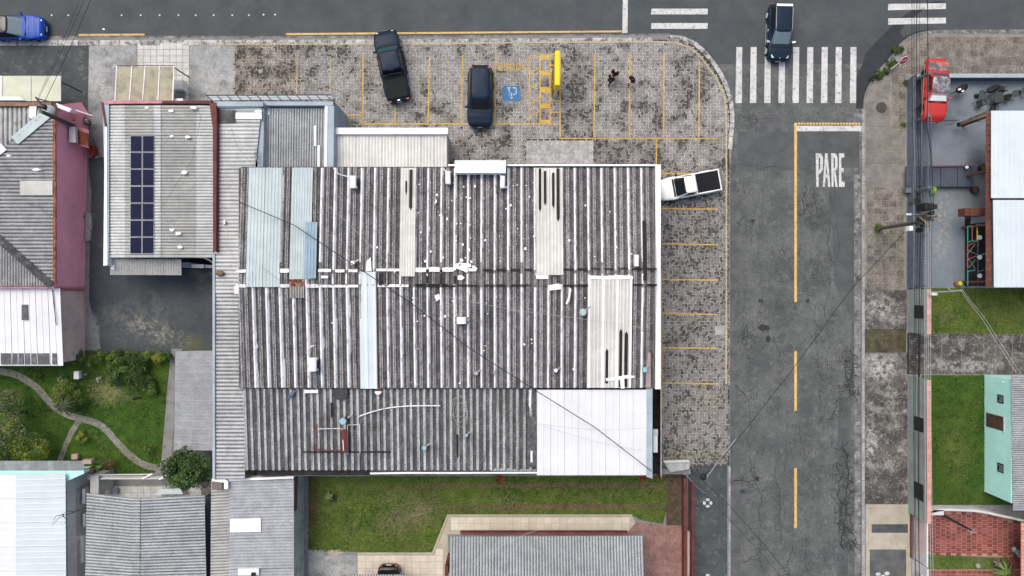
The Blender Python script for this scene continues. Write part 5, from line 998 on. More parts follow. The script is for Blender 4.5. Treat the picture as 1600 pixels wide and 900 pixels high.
part('ridge_gap', MB().pbox(1550, 309.5, 1700, 312.5, 3.8, 4.05), M['tar'], eb)
for i in range(34):                     # brick parapet, one block at a time
    y = 176 + i * 8.05; part('brick', MB().hexa([P(1540, y + 7.7, 3.5), P(1549.5, y + 7.7, 3.5), P(1549.5, y, 3.5), P(1540, y, 3.5)], [P(1540, y + 7.7, 3.84 + random.uniform(0, .02)), P(1549.5, y + 7.7, 3.85), P(1549.5, y, 3.85), P(1540, y, 3.84)]), M['brownwall'], eb)
for i in range(4): part('brick', MB().pbox(1507.5 + i * 8.1, 325, 1515 + i * 8.1, 337, 1.8, 2.6), M['brownwall'], eb)
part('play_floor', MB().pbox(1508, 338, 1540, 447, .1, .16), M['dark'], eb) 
pl = thing('play_frame', 'tubular climbing frame of turquoise, yellow and pink bars in the courtyard corner', 'climbing frame', P(1520, 400))
T = M['teal_bar'] = mat('turquoise_bar_paint', (.02, .30, .25), rough=.5, big=0); Yb = mat('yellow_bar_paint', (.6, .38, .08), rough=.5, big=0); Pk = mat('faded_pink_bar_paint', (.35, .12, .10), rough=.5, big=0)
zf_ = 1.7
for a, b, m, r_ in (((1512, 354), (1512, 378), T, .05), ((1512, 378), (1512, 420), Pk, .04), ((1512, 422), (1512, 446), T, .05), ((1512, 354), (1519, 353), T, .05), ((1526, 351), (1540, 350), T, .05), ((1527, 350), (1527, 376), Yb, .06), ((1519, 354), (1519, 376), Pk, .04),
                    ((1512, 378), (1528, 375), T, .045), ((1528, 376), (1528, 446), M['slateblue_d'], .05), ((1528, 400), (1540, 396), T, .06), ((1527, 424), (1538, 422), M['bluefence'], .05), ((1512, 424), (1524, 422), T, .045), ((1512, 384), (1526, 377), Pk, .03), ((1510, 406), (1526, 400), Pk, .03), ((1511, 390), (1527, 398), M['steel'], .025), ((1511, 398), (1523, 382), M['steel'], .025), ((1513, 404), (1524, 420), Pk, .03), ((1514, 418), (1524, 406), T, .03)):
    part('bar', MB().tube([P(*a, zf_), P(*b, zf_)], r_ * .8), m, pl)
for (x, y) in ((1512, 354), (1527, 350), (1512, 446), (1528, 446), (1512, 400), (1528, 400)): part('post', MB().tube([P(x, y, .16).xyz, Vector((P(x, y, zf_).x, P(x, y, zf_).y, zf_))], .04), T, pl)
for i, y in enumerate((371, 402, 431)):
    p = P(1530.5, y, zf_ + .1); o = thing('round_stool', ('top', 'middle', 'bottom')[i] + 'most pale round stool top on the turquoise climbing frame', 'stool', p, 'pale round stools on the climbing frame')
    part('seat', MB().cyl(p.x, p.y, p.z, p.z + .06, .17, 14), M['whiteroof_s'], o); part('stem', MB().cyl(p.x, p.y, p.z - .3, p.z, .03, 8), M['steel'], o)
wb = single('white_board', MB().hexa([P(1516, 350, .9), P(1540, 347, .9), P(1540, 333, 1.6), P(1518, 336, 1.6)], [P(1516, 350, 1.0), P(1540, 347, 1.0), P(1540, 333, 1.7), P(1518, 336, 1.7)]), M['whitewall'], 'white tilted board lying at the top of the climbing frame', 'board')

tf = thing('mint_house', 'mint green house wall with two small windows under a grey roof on the right edge', 'house', P(1570, 690))
def mx(px, py, t):                      # point on the leaning view of the west wall: t = 0 base, 1 eave
    b = P(1537 if py < 700 else 1541, py, .1); e = P(1582, py, 3.1); return b.lerp(Vector((b.x, b.y, 3.1)), t)
xw = P(1538, 0, .1).x
part('wall', MB().box(xw, xw + .2, P(0, 768, .1).y, P(0, 586, .1).y, .1, 3.05), M['tealwall'], tf)
part('end_wall', MB().box(xw + .21, xw + 8, P(0, 768, .1).y, P(0, 768, .1).y + .2, .1, 3.0), M['brownwall'], tf); part('end_wall', MB().box(xw + .21, xw + 8, P(0, 586, .1).y - .2, P(0, 586, .1).y, .1, 3.0), M['tealwall'], tf)
cquad(tf, [(1579.5, 586.5), (1582.5, 798), (1720, 586.5), (1720, 798)], [3.15, 3.15, 3.7, 3.7], 3.0, .04, M['cement_v'], 24, 1, lap=.05)
def twin(y0_, y1_, z0_, z1_, bars=True):
    wy0, wy1 = P(0, y1_, (z0_ + z1_) / 2).y, P(0, y0_, (z0_ + z1_) / 2).y
    w_ = part('window', MB().box(xw - .03, xw + .001, wy0, wy1, z0_, z1_), M['tar'], tf)
    part('frame', MB().box(xw - .06, xw - .031, wy0 + .1, wy0 + .16, z0_ + .1, z1_ - .1).box(xw - .06, xw - .031, wy1 - .16, wy1 - .1, z0_ + .1, z1_ - .1).box(xw - .06, xw - .031, wy0 + .161, wy1 - .161, z1_ - .16, z1_ - .1).box(xw - .06, xw - .031, wy0 + .161, wy1 - .161, (z0_ + z1_) / 2 - .03, (z0_ + z1_) / 2 + .03), M['steel'], w_)
twin(617, 630, 1.6, 2.25); twin(724, 738, 1.6, 2.25)
wy0, wy1 = P(0, 671, 1.6).y, P(0, 649, 1.6).y
dr = part('opening', MB().box(xw - .03, xw + .001, wy0, wy1, .35, 2.3), mat('brown_interior', (.10, .06, .045), (.06, .035, .03), 2), tf); part('frame', MB().box(xw - .07, xw - .031, wy0 - .08, wy1 + .08, 2.31, 2.42).box(xw - .07, xw - .031, wy1, wy1 + .08, .35, 2.3), M['whitewall'], dr)
part('bulb', MB().ball((xw - .1, P(0, 597, 2.3).y, 2.3), .06, 6, 4), M['white'], tf)
rd = thing('red_brick_house', 'house corner with a salmon tiled edge at lower right beside the red patio', 'house', P(1600, 860))
part('wall', MB().pbox(1642, 830, 1740, 1000, .1, 2.28), M['brownwall'], rd); part('eave_slab', MB().pbox(1597, 816, 1720, 1000, 2.29, 2.4), M['brownwall'], rd)
for i in range(15): part('edge_tile', MB().pbox(1596, 817 + i * 6.2, 1604, 822.6 + i * 6.2, 2.41, 2.5), M['pinkcoping'], rd)
st = single('garden_statue', MB().tube([P(1583, 857, .12), P(1585, 859, .6), P(1590, 862, .9), P(1594, 867, .7)], .16, 8, .24).ball(P(1585, 858, .95), .17, 8, 6).tube([P(1592, 864, .5), P(1594, 872, .3)], .12, 7, .06), M['concrete'], 'pale stone figure on the red tiles against the house at lower right', 'statue')

# boundary walls on the east sidewalk
def sage(a, b, label, win):
    t = thing('boundary_wall', label, 'wall', P(1432, (a + b) / 2), None); y0_, y1_ = P(0, b).y, P(0, a).y; x_ = P(1418, 0).x; zt_ = 2.55
    part('wall', MB().box(x_, x_ + .16, y0_, y1_, .1, zt_), M['sagewall'], t); part('inner_wall', MB().box(x_ + .161, x_ + .3, y0_ + .01, y1_ - .01, .1, zt_ - .3), M['sagewall'], t)
    n = max(1, int((y1_ - y0_) / .42)); 
    for i in range(n): part('coping_tile', MB().box(x_ + .0, x_ + .30, y0_ + i * (y1_ - y0_) / n + .01, y0_ + (i + 1) * (y1_ - y0_) / n - .01, zt_ + .002, zt_ + .06), M['pinkcoping'], t)
    for k in range(int((y1_ - y0_) / .9)):
        pass
    for (wa, wb_) in win:
        wy0, wy1 = P(0, wb_, 1.6).y, P(0, wa, 1.6).y; g_ = part('grille', MB().box(x_ - .03, x_ - .001, wy0, wy1, .95, 2.15), M['grille'], t)
        mb = MB(); 
        for k in range(6): yy = wy0 + (k + .5) * (wy1 - wy0) / 6; mb.box(x_ - .05, x_ - .031, yy - .02, yy + .02, 1.0, 2.1)
        part('bars', mb, M['darkmetal'], g_)
    for zz in (.6, 1.15, 1.7, 2.25):                                      # panel joints along the wall
        part('rail', MB().box(x_ - .018, x_ - .001, y0_ + .02, y1_ - .02, zz, zz + .03) if not win else MB().box(x_ - .018, x_ - .001, y0_ + .02, P(0, win[-1][1], 1.6).y - .02, zz, zz + .03).box(x_ - .018, x_ - .001, P(0, win[0][0], 1.6).y + .02, y1_ - .02, zz, zz + .03), M['sagewall'], t)
sage(452, 519, 'short sage boundary wall with one dark window and salmon coping, next to the upper lawn', [(477, 497.5)])
sage(587, 800, 'long sage boundary wall with two dark windows and salmon coping, next to the dark lawn', [(652, 674), (755, 781)])
gt = thing('driveway_gate', 'dark low sliding gate across the stained concrete driveway', 'gate', P(1430, 552))
part('rail', MB().beam(P(1419, 521, .2), P(1419, 585, .2), .07), M['darkmetal'], gt)
for i in range(16): y = 522 + i * 4; x_ = P(1419, y).x; part('bar', MB().box(x_ - .015, x_ + .015, P(0, y).y - .015, P(0, y).y + .015, .2, 1.5), M['darkmetal'], gt)
part('top_rail', MB().box(P(1419, 0).x - .03, P(1419, 0).x + .03, P(0, 585).y, P(0, 521).y, 1.5, 1.56), M['darkmetal'], gt)

# blue-grey fence of the courtyard: wall below, pickets above
bf = thing('courtyard_fence', 'blue grey courtyard fence of low wall and close pickets along the tiled sidewalk', 'fence', P(1425, 290))
xf = P(1416, 0).x
part('wall', MB().box(xf, xf + .2, P(0, 450).y, P(0, 126).y, .1, .95), M['bluefence'], bf)
part('inner_slab', MB().box(xf + .21, xf + 1.0, P(0, 449).y, P(0, 127).y, .1, .25), M['bluefence'], bf)
me = None; k = 0
ya_, yb_ = P(0, 448).y, P(0, 200).y; n = int((yb_ - ya_) / .12)
for i in range(n):
    y = ya_ + i * .12
    if me is None: o = mesh_obj('picket', MB().box(-.02, .02, -.02, .02, 0, 1.5), M['bluefence']); me = o.data
    else: o = bpy.data.objects.new('picket', me); COL.objects.link(o)
    o.parent = bf; q = org(bf); o.location = (xf + .55 - q.x, y - q.y, .95 - q.z)
for z, x_ in ((1.15, .55), (2.3, .55), (1.7, .2), (2.5, .2)): part('rail', MB().box(xf + x_ - .025, xf + x_ + .025, P(0, 449).y, P(0, 128).y, z, z + .05), M['bluefence'], bf)
for y in (130, 193, 300, 371, 447): part('post', MB().box(xf + .15, xf + .35, P(0, y).y - .1, P(0, y).y + .1, .95, 2.6), M['bluefence'], bf)
nf = thing('courtyard_wall', 'low blue grey wall along the top of the courtyard behind the asphalt strip', 'wall', P(1520, 124))
part('wall', MB().box(P(1416, 0).x + .21, P(1720, 0).x, P(0, 127).y, P(0, 122).y, .1, 1.0), M['bluefence'], nf); part('coping', MB().box(P(1416, 0).x + .22, P(1720, 0).x, P(0, 127.6).y, P(0, 121.4).y, 1.0, 1.07), M['bluewall'], nf)
gp_ = thing('blue_ramp', 'dark blue metal deck of four panels across the courtyard', 'deck', P(1480, 275))
for i, (xa, xb) in enumerate(((1416, 1444), (1445, 1469.5), (1470.5, 1495.5), (1496.5, 1521))): part('panel', MB().pbox(xa, 260, xb, 291.5, .5, .62), M['slateblue_d'], gp_)
part('edge_pipe', MB().tube([P(1446, 262, .8), P(1447, 259.6, .8), P(1520, 258.6, .8)], .05), mat('purple_pipe', (.20, .09, .13), rough=.6), gp_); part('side_frame', MB().pbox(1416, 293, 1444, 301, .3, .7), M['bluefence'], gp_)
p = P(1509.5, 262, .9); o = thing('globe_lamp', 'small white globe lamp on the dark blue deck', 'lamp', p); part('globe', MB().ball((p.x, p.y, p.z + .1), .13, 10, 8), M['white'], o, smooth=True); part('stem', MB().cyl(p.x, p.y, .62, p.z, .03, 8), M['darkmetal'], o)
gr_ = thing('driveway_beam', 'brown wooden beam propped diagonally from the brick edge over the courtyard', 'beam', P(1520, 184))
part('beam', MB().beam(P(1501, 193, 1.2), P(1541, 176, 2.6), .22, .12), M['wood'], gr_); part('tip', MB().pbox(1500, 190.5, 1505.5, 196.5, .8, 1.2), M['darkmetal'], gr_)
gate = thing('inner_railing', 'thin dark railing across the courtyard below the red car', 'railing', P(1470, 192))
part('rail', MB().beam(P(1446, 190, 1.1), P(1500, 187.5, 1.1), .05), M['darkmetal'], gate); part('rail', MB().beam(P(1476, 195, .9), P(1540, 189, .9), .03), M['darkmetal'], gate); part('brace', MB().beam(P(1484, 193, 1.0), P(1500, 187, 1.1), .03), M['darkmetal'], gate)
# maroon grille fence south-west
mf = thing('maroon_fence', 'maroon picket fence on a low wall beside the planting strip and red gravel', 'fence', P(1070, 820))
part('wall', MB().box(P(1064.5, 0).x, P(1069, 0).x, P(0, 1080).y, P(0, 742).y, .1, .8), M['maroon'], mf)
part('plinth', MB().box(P(1069.3, 0).x, P(1072.5, 0).x, P(0, 1080).y, P(0, 824).y, .1, 1.0), M['pathpink'], mf)
part('top_rail', MB().box(P(1072.5, 0).x, P(1074.5, 0).x, P(0, 1080).y, P(0, 742).y, 1.6, 1.68), M['maroon'], mf); me = None
ya_, yb_ = P(0, 1000).y, P(0, 743).y
for i in range(int((yb_ - ya_) / .16)):
    y = ya_ + i * .16
    if me is None: o = mesh_obj('picket', MB().box(-.022, .16, -.022, .022, 0, .05).box(-.022, .022, -.022, .0219, -1.5, -.001), M['maroon']); me = o.data
    else: o = bpy.data.objects.new('picket', me); COL.objects.link(o)
    o.parent = mf; q = org(mf); o.location = (P(1074, 0).x - q.x, y - q.y, 1.69 - q.z)
# curved white wall and gate of the red patio
wc = thing('curved_wall', 'low white curved wall along the top of the red tiled patio', 'wall', P(1520, 800)); pts = curve([(1446, 803), (1470, 797), (1500, 797), (1530, 799), (1560, 805), (1600, 814), (1660, 830)], 4)
rb = ribbon(pts, 3.6, 1.0); mb = MB(); nb_ = len(rb.v) // 2
for i in range(nb_ - 1):
    q = [rb.v[i], rb.v[i + 1], rb.v[nb_ + i + 1], rb.v[nb_ + i]][::-1]; mb.hexa([(a[0], a[1], .1) for a in q], q)
part('wall', mb, M['whitewall'], wc); part('coping', MB().pbox(1449, 797, 1475, 805, .5, 1.0), M['whitewall'], wc)
wg = thing('patio_gate', 'white barred gate between the cream sidewalk and the red tiled patio', 'gate', P(1440, 840)); xg = P(1426, 0).x
for i in range(30): y = P(0, 800 + i * 2.4).y; part('bar', MB().box(xg - .012, xg + .012, y - .02, y + .02, .25, 1.9), M['white'], wg)
for z in (.25, 1.9): part('rail', MB().box(xg - .03, xg + .03, P(0, 871).y, P(0, 799).y, z, z + .05), M['white'], wg)
part('post', MB().box(xg - .1, xg + .1, P(0, 802).y - .1, P(0, 802).y + .1, .1, 2.1), M['white'], wg); part('kerb', MB().pbox(1423, 800, 1426, 872, .12, .25), M['brownwall'], wg)
wd = thing('meter_wall', 'dirty white wall section with openings at the bottom of the east sidewalk', 'wall', P(1432, 890)); 
part('wall', MB().box(xg - .1, xg + .1, P(0, 1000).y, P(0, 874).y, .1, 2.0), M['whitewall'], wd); part('meter_box', MB().box(xg - .3, xg - .11, P(0, 892).y, P(0, 884).y, 1.0, 1.6), M['greywall'], wd); part('meter_box', MB().box(xg - .25, xg - .11, P(0, 903).y, P(0, 896).y, .8, 1.5), M['greywall'], wd)

# ------------------------------------------------------------------ things on the roofs
def ac(px, py, w, l, z, label, rot=0., pipe=None):
    t = thing('air_conditioner', label, 'air conditioner', P(px, py, z), 'white outdoor air conditioning units on the warehouse roof'); c = P(px, py, z + .6); k = 1 / 22.3
    part('casing', MB().obox((c.x, c.y), math.pi / 2 + rot, w * k, l * k, z + .08, z + .62), M['white'], t, bevel=.025)
    part('fan_grille', MB().obox((c.x + w * k / 2 * math.cos(rot) + .012, c.y), math.pi / 2 + rot, .02, l * k * .6, z + .16, z + .54), M['darkmetal'], t)
    for s in (-1, 1): part('foot', MB().obox((c.x, c.y + s * l * k * .35), rot, .07, w * k * 1.5, z + .0, z + .08), M['darkmetal'], t)
    part('side_panel', MB().obox((c.x + w * k * .35, c.y), math.pi / 2 + rot, w * k * .22, l * k * .96, z + .621, z + .64), M['whitewall'], t)
    if pipe: part('pipe', MB().tube([P(x, y, z + .35) for x, y in pipe], .035), M['membrane'], t)
zz = lambda y: zroof(y) + A_ - .02
ac(551.5, 284, 10, 19, zz(284), 'white air conditioner with looping pale hoses near the top left of the warehouse roof', 0, curve([(547, 276), (540, 275), (530, 272), (525, 268), (521, 262)], 4))
ac(700, 277, 8, 20, zz(277), 'white air conditioner just left of the long white box on the roof edge', .02, [(697, 268), (692, 262)])
ac(785.5, 284, 7.5, 19, zz(284), 'white air conditioner below the right end of the long white box', -.02, [(783, 275), (779, 270)])
ac(995, 407, 6.5, 18, zz(407), 'slim white air conditioner beside the black tar strip at the right of the roof')
ac(488.5, 570, 12, 21, zz(570), 'white air conditioner with a curved pipe on the lower left of the warehouse roof', 0, curve([(484, 560), (480, 552), (483, 543), (491, 540)], 4))
ac(721, 501, 14.5, 10.5, zz(501), 'short wide white air conditioner in the middle of the warehouse roof')
def vent(px, py, z, r, label, m='plastic_t', h=.45):
    t = thing('roof_vent', label, 'roof vent', P(px, py, z)); c = P(px, py, z + h)
    part('pipe', MB().cyl(c.x, c.y, z, z + h, r * .7, 14), M['darkmetal'], t); part('cap', MB().cyl(c.x, c.y, z + h, z + h + .08, r, 16, r * .8), M[m], t); part('bracket', MB().beam((c.x, c.y, z + .2), (c.x + r * 2, c.y + r * 1.5, z + .15), .1), M['steel'], t)
vent(536, 658.5, zlow(658) + .2, .25, 'pale teal round roof vent above the red frame on the lower roof', h=.9)
vent(663, 700, zlow(700) + .16, .17, 'small pale teal vent in the middle of the lower dark roof')
vent(1007.5, 578, zz(578), .2, 'pale teal round vent near the right end of the warehouse roof')
vent(729, 680, zlow(680) + .16, .12, 'tiny teal vent right of the middle of the lower dark roof')
vent(744, 583, zz(583), .16, 'small square based grey vent on the lower middle of the warehouse roof', 'steel', .25); vent(769, 584, zz(584), .10, 'tiny brown topped vent right of the grey vent', 'wood', .2)
vent(868.5, 579, zz(579), .14, 'small whitish square vent left of the cream sheets with black streaks', 'white', .2)
vent(911, 488, zz(488), .26, 'pale blue topped vent left of the large cream skylight sheets', 'lblue', .4); vent(551, 411, zz(411), .17, 'white capped dark vent under the black cable near the ridge', 'white', .45)
t = thing('red_box_frame', 'rusty red open box frame standing on the lower dark roof', 'frame', P(515, 686, 4.6))
zq = zlow(690) + .25
for a, b, w_ in (((495, 703), (541, 705), .07), ((495, 662), (495, 703), .05), ((497, 655), (538, 655), .03)): part('bar', MB().beam(P(*a, zq), P(*b, zq), w_), M['maroon'], t)
part('side_plate', MB().hexa([P(533, 706, zq - .1), P(542, 708, zq - .1), P(542, 672, zq - .1), P(534, 672, zq - .1)], [P(533, 706, zq + .5), P(542, 708, zq + .5), P(542, 672, zq + .5), P(534, 672, zq + .5)]), M['maroon'], t)
part('bar', MB().beam(P(497, 670, zq + .4), P(534, 669.5, zq + .4), .04), M['membrane'], t); part('bar', MB().beam(P(534.5, 670, zq + .4), P(537, 704, zq + .55), .05), M['membrane'], t)
part('plate', MB().prism([(537, 671), (542, 671), (542, 700), (538, 700)], zq + .5, zq + .55), mat('rusty_red', (.16, .03, .02), (.11, .025, .02), 3), t)
t = thing('pipe_frame', 'thin white pipe frame beside the red box on the lower dark roof', 'frame', P(552, 687, 4.6))
for a, b in (((544, 664), (562, 663)), ((562, 663), (562.5, 708)), ((543, 664), (543.5, 710))): part('bar', MB().beam(P(*a, zq), P(*b, zq), .04), M['membrane'], t)
single('curved_pipe', MB().tube([P(x, y, zlow(y) + .3) for x, y in curve([(560, 651), (580, 644), (604, 638), (630, 635), (660, 634), (688, 634)], 5)], .045, 6), M['membrane'], 'long thin white pipe curving across the top of the lower dark roof', 'pipe')
mb = MB()
for k in range(5):
    cx, cy, rx, ry = 716 + k * 1.6, 636 + k * 3, 13 - k * 1.2, 16 + (k % 3) * 4; mb.tube([P(cx + rx * math.cos(a * .35 + k), cy + ry * math.sin(a * .35 + k), zlow(cy) + .22 + .02 * k) for a in range(17)], .012, 4)
single('wire_coil', mb, M['cable_l'], 'loose tangled coil of pale wire on the lower dark roof', 'wire coil')
p = P(592, 610, 4.9); o = thing('satellite_dish', 'small round dish half maroon half white at the step between the roofs', 'satellite dish', p); part('dish', MB().cyl(p.x, p.y, p.z + .2, p.z + .3, .12, 16, .24), M['maroon'], o); part('rim_half', MB().hexa([(p.x + .24 * math.cos(a), p.y - .02 - .24 * math.sin(a), p.z + .302) for a in [math.pi * k / 8 for k in range(9)]][::-1], [(p.x + .24 * math.cos(a), p.y - .02 - .24 * math.sin(a), p.z + .325) for a in [math.pi * k / 8 for k in range(9)]][::-1]), M['white'], o); part('arm', MB().cyl(p.x, p.y, p.z, p.z + .2, .03, 8), M['steel'], o)
single('dark_mat', MB().hexa([lp(x, y, zlow(y) + .2) for x, y in blob(534, 612, 12, 12, 14, .15)][::-1], [lp(x, y, zlow(y) + .26) for x, y in blob(534, 612, 12, 12, 14, .15)][::-1]), mat('charcoal_felt', (.035, .035, .036), (.06, .06, .06), 4), 'charcoal felt patch lying across the step between the upper and lower roofs', 'felt patch')
single('white_board', MB().hexa([lp(479, 612.5, 4.98), lp(500, 612.5, 4.98), lp(500, 607.5, 5.0), lp(479, 607.5, 5.0)], [lp(479, 612.5, 5.02), lp(500, 612.5, 5.02), lp(500, 607.5, 5.05), lp(479, 607.5, 5.05)]), M['membrane'], 'white board sticking out at the step between the roofs on the left', 'board')
single('blue_tarp', MB().hexa([lp(451, 620, 4.9), lp(456, 621, 4.9), lp(467, 609, 5.0), lp(463, 606, 5.0)], [lp(451, 620, 5.02), lp(456, 621, 5.02), lp(467, 609, 5.1), lp(463, 606, 5.12)]), mat('faded_blue_tarp', (.06, .10, .18), (.16, .18, .2), 3), 'crumpled faded blue scrap at the left of the roof step', 'tarp')
single('brown_bag', MB().ball(P(343.5, 427, 4.35), .28, 9, 6, (1.2, .8, .5)), mat('brown_sack', (.19, .14, .09), (.13, .10, .06), 5), 'small brown sack lying on the pale sheets of the narrow strip roof', 'sack', smooth=True)
single('metal_pole', MB().tube([P(397, 234, 4.2), P(404, 256, 5.3)], .035).tube([P(405, 236, 4.4), P(394, 261, 5.2)], .03).tube([P(396, 240, 4.4), P(407, 258, 5.3)], .03), M['steel'], 'leaning thin metal aerial at the top left corner of the warehouse', 'aerial')

# ------------------------------------------------------------------ vehicles
def vmat(n, c, r=.28, coat=.6, spec=.22, **k): return mat(n, c, None, rough=r, coat=coat, speck=0, big=0, spec=spec, **k)
M['glass'] = vmat('tinted_car_glass', (.012, .016, .02), .06, 0); M['glass_l'] = vmat('sky_tinted_glass', (.16, .22, .25), .12, 0); M['glass_g'] = vmat('green_tinted_glass', (.03, .07, .07), .08, 0)
M['tyre'] = vmat('tyre_rubber', (.014, .014, .014), .9, 0); M['rim'] = vmat('alloy_rim', (.45, .46, .47), .35, 0, metal=.7); M['trim'] = vmat('black_trim', (.012, .012, .013), .6, 0)
M['lamp'] = vmat('headlamp_lens', (.62, .66, .68), .15, .5); M['lamp_r'] = vmat('tail_lamp_lens', (.38, .012, .012), .2, .5); M['plate'] = vmat('number_plate', (.6, .6, .6), .5, 0)
M['chrome'] = vmat('bright_trim', (.6, .61, .62), .3, 0, metal=.6)
def sup(u, n): return (max(0., 1 - abs(u) ** n)) ** (1 / n)
def car(label, px, py, zc, ang, Ln, Wd, paint, spec, cat='car', base=.0, group=None, name='parked_car'):
    """spec: hood/cab/deck profile in metres, x forward from the centre of the car. ang = photo heading, degrees anticlockwise from right."""
    p = P(px, py, zc + base); root = thing(name, label, cat, (p.x, p.y, base), group, R(ang))
    L2, W2 = Ln / 2, Wd / 2; prof = spec['profile']; belt = spec['belt']
    def zt(x):
        for (xa, za), (xb, zb) in zip(prof[:-1], prof[1:]):
            if x <= xb: t = max(0, (x - xa) / (xb - xa)); t = t * t * (3 - 2 * t) if spec.get('soft', True) else t; return za + (zb - za) * t
        return prof[-1][1]
    wx = spec['wheels']; wr_ = spec.get('wr', .33)
    def hw(x):
        u = x / L2; f = sup(u, 5.) if abs(u) < 1 else 0; e = max(0, abs(u) - .72) / .28
        bulge = sum(.022 * math.exp(-((x - w) / .42) ** 2) for w in wx); return W2 * (.62 + .38 * f) * (1 - .05 * e * e) * spec.get('wf', 1) - .022 + bulge
    def zb(x):
        z = .24
        for w in wx:
            d = abs(x - w)
            if d < wr_ + .05: z = max(z, wr_ + math.sqrt(max(0, (wr_ + .05) ** 2 - d * d)))
        return z
    NX = 64; xs = [-L2 + Ln * (.5 - .5 * math.cos(math.pi * i / NX)) for i in range(NX + 1)]; xs = [-L2 + Ln * i / NX for i in range(NX + 1)]
    vs = []; fs = []
    for i, x in enumerate(xs):
        w = hw(x); z1 = zt(x); z0_ = min(zb(x), z1 - .06); cr = spec.get('crown', .05)
        endf = min(1, (L2 - abs(x)) / .16); z1 -= .07 * (1 - endf) ** 2
        ring = [(w * .93, z0_), (w * .985, z0_ + (z1 - z0_) * .35), (w, z0_ + (z1 - z0_) * .66), (w * .975, z0_ + (z1 - z0_) * .88), (w * .90, z1 - .004), (w * .78, z1 + cr * .35), (w * .45, z1 + cr * .8), (0, z1 + cr)]
        full = ring + [(-a, b) for a, b in ring[-2::-1]]; vs += [(x, a, b) for a, b in full]
    m = 15
    for i in range(NX):
        for k in range(m - 1): fs.append((i * m + k, (i + 1) * m + k, (i + 1) * m + k + 1, i * m + k + 1))
    fs.append(tuple(range(m - 1, -1, -1))[::-1]); fs.append(tuple(NX * m + k for k in range(m - 1, -1, -1)))
    def wp_(name, mb, m_, par=root, **k):
        return mesh_obj(name, mb, m_, par, shift=False, **k)
    bd = wp_('body', MB().add(vs, [f[::-1] for f in fs]), paint, smooth=True)
    wp_('underbody', MB().box(-L2 * .93, L2 * .93, -W2 * .82, W2 * .82, .2, .42), M['trim'])
    # cabin: superellipse rings from the belt line to the roof
    c0, c1, r0, r1 = spec['cab']; rz = spec['roof']; wb, wr2_ = W2 * spec.get('wb', .90), W2 * spec.get('wrf', .72); n1_, n2_ = spec.get('n', (7, 5))
    def ring(t):
        a = c0 + (r0 - c0) * t; b = c1 + (r1 - c1) * t; return (a + b) / 2, (b - a) / 2, wb + (wr2_ - wb) * t, n1_ + (n2_ - n1_) * t, (belt - .06) + (rz - belt + .06) * t
    K = 40; vs = []; fs = []
    def sp(th, n): c, s_ = math.cos(th), math.sin(th); return math.copysign(abs(c) ** (2 / n), c), math.copysign(abs(s_) ** (2 / n), s_)
    T_ = [0, .25, .5, .75, 1]
    for t in T_:
        cx, hl, w, n, z = ring(t); vs += [(cx + hl * sp(2 * math.pi * k / K, n)[0], w * sp(2 * math.pi * k / K, n)[1], z) for k in range(K)]
    for i in range(len(T_) - 1):
        for k in range(K): j = (k + 1) % K; fs.append((i * K + k, i * K + j, (i + 1) * K + j, (i + 1) * K + k))
    wp_('cabin', MB().add(vs, fs), spec.get('pillar', paint), smooth=True)
    cx, hl, w, n, z = ring(1); vs = []; fs = []; RR = [1.005, .97, .85, .6, .3]
    for ri, r in enumerate(RR): vs += [(cx + hl * r * sp(2 * math.pi * k / K, n)[0], w * r * sp(2 * math.pi * k / K, n)[1], z + (-.015 if ri == 0 else spec.get('rc', .055) * (1 - r ** 2.5) + .012)) for k in range(K)]
    vs.append((cx, 0, z + spec.get('rc', .055) + .012))
    for i in range(len(RR) - 1):
        for k in range(K): j = (k + 1) % K; fs.append((i * K + k, i * K + j, (i + 1) * K + j, (i + 1) * K + k))
    for k in range(K): fs.append(((len(RR) - 1) * K + k, (len(RR) - 1) * K + (k + 1) % K, len(vs) - 1))
    rf = wp_('roof', MB().add(vs, fs), spec.get('roofm', paint), smooth=True)
    def glass(nm, side, y0_, y1_, t0, t1, m_, sh=0., par=root):
        vs = []; NS = 10; NT = 4; o_ = .012
        for i in range(NT + 1):
            t = t0 + (t1 - t0) * i / NT; cx, hl, w, n, z = ring(t); hl += o_; w += o_
            for k in range(NS + 1):
                u = k / NS
                if side in ('f', 'b'):
                    y = (y0_ + (y1_ - y0_) * u) * w; vs.append((cx + (1 if side == 'f' else -1) * hl * sup(y / w, n), y, z))
                else:
                    a = y0_ + (y1_ - y0_) * u + sh * (t - t0) * (1 - u); x = cx + hl * a; vs.append((x, (1 if side == 'l' else -1) * w * sup(a, n), z))
        fs = [(i * (NS + 1) + k, i * (NS + 1) + k + 1, (i + 1) * (NS + 1) + k + 1, (i + 1) * (NS + 1) + k) for i in range(NT) for k in range(NS)]
        if side in ('b', 'l'): fs = [f[::-1] for f in fs]
        return wp_(nm, MB().add(vs, fs), m_, smooth=True)
    G = spec.get('glass', M['glass'])
    glass('windshield', 'f', -.90, .90, .10, .95, spec.get('wsm', G)); glass('rear_window', 'b', -.84, .84, .30, .93, spec.get('rwm', G))
    for s_ in ('l', 'r'):
        for (a, b) in spec.get('side', ((-.80, -.12), (-.07, .55))): glass('side_window', s_, a, b, .22, .90, G)
    # wheels
    wm_ = MB(); wm_.v = []; n_ = 18
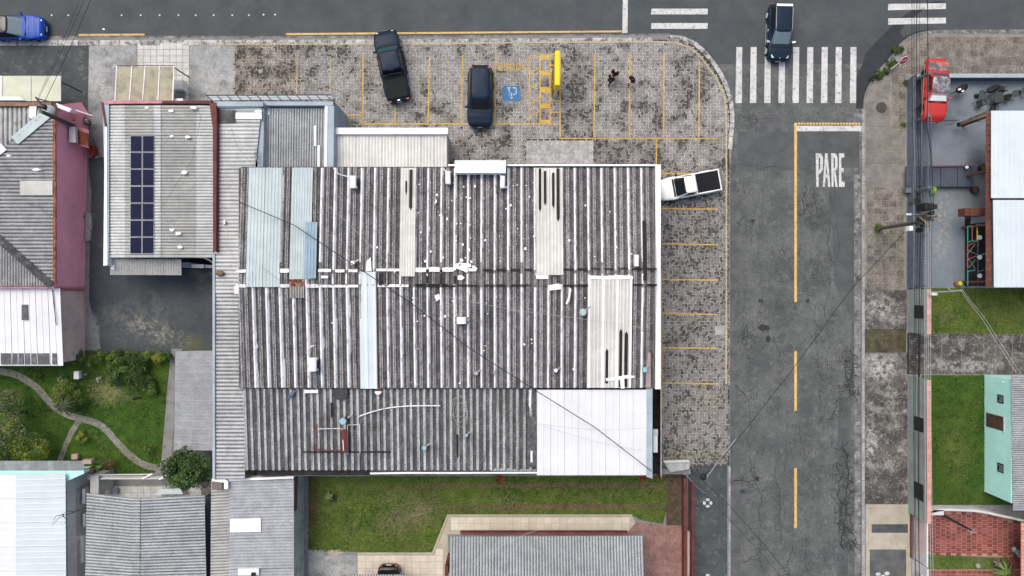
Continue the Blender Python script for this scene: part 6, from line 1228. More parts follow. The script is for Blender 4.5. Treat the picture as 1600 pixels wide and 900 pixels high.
    for x in wx:
        for s_ in (-1, 1):
            yc = s_ * (W2 * .965 - .10); 
            tb = MB().add([(x + wr_ * math.cos(6.2832 * k / n_), yc + d, wr_ + wr_ * math.sin(6.2832 * k / n_)) for d in (-.10, .10) for k in range(n_)], [tuple(range(n_)), tuple(range(2 * n_ - 1, n_ - 1, -1))] + [(k, n_ + k, n_ + (k + 1) % n_, (k + 1) % n_) for k in range(n_)])
            wh_ = wp_('wheel', tb, M['tyre'], bevel=.02); rr = wr_ * .66
            rb_ = MB().add([(x + rr * math.cos(6.2832 * k / n_), yc + s_ * d, wr_ + rr * math.sin(6.2832 * k / n_)) for d in (.09, .115) for k in range(n_)], [tuple(range(n_)), tuple(range(2 * n_ - 1, n_ - 1, -1))] + [(k, n_ + k, n_ + (k + 1) % n_, (k + 1) % n_) for k in range(n_)])
            wp_('rim', rb_, spec.get('rim', M['rim']), wh_)
    for s_ in (-1, 1):
        fx = L2 * .93; hl_w = hw(fx); zf = zt(fx)
        wp_('headlight', MB().hexa([(fx - .33, s_ * hl_w * .93, zf - .12), (fx + .05, s_ * hl_w * .74, zf - .14), (fx + .06, s_ * hl_w * .55, zf - .12), (fx - .10, s_ * hl_w * .68, zf - .10)][::s_], [(fx - .33, s_ * hl_w * .93, zf + .045), (fx + .05, s_ * hl_w * .76, zf + .02), (fx + .05, s_ * hl_w * .56, zf + .045), (fx - .10, s_ * hl_w * .72, zf + .085)][::s_]), spec.get('lampm', M['lamp']), bevel=.01)
        bx_ = -L2 * .975; wp_('tail_light', MB().box(bx_ - .05, bx_ + .12, min(s_ * hw(bx_) * .99, s_ * hw(bx_) * .72), max(s_ * hw(bx_) * .99, s_ * hw(bx_) * .72), zt(-L2 * .95) - .28, zt(-L2 * .95) - .02), M['lamp_r'], bevel=.02)
        mx_ = c1 - .28 + spec.get('mx', 0); wp_('mirror', MB().hexa([(mx_ - .07, s_ * W2 * .93, belt - .02), (mx_ + .07, s_ * W2 * .93, belt - .02), (mx_ + .04, s_ * (W2 + .17), belt + .0), (mx_ - .09, s_ * (W2 + .17), belt + .0)][::s_], [(mx_ - .07, s_ * W2 * .93, belt + .08), (mx_ + .07, s_ * W2 * .93, belt + .08), (mx_ + .03, s_ * (W2 + .17), belt + .16), (mx_ - .09, s_ * (W2 + .17), belt + .16)][::s_]), spec.get('mirror', paint), bevel=.02)
        if spec.get('rails'): wp_('roof_rail', MB().tube([(r0 + .15, s_ * wr2_ * .93, rz + .02), (r0 + .3, s_ * wr2_ * .93, rz + .07), (r1 - .25, s_ * wr2_ * .93, rz + .07), (r1 - .1, s_ * wr2_ * .90, rz + .01)], .02), spec['rails'])
        for dx in spec.get('handles', (-.1, .75)): wp_('door_handle', MB().box(dx - .09, dx + .09, min(s_ * (W2 - .02), s_ * (W2 + .02)), max(s_ * (W2 - .02), s_ * (W2 + .02)), belt - .22, belt - .19), spec.get('handle_m', M['trim']))
    wp_('grille', MB().box(L2 * .962, L2 * 1.004, -W2 * .5, W2 * .5, .42, zt(L2 * .96) - .12), M['trim'], bevel=.02)
    wp_('number_plate', MB().box(L2 * 1.004 + .002, L2 * 1.004 + .03, -.2, .2, .36, .5), M['plate']); wp_('number_plate', MB().box(-L2 * 1.0 - .03, -L2 * 1.0 - .001, -.2, .2, .55, .68), M['plate'])
    wp_('wiper_cowl', MB().hexa([(c1 - .03, -wb * .9, belt - .03), (c1 + .10, -wb * .84, belt - .03), (c1 + .10, wb * .84, belt - .03), (c1 - .03, wb * .9, belt - .03)], [(c1 - .04, -wb * .9, belt + .035), (c1 + .09, -wb * .84, zt(c1 + .09) + .055), (c1 + .09, wb * .84, zt(c1 + .09) + .055), (c1 - .04, wb * .9, belt + .035)]), M['trim'])
    for s_ in (-1, 1): wp_('hood_crease', MB().tube([(c1 + .15, s_ * W2 * .56, zt(c1 + .15) + .034), (L2 * .6, s_ * W2 * .50, zt(L2 * .6) + .036), (L2 * .9, s_ * W2 * .42, zt(L2 * .9) + .03)], .008, 4), paint)
    for a, b in spec.get('seams', ()):
        wp_('panel_seam', MB().tube([(a, -W2 * .76, zt(a) + spec.get('crown', .05) * .4 + .003), (a, 0, zt(a) + spec.get('crown', .05) + .003), (a, W2 * .76, zt(a) + spec.get('crown', .05) * .4 + .003)], .008, 4), M['trim'])
    root['dims'] = 0; del root['dims']
    return root, wp_, zt, hw, ring
navy = vmat('dark_navy_paint', (.013, .026, .046), .34, 0, spec=.10); black = vmat('black_blue_paint', (.011, .023, .046), .34, 0, spec=.10); blue = vmat('bright_blue_paint', (.008, .065, .36), .36, .1)
whitep = vmat('white_car_paint', (.82, .84, .85), .3); redp = vmat('faded_red_paint', (.46, .040, .034), .5, .1)
SUV = dict(profile=[(-2.3, .62), (-2.2, .80), (-1.9, .96), (1.05, .99), (1.5, .95), (2.05, .86), (2.22, .74), (2.34, .52)], belt=.98, cab=(-2.12, 1.22, -1.78, .35), roof=1.60, wheels=(-1.38, 1.40), wr=.34, seams=((1.28, 0),))
def suv(**k): d = dict(SUV); d.update(k); return d
# dark SUV in the bays, nose to the buildings
r_, wp_, zt_, hw_, rg_ = car('dark navy SUV parked nose down in the bay left of the blue disabled square', 750.2, 149.5, .9, -91, 4.62, 1.98, navy, suv(rails=M['trim'], roof=1.68, wrf=.70, cab=(-2.2, 1.2, -1.95, .42), wb=.93, lampm=M['trim']), base=.13, group='vehicles parked in the bays')
wp_('sun_shade', MB().add([(1.0, -.55, 1.17), (1.0, .55, 1.17), (.62, .58, 1.47), (.66, .1, 1.45), (.72, 0, 1.40), (.64, -.1, 1.46), (.62, -.58, 1.47)], [(0, 1, 2, 3, 4, 5, 6)]), M['glass'])
wp_('spoiler', MB().box(-2.12, -1.93, -.62, .62, 1.66, 1.70), M['trim'], bevel=.02)
# SUV on the crosswalk
r_, wp_, zt_, hw_, rg_ = car('black SUV with silver roof rails and white rear spoiler driving down over the crosswalk', 1219.0, 49.2, .8, -91.5, 4.35, 1.86, navy, suv(rails=M['chrome'], roof=1.58, cab=(-2.08, 1.18, -1.74, .25), wsm=M['glass_l'], mirror=M['lamp'], handle_m=M['chrome'], glass=M['glass'], rwm=M['glass_g'], rim=M['lamp']), name='moving_car')
wp_('spoiler', MB().box(-1.80, -1.62, -.62, .62, 1.60, 1.655), M['white'], bevel=.02); wp_('side_moulding', MB().box(-.7, .85, -.955, -.93, .30, .36), M['chrome']); wp_('side_moulding', MB().box(-.7, .85, .93, .955, .30, .36), M['chrome']); wp_('emblem', MB().cyl(2.05, 0, .86, .90, .05, 8), M['chrome'])
# blue hatchback at the upper left
r_, wp_, zt_, hw_, rg_ = car('bright blue car with a dark roof leaving the picture at the upper left', 21, 43, .8, 0, 4.6, 1.86, blue, suv(roof=1.48, cab=(-1.95, 1.02, -1.45, -.05), wsm=M['glass_l'], roofm=vmat('dark_grey_car_roof', (.02, .022, .028), .35), pillar=M['trim'], rim=M['rim'], handles=(-.1, .7), lampm=M['lamp']))
wp_('badge_plate', MB().box(2.26, 2.30, .1, .42, .5, .62), M['plate'])
# dark double-cab pickup
PK = dict(profile=[(-2.7, .86), (-2.62, .98), (-.75, 1.0), (1.10, 1.03), (1.6, 1.05), (2.3, 1.0), (2.55, .86), (2.72, .6)], belt=1.06, cab=(-.78, 1.42, -.62, .82), roof=1.72, wheels=(-1.65, 1.62), wr=.38, n=(9, 7), wb=.91, wrf=.76, seams=((1.52, 0),))
r_, wp_, zt_, hw_, rg_ = car('dark navy double cab pickup with a black bed cover parked askew over the kerb', 611.3, 101, 1.0, 102, 5.62, 1.98, black, dict(PK, wsm=M['glass_g'], mirror=M['trim'], glass=M['glass']), cat='pickup truck', base=.10, name='pickup_truck', group='vehicles parked in the bays')
wp_('bed_cover', MB().hexa([(-2.60, -.80, .95), (-.80, -.84, .95), (-.80, .84, .95), (-2.60, .80, .95)], [(-2.60, -.80, 1.09), (-.80, -.84, 1.12), (-.80, .84, 1.12), (-2.60, .80, 1.09)]), vmat('matt_black_vinyl', (.008, .012, .012), .75, 0), bevel=.03)
wp_('sports_bar', MB().tube([(-.92, -.80, 1.1), (-.88, -.72, 1.40), (-.86, 0, 1.44), (-.88, .72, 1.40), (-.92, .80, 1.1)], .045), M['trim']); wp_('tailgate_badge', MB().box(-2.80, -2.74, -.09, .09, .95, 1.0), M['chrome'])
for s_ in (-1, 1): wp_('side_step', MB().box(-.7, 1.1, min(s_ * .93, s_ * 1.06), max(s_ * .93, s_ * 1.06), .34, .40), M['trim']); wp_('roof_rack', MB().beam((-.5, s_ * .66, 1.76), (.7, s_ * .66, 1.76), .04), M['trim'])
wp_('brake_lamp', MB().box(-.66, -.60, -.2, .2, 1.70, 1.75), M['trim'])
# white single-cab pickup with its nose under the roof edge
WPK = dict(profile=[(-2.25, .80), (-2.2, .90), (-.2, .92), (.95, .97), (1.4, .95), (2.0, .84), (2.15, .74), (2.3, .5)], belt=1.0, cab=(-.38, 1.30, -.28, .52), roof=1.50, wheels=(-1.35, 1.38), wr=.32, n=(8, 6), wb=.88, wrf=.72, side=((-.62, .50),), mirror=M['trim'], glass=M['glass'], handles=(.1,))
r_, wp_, zt_, hw_, rg_ = car('small white single cab pickup, black bed, nose under the warehouse roof edge', 1079, 289, .9, 190.5, 4.75, 1.78, whitep, WPK, cat='pickup truck', base=.12, name='pickup_truck', group='vehicles parked in the bays')
wp_('cargo_bed', MB().box(-2.20, -.46, -.72, .72, .90, .985), vmat('black_bed_liner', (.010, .011, .014), .8, 0), bevel=.03)
for q in (( -2.30, -2.205, -.80, .80), (-2.3, -.45, -.82, -.725), (-2.3, -.45, .725, .82)): wp_('bed_rail', MB().box(q[0], q[1], q[2], q[3], .86, 1.03), whitep, bevel=.03)
wp_('bed_rib', MB().box(-1.7, -.8, -.66, -.62, .986, .995), M['trim']); wp_('roof_groove', MB().box(-.25, .50, -.665, -.645, 1.50, 1.522), M['trim']); wp_('roof_groove', MB().box(-.25, .50, .645, .665, 1.50, 1.522), M['trim'])
# black car at the bottom edge
r_, wp_, zt_, hw_, rg_ = car('rear end of a black car on the beige patio, cut by the bottom edge', 606.5, 925, .9, -90, 3.9, 1.74, vmat('glossy_black_paint', (.008, .008, .009), .2), suv(profile=[(-1.95, .60), (-1.88, .80), (-1.6, .93), (1.0, .95), (1.4, .92), (1.75, .82), (1.88, .7), (1.97, .5)], roof=1.45, cab=(-1.72, 1.0, -1.25, .2), wheels=(-1.2, 1.2), wr=.3), base=.12)
# red wreck on posts over the courtyard corner
peel = mat('peeling_red_paint', (.45, .17, .13), (.10, .11, .13), 2.4, .44, .56, rough=.8, layers=[((.55, .50, .48), 3.5, .58, .68, .7)], objco=True, big=0)
peelg = mat('peeled_grey_roof', (.24, .28, .32), (.13, .10, .10), 2.2, .44, .56, rough=.75, layers=[((.55, .60, .64), 3.1, .56, .66, .8), ((.35, .12, .09), 2.0, .60, .7, .6)], objco=True, big=0)
REDC = dict(profile=[(-2.15, .62), (-2.08, .80), (-1.6, .86), (-1.1, .88), (.8, .92), (1.2, .93), (1.9, .88), (2.12, .78), (2.25, .6)], belt=.92, cab=(-1.32, .98, -.80, .42), roof=1.38, wheels=(-1.25, 1.35), wr=.31, n=(8, 7), wb=.90, wrf=.76, roofm=peelg, rwm=vmat('dusty_dark_glass', (.06, .075, .09), .35, 0), wsm=vmat('white_sheet_in_windshield', (.35, .36, .37), .4, 0), mirror=redp, lampm=redp, glass=vmat('dull_side_glass', (.05, .02, .02), .5, 0), rim=M['trim'])
r_, wp_, zt_, hw_, rg_ = car('old red saloon car with a peeling roof raised over the courtyard corner as a display', 1465, 139, .9, -93.5, 4.75, 1.72, redp, REDC, base=1.5, name='display_car', cat='old car')
wp_('boot_lid', MB().hexa([(-2.05, -.72, .80), (-1.36, -.74, .84), (-1.36, .74, .84), (-2.05, .72, .80)], [(-2.05, -.72, .885), (-1.36, -.74, .935), (-1.36, .74, .935), (-2.05, .72, .885)]), peel, bevel=.02)
wp_('white_cover', MB().hexa([(.62, -.55, 1.20), (.93, -.62, 1.0), (.90, .60, 1.0), (.60, .45, 1.22)], [(.60, -.55, 1.27), (.95, -.62, 1.06), (.92, .60, 1.06), (.60, .45, 1.28)]), M['white'])
wp_('side_trim', MB().box(-1.9, 1.95, -.875, -.86, .52, .58), M['chrome']); wp_('side_trim', MB().box(-1.9, 1.95, .86, .875, .52, .58), M['chrome'])
sp_ = thing('display_stand', 'dark steel posts and beams holding up the old red car', 'stand', P(1465, 140))
for (x, y) in ((1446, 115), (1474, 115), (1444, 165), (1472, 165)): q = P(x, y, 1.5); part('post', MB().cyl(q.x, q.y, .12, 1.48, .07, 10), M['darkmetal'], sp_)
for x in (1445, 1473): part('beam', MB().beam(P(x, 110, 1.42), P(x - 1, 172, 1.42), .1), M['darkmetal'], sp_)

# ------------------------------------------------------------------ people
def person(label, px, py, heading, jacket, trouser, skin, hairc, bald=False, shoe=None, stride=.25, lean=.05, bag=False):
    """heading: direction the person faces, degrees anticlockwise from the right of the photo"""
    p = P(px, py); root = thing('person', label, 'person', (p.x, p.y, .13), None, R(heading))
    def skinned(nm, V, E, rad, m, sub=1, rt=0):
        me_ = bpy.data.meshes.new(nm); me_.from_pydata(V, E, []); me_.update(); me_.materials.append(m); o = bpy.data.objects.new(nm, me_); COL.objects.link(o); o.parent = root
        md = o.modifiers.new('skin', 'SKIN'); md.use_smooth_shade = True
        sv = me_.skin_vertices[0].data
        for i, r in enumerate(rad): sv[i].radius = (r, r) if not isinstance(r, tuple) else r
        sv[rt].use_root = True; s2 = o.modifiers.new('sub', 'SUBSURF'); s2.levels = sub; s2.render_levels = sub; return o
    V = [(0, 0, .95)]; E = []; Rd = [.12]
    def add(par, co, r): V.append(co); Rd.append(r); E.append((par, len(V) - 1)); return len(V) - 1
    a = add(0, (.02 + lean, 0, 1.15), .115); b = add(a, (.03 + lean * 1.5, 0, 1.36), .12); c = add(b, (.04 + lean * 2, 0, 1.47), .055); d = add(c, (.05 + lean * 2.2, 0, 1.54), .055); hd = add(d, (.06 + lean * 2.3, 0, 1.63), .088); add(hd, (.055 + lean * 2.3, 0, 1.70), .075)
    hands = []
    for s in (-1, 1):
        h = add(0, (0, s * .09, .88), .088); k = add(h, (s * stride * .5 + .04, s * .10, .50), .058); f = add(k, (s * stride - .02, s * .10, .10), .042); add(f, (s * stride + .16, s * .11, .04), .038)
        sh_ = add(b, (.03 + lean * 1.5, s * .19, 1.38), .06); el = add(sh_, (.02 + lean, s * .25, 1.12), .045); wr_ = add(el, (.22 + lean, s * .19, 1.0), .03); pa = add(wr_, (.30 + lean, s * .17, .99), (.034, .022))
        for q in range(4):
            y = s * (.145 + q * .017); f1 = add(pa, (.34 + lean, y, .985), .009); f2 = add(f1, (.375 + lean - .004 * q, y, .972), .008); add(f2, (.395 + lean - .006 * q, y, .955), .0075)
        th = add(wr_, (.285 + lean, s * .125, .985), .010); add(th, (.31 + lean, s * .11, .975), .009)
    skinned('body', V, E, Rd, skin, 1)
    # clothing
    V = [(0, 0, .93)]; E = []; Rd = [.155]; a = add(0, (.02 + lean, 0, 1.15), .15); b = add(a, (.03 + lean * 1.5, 0, 1.36), .155); add(b, (.04 + lean * 2, 0, 1.45), .08)
    for s in (-1, 1): sh_ = add(b, (.03 + lean * 1.5, s * .20, 1.38), .085); el = add(sh_, (.02 + lean, s * .26, 1.12), .068); add(el, (.20 + lean, s * .195, 1.005), .052)
    skinned('jacket', V, E, Rd, jacket, 2)
    V = [(0, 0, .93)]; E = []; Rd = [.15]
    for s in (-1, 1): h = add(0, (0, s * .095, .86), .105); k = add(h, (s * stride * .5 + .04, s * .10, .50), .078); add(k, (s * stride - .02, s * .10, .14), .06)
    skinned('trousers', V, E, Rd, trouser, 1)
    hx = .06 + lean * 2.3
    if not bald: mesh_obj('hair', MB().ball((hx - .015, 0, 1.69), .112, 12, 8, (1, .92, .92)), hairc, root, smooth=True, shift=False)
    else: mesh_obj('hair', MB().ball((hx - .03, 0, 1.655), .105, 12, 8, (.95, .98, .8)), hairc, root, smooth=True, shift=False)
    fc = mesh_obj('nose', MB().ball((hx + .10, 0, 1.63), .018, 6, 4, (1.2, .8, 1.3)), skin, root, smooth=True, shift=False)
    for s in (-1, 1):
        mesh_obj('eye', MB().ball((hx + .082, s * .032, 1.655), .012, 6, 4), M['tar'], root, shift=False); mesh_obj('ear', MB().ball((hx, s * .092, 1.64), .024, 6, 4, (.8, .5, 1.3)), skin, root, shift=False)
        mesh_obj('shoe', MB().ball((s * stride + .06, s * .11, .045), .085, 10, 6, (1.7, .62, .55)), shoe or M['trim'], root, smooth=True, shift=False)
    mesh_obj('mouth', MB().ball((hx + .088, 0, 1.59), .016, 6, 4, (.5, 1.6, .4)), M['maroon'], root, shift=False)
    if bag: mesh_obj('coat_tail', MB().ball((-.05, 0, .80), .20, 10, 6, (.8, 1.0, 1.2)), jacket, root, smooth=True, shift=False)
    return root
cl = lambda n, c: mat(n, c, tuple(v * .6 for v in c), 6, rough=.9, speck=.1, objco=True)
skinm = mat('skin', (.55, .33, .25), rough=.6, speck=.05, big=0, objco=True); blk = cl('black_cloth', (.012, .012, .014)); mrn = cl('maroon_cloth', (.05, .014, .014))
person('person in a black jacket with pale bare head, upper of the pair', 958.5, 119, 245, blk, blk, skinm, mat('pale_pink_cap', (.60, .36, .33), rough=.8, big=0), bald=True)
person('person in a dark maroon jacket with white shoes, lower of the pair', 951, 131, 50, mrn, blk, skinm, blk, shoe=M['white'])
person('person in black walking alone over the yellow bay line', 985, 130.5, 215, cl('charcoal_cloth', (.016, .019, .023)), cl('dark_trousers', (.014, .015, .018)), skinm, blk, stride=.34, bag=True)

# ------------------------------------------------------------------ yellow totem sign
ts = thing('totem_sign', 'tall yellow and white totem sign standing on the hatched crossing between the bays', 'totem sign', P(866, 136))
def tw(x0_, y0_, x1_, y1_, z0_, z1_, m, nm, bevel=.02): a = P(x0_, y1_); b = P(x1_, y0_); part(nm, MB().box(a.x, b.x, a.y, b.y, z0_, z1_), m, ts, bevel=bevel)
tw(863, 121, 869, 153, .13, 2.5, mat('cream_totem_face', (.62, .57, .45), (.55, .49, .38), 2, .4, .6, rough=.6), 'base_panel'); tw(861.6, 119, 862.8, 152, .13, 2.3, mat('brown_totem_edge', (.20, .11, .05), rough=.7), 'side_panel')
tw(862.5, 105, 869.5, 155.5, 2.52, 3.9, M['sign_yellow'], 'sign_box', .04); tw(860, 136, 871.5, 138, 1.6, 1.75, mat('yellow_bracket', (.45, .27, .03), rough=.6), 'bracket')
# stop sign lying towards the road corner
ss = thing('stop_sign', 'red and white stop sign on a white post leaning at the weedy street corner', 'stop sign', P(1392, 109))
part('post', MB().tube([P(1391, 109.5, .12), P(1407.5, 96.8, 2.0)], .075, 8), M['white'], ss); part('brace', MB().tube([P(1398, 110, .12), P(1408, 107, .8), P(1411, 98, 1.6)], .03, 6), M['steel'], ss)
c = P(1412, 94, 2.2); fr = part('face', MB().cyl(0, 0, 0, .03, .38, 8, rot=math.pi / 8), M['white'], ss, shift=False); fr.location = c - Vector(ss.location); fr.rotation_euler = (R(58), 0, R(18))
for nm, r1_, z1_ in (('red_field', .33, .034),): o = mesh_obj(nm, MB().cyl(0, 0, .031, z1_, r1_, 8, rot=math.pi / 8), M['red_paint'], fr, shift=False)
mbw = MB()                               # PARE in white on the red face
def wl(x, segs):
    for a, b, c_, d in segs: mbw.box(x + a, x + c_, b, d, .0345, .037)
wl(-.27, ((0, -.09, .025, .09), (.025, .065, .09, .09), (.025, -.01, .09, .015), (.09, -.01, .115, .09))); wl(-.13, ((0, -.09, .025, .09), (.09, -.09, .115, .09), (.025, .065, .09, .09), (.025, -.01, .09, .015)))
wl(.01, ((0, -.09, .025, .09), (.025, .065, .09, .09), (.025, -.01, .09, .015), (.09, .015, .115, .065), (.07, -.09, .1, -.01))); wl(.15, ((0, -.09, .025, .09), (.025, .065, .11, .09), (.025, -.0125, .09, .0125), (.025, -.09, .11, -.065)))
mesh_obj('lettering', mbw, M['white'], fr, shift=False)

# ------------------------------------------------------------------ courtyard furniture
def stool(px, py, label, z=.12, m='darkmetal', r=.28):
    p = P(px, py, z + .5); t = thing('round_table', label, 'table', (p.x, p.y, z)); part('top', MB().cyl(p.x, p.y, z + .68, z + .73, r, 20), mat('slate_table_top', (.05, .065, .07), rough=.5, big=0), t); part('stem', MB().cyl(p.x, p.y, z + .03, z + .68, .035, 8), M['darkmetal'], t); part('foot', MB().cyl(p.x, p.y, z, z + .03, .2, 14), M['darkmetal'], t)
stool(1532, 147.5, 'small round slate table between the two black umbrellas'); stool(1583.5, 147.5, 'small round slate table by the right edge of the courtyard'); stool(1599, 142, 'round slate table cut by the right edge of the picture')
def chair(px, py, rz, label):
    p = P(px, py, .4); t = thing('metal_chair', label, 'chair', (p.x, p.y, .12), 'dark metal chairs in the blue courtyard', R(rz)); L_ = lambda nm, mb: mesh_obj(nm, mb, M['darkmetal'], t, shift=False)
    L_('seat', MB().box(-.22, .22, -.22, .22, .42, .46)); 
    mb = MB()
    for k in range(4): mb.box(-.23, -.20, -.2 + k * .125, -.15 + k * .125, .5, .86)
    mb.box(-.235, -.195, -.22, .22, .861, .90); L_('backrest', mb)
    for a in (-.2, .2):
        for b in (-.2, .2): L_('leg', MB().tube([(a * 1.15, b * 1.15, 0), (a, b, .42)], .018, 6))
    for s in (-1, 1): L_('armrest', MB().tube([(-.2, s * .23, .62), (.2, s * .25, .64), (.2, s * .23, .45)], .018, 6))
    return t
chair(1528.5, 163, 200, 'dark metal chair standing apart at the left of the table group'); chair(1571, 154, 5, 'dark metal chair on the right of the square table'); chair(1550, 168, 265, 'dark metal chair below the square table'); chair(1563, 140, 80, 'dark metal chair above the square table under the umbrella')
p = P(1558, 153, .7); t = thing('square_table', 'dark square table among the metal chairs in the courtyard', 'table', (p.x, p.y, .12)); part('top', MB().obox((p.x, p.y), .2, .75, .75, .82, .87), mat('grey_table_top', (.045, .05, .052), rough=.6, big=0), t)
for a in (-1, 1):
    for b in (-1, 1): part('leg', MB().tube([(p.x + a * .3, p.y + b * .3, .12), (p.x + a * .3, p.y + b * .3, .82)], .025, 6), M['darkmetal'], t)
def folded(px, py, ang, ln, label):       # closed umbrella lying over
    t = thing('folded_umbrella', label, 'umbrella', P(px, py, .9)); d = Vector((math.cos(ang), math.sin(ang), 0)); c = P(px, py, 1.0)
    mb = MB(); n = 10; vs = []; prof_ = [(-.5, .03), (-.38, .18), (-.1, .26), (.2, .22), (.42, .12), (.5, .02)]; u = Vector((-d.y, d.x, 0)); w = Vector((0, 0, 1))
    for a, r in prof_: vs += [c + d * a * ln + (u * math.cos(6.283 * k / n) + w * math.sin(6.283 * k / n) * .6) * r * (1 + .25 * (k % 2)) for k in range(n)]
    mb.add(vs, [(i * n + k, i * n + (k + 1) % n, (i + 1) * n + (k + 1) % n, (i + 1) * n + k) for i in range(5) for k in range(n)]); part('canopy', mb, M['tar'], t)
    part('pole', MB().tube([c - d * ln * .5, c - d * ln * .62 + Vector((0, 0, -.85))], .03, 6), M['darkmetal'], t); return t, c, d
t, c, d = folded(1503, 138, R(28), 1.1, 'closed black umbrella with white print next to the red car')
part('print', MB().sheet([(1497, 139), (1501, 137.5), (1502, 140), (1498, 141.5)], 1.30), M['white'], t); part('print', MB().sheet([(1503, 141.5), (1507, 140.5), (1506, 143.4), (1502, 143.6)], 1.28), M['white'], t)
folded(1552, 138.5, R(25), 1.15, 'closed black umbrella leaning over the square table')
for (x, y, lab) in ((1523.5, 296.5, 'black round planter pot beside the blue deck'), (1536, 262, 'dark pot in the shade of the brick edge')):
    p = P(x, y, .5); o = thing('planter', lab, 'planter', (p.x, p.y, .12)); part('pot', MB().cyl(p.x, p.y, .12, .6, .2, 18, .28), M['darkmetal'], o, smooth=False); part('soil', MB().cyl(p.x, p.y, .6, .61, .22, 18), M['soil'], o)
p = P(1497, 443, .3); o = thing('flower_pot', 'small clay pot with a bright yellow flowering plant at the foot of the courtyard', 'flower pot', (p.x, p.y, .12)); part('pot', MB().cyl(p.x - .08, p.y, .12, .42, .16, 14, .22), M['terracotta'], o)
cloth = mat('yellow_petals', (.62, .62, .03), (.40, .5, .03), 6, big=0); part('flowers', MB().ball((p.x + .05, p.y, .5), .2, 9, 6, (1, 1, .7)), cloth, o)

# ------------------------------------------------------------------ utility poles, lamps and cables
up = thing('utility_pole', 'brown utility pole with lamp arm rising from a grass tuft in the sidewalk', 'utility pole', P(1372, 357))
base = P(1373, 357, .12); top = P(1447, 345, 7.0); dd = (top - base)
part('pole', MB().tube([base, top], .16, 10, .11), mat('brown_pole_concrete', (.13, .105, .085), (.09, .075, .06), 3, rough=.95), up)
part('lamp_arm', MB().tube([P(1441, 336, 6.6), P(1428, 335, 6.9), P(1420, 334.5, 7.0)], .04, 8), M['steel'], up); part('lamp_head', MB().hexa([P(1416, 336, 6.9), P(1424, 336.6, 6.9), P(1424, 333.2, 6.9), P(1416, 333.6, 6.9)], [P(1416, 336, 7.0), P(1424, 336.6, 7.02), P(1424, 333.2, 7.02), P(1416, 333.6, 7.0)]), M['lamp'], up, bevel=.02)
for i, (a, b) in enumerate((((1432, 352), (1456, 330)), ((1438, 344), (1464, 338)), ((1436, 338), (1452, 354)))): part('crossarm', MB().beam(P(*a, 6.7 + .2 * i), P(*b, 6.7 + .2 * i), .12), M['wood'], up)
for (x, y, s) in ((1438, 342, 3), (1444, 338, 3), (1449, 346, 3.4), (1452, 341, 2.6), (1456, 333, 3), (1436, 349, 2.4), (1444, 352, 2.6)): part('insulator', MB().cyl(P(x, y, 7).x, P(x, y, 7).y, 6.6, 7.1, s * .035, 8, s * .05), M['darkmetal'], up)
part('transformer', MB().pbox(1446, 317, 1459, 328, 6.0, 7.1), M['tar'], up, bevel=.06); part('transformer_fin', MB().pbox(1459.3, 319, 1465, 326, 6.1, 6.9), M['tar'], up, bevel=.03)
part('junction_box', MB().pbox(1421.5, 353, 1427, 360.5, 6.0, 6.5), M['white'], up, bevel=.03); part('junction_box', MB().pbox(1436, 356, 1442, 363, 6.0, 6.4), M['tar'], up, bevel=.03)
def wire(pts, r, m, label, z, sag=.0, cat='cable', grp=None, name='power_cable'):
    P3 = []
    for i in range(len(pts) - 1):
        (xa, ya), (xb, yb) = pts[i], pts[i + 1]; za, zb = (z[i], z[i + 1]) if isinstance(z, (list, tuple)) else (z, z)
        A, B = P(xa, ya, za), P(xb, yb, zb); n = 14
        for k in range(n): t = k / n; q = A.lerp(B, t); q.z -= sag * 4 * t * (1 - t); P3.append(q)
    P3.append(P(*pts[-1], z[-1] if isinstance(z, (list, tuple)) else z)); return single(name, MB().tube(P3, r, 5), M[m], label, cat, grp)
G1 = 'black cables strung along the east sidewalk'; G2 = 'bare wires strung along the east lawn edge'
for i, (xa, xb, r_) in enumerate(((1426, 1431, .018), (1429.5, 1432, .016), (1433.5, 1437.5, .025), (1437.5, 1437, .014))):
    wire([(xa, -60), (xa + 5, 345), (xb, 960)], r_, 'cable', ('leftmost', 'second from left', 'third and thickest', 'rightmost')[i] + ' of the four black cables over the courtyard fence', 6.8, .25, grp=G1)
wire([(1449, -60), (1450, 90), (1449, 200), (1456, 250), (1459, 330)], .026, 'cable', 'single black cable crossing over the old red car to the utility pole', [7.2, 7.2, 7.2, 7.1, 7.0], .02)
for i, x in enumerate((1450, 1452.8, 1455.4, 1458.2)):
    wire([(x - 4, 345), (x + (i - 1.5) * .8, 960)], .014, 'cable_l', ('leftmost', 'second', 'third', 'rightmost')[i] + ' of the four pale bare wires running down from the utility pole', 7.2, .15, cat='wire', grp=G2, name='bare_wire')
wire([(1500, 452), (1536, 500), (1588, 582)], .014, 'cable_l', 'upper of two thin pale wires slanting across the upper lawn and driveway', [5, 5, 4.6], .05, cat='wire', name='bare_wire'); wire([(1503, 452), (1541, 500), (1592, 580)], .012, 'cable_l', 'lower of two thin pale wires slanting across the upper lawn and driveway', [5, 5, 4.6], .05, cat='wire', name='bare_wire')
t = thing('wall_bracket', 'pale service bracket on the wall at the top of the upper lawn', 'bracket', P(1480, 456, 3)); part('bar', MB().tube([P(1455, 457, 3), P(1503, 454, 4.4)], .05), M['steel'], t); part('box', MB().pbox(1456, 457.5, 1465, 461.5, 2.8, 3.2), M['whitewall'], t); part('arm', MB().tube([P(1480, 449, 3.6), P(1486, 454, 3.7), P(1497, 452, 4.2)], .025), M['steel'], t)
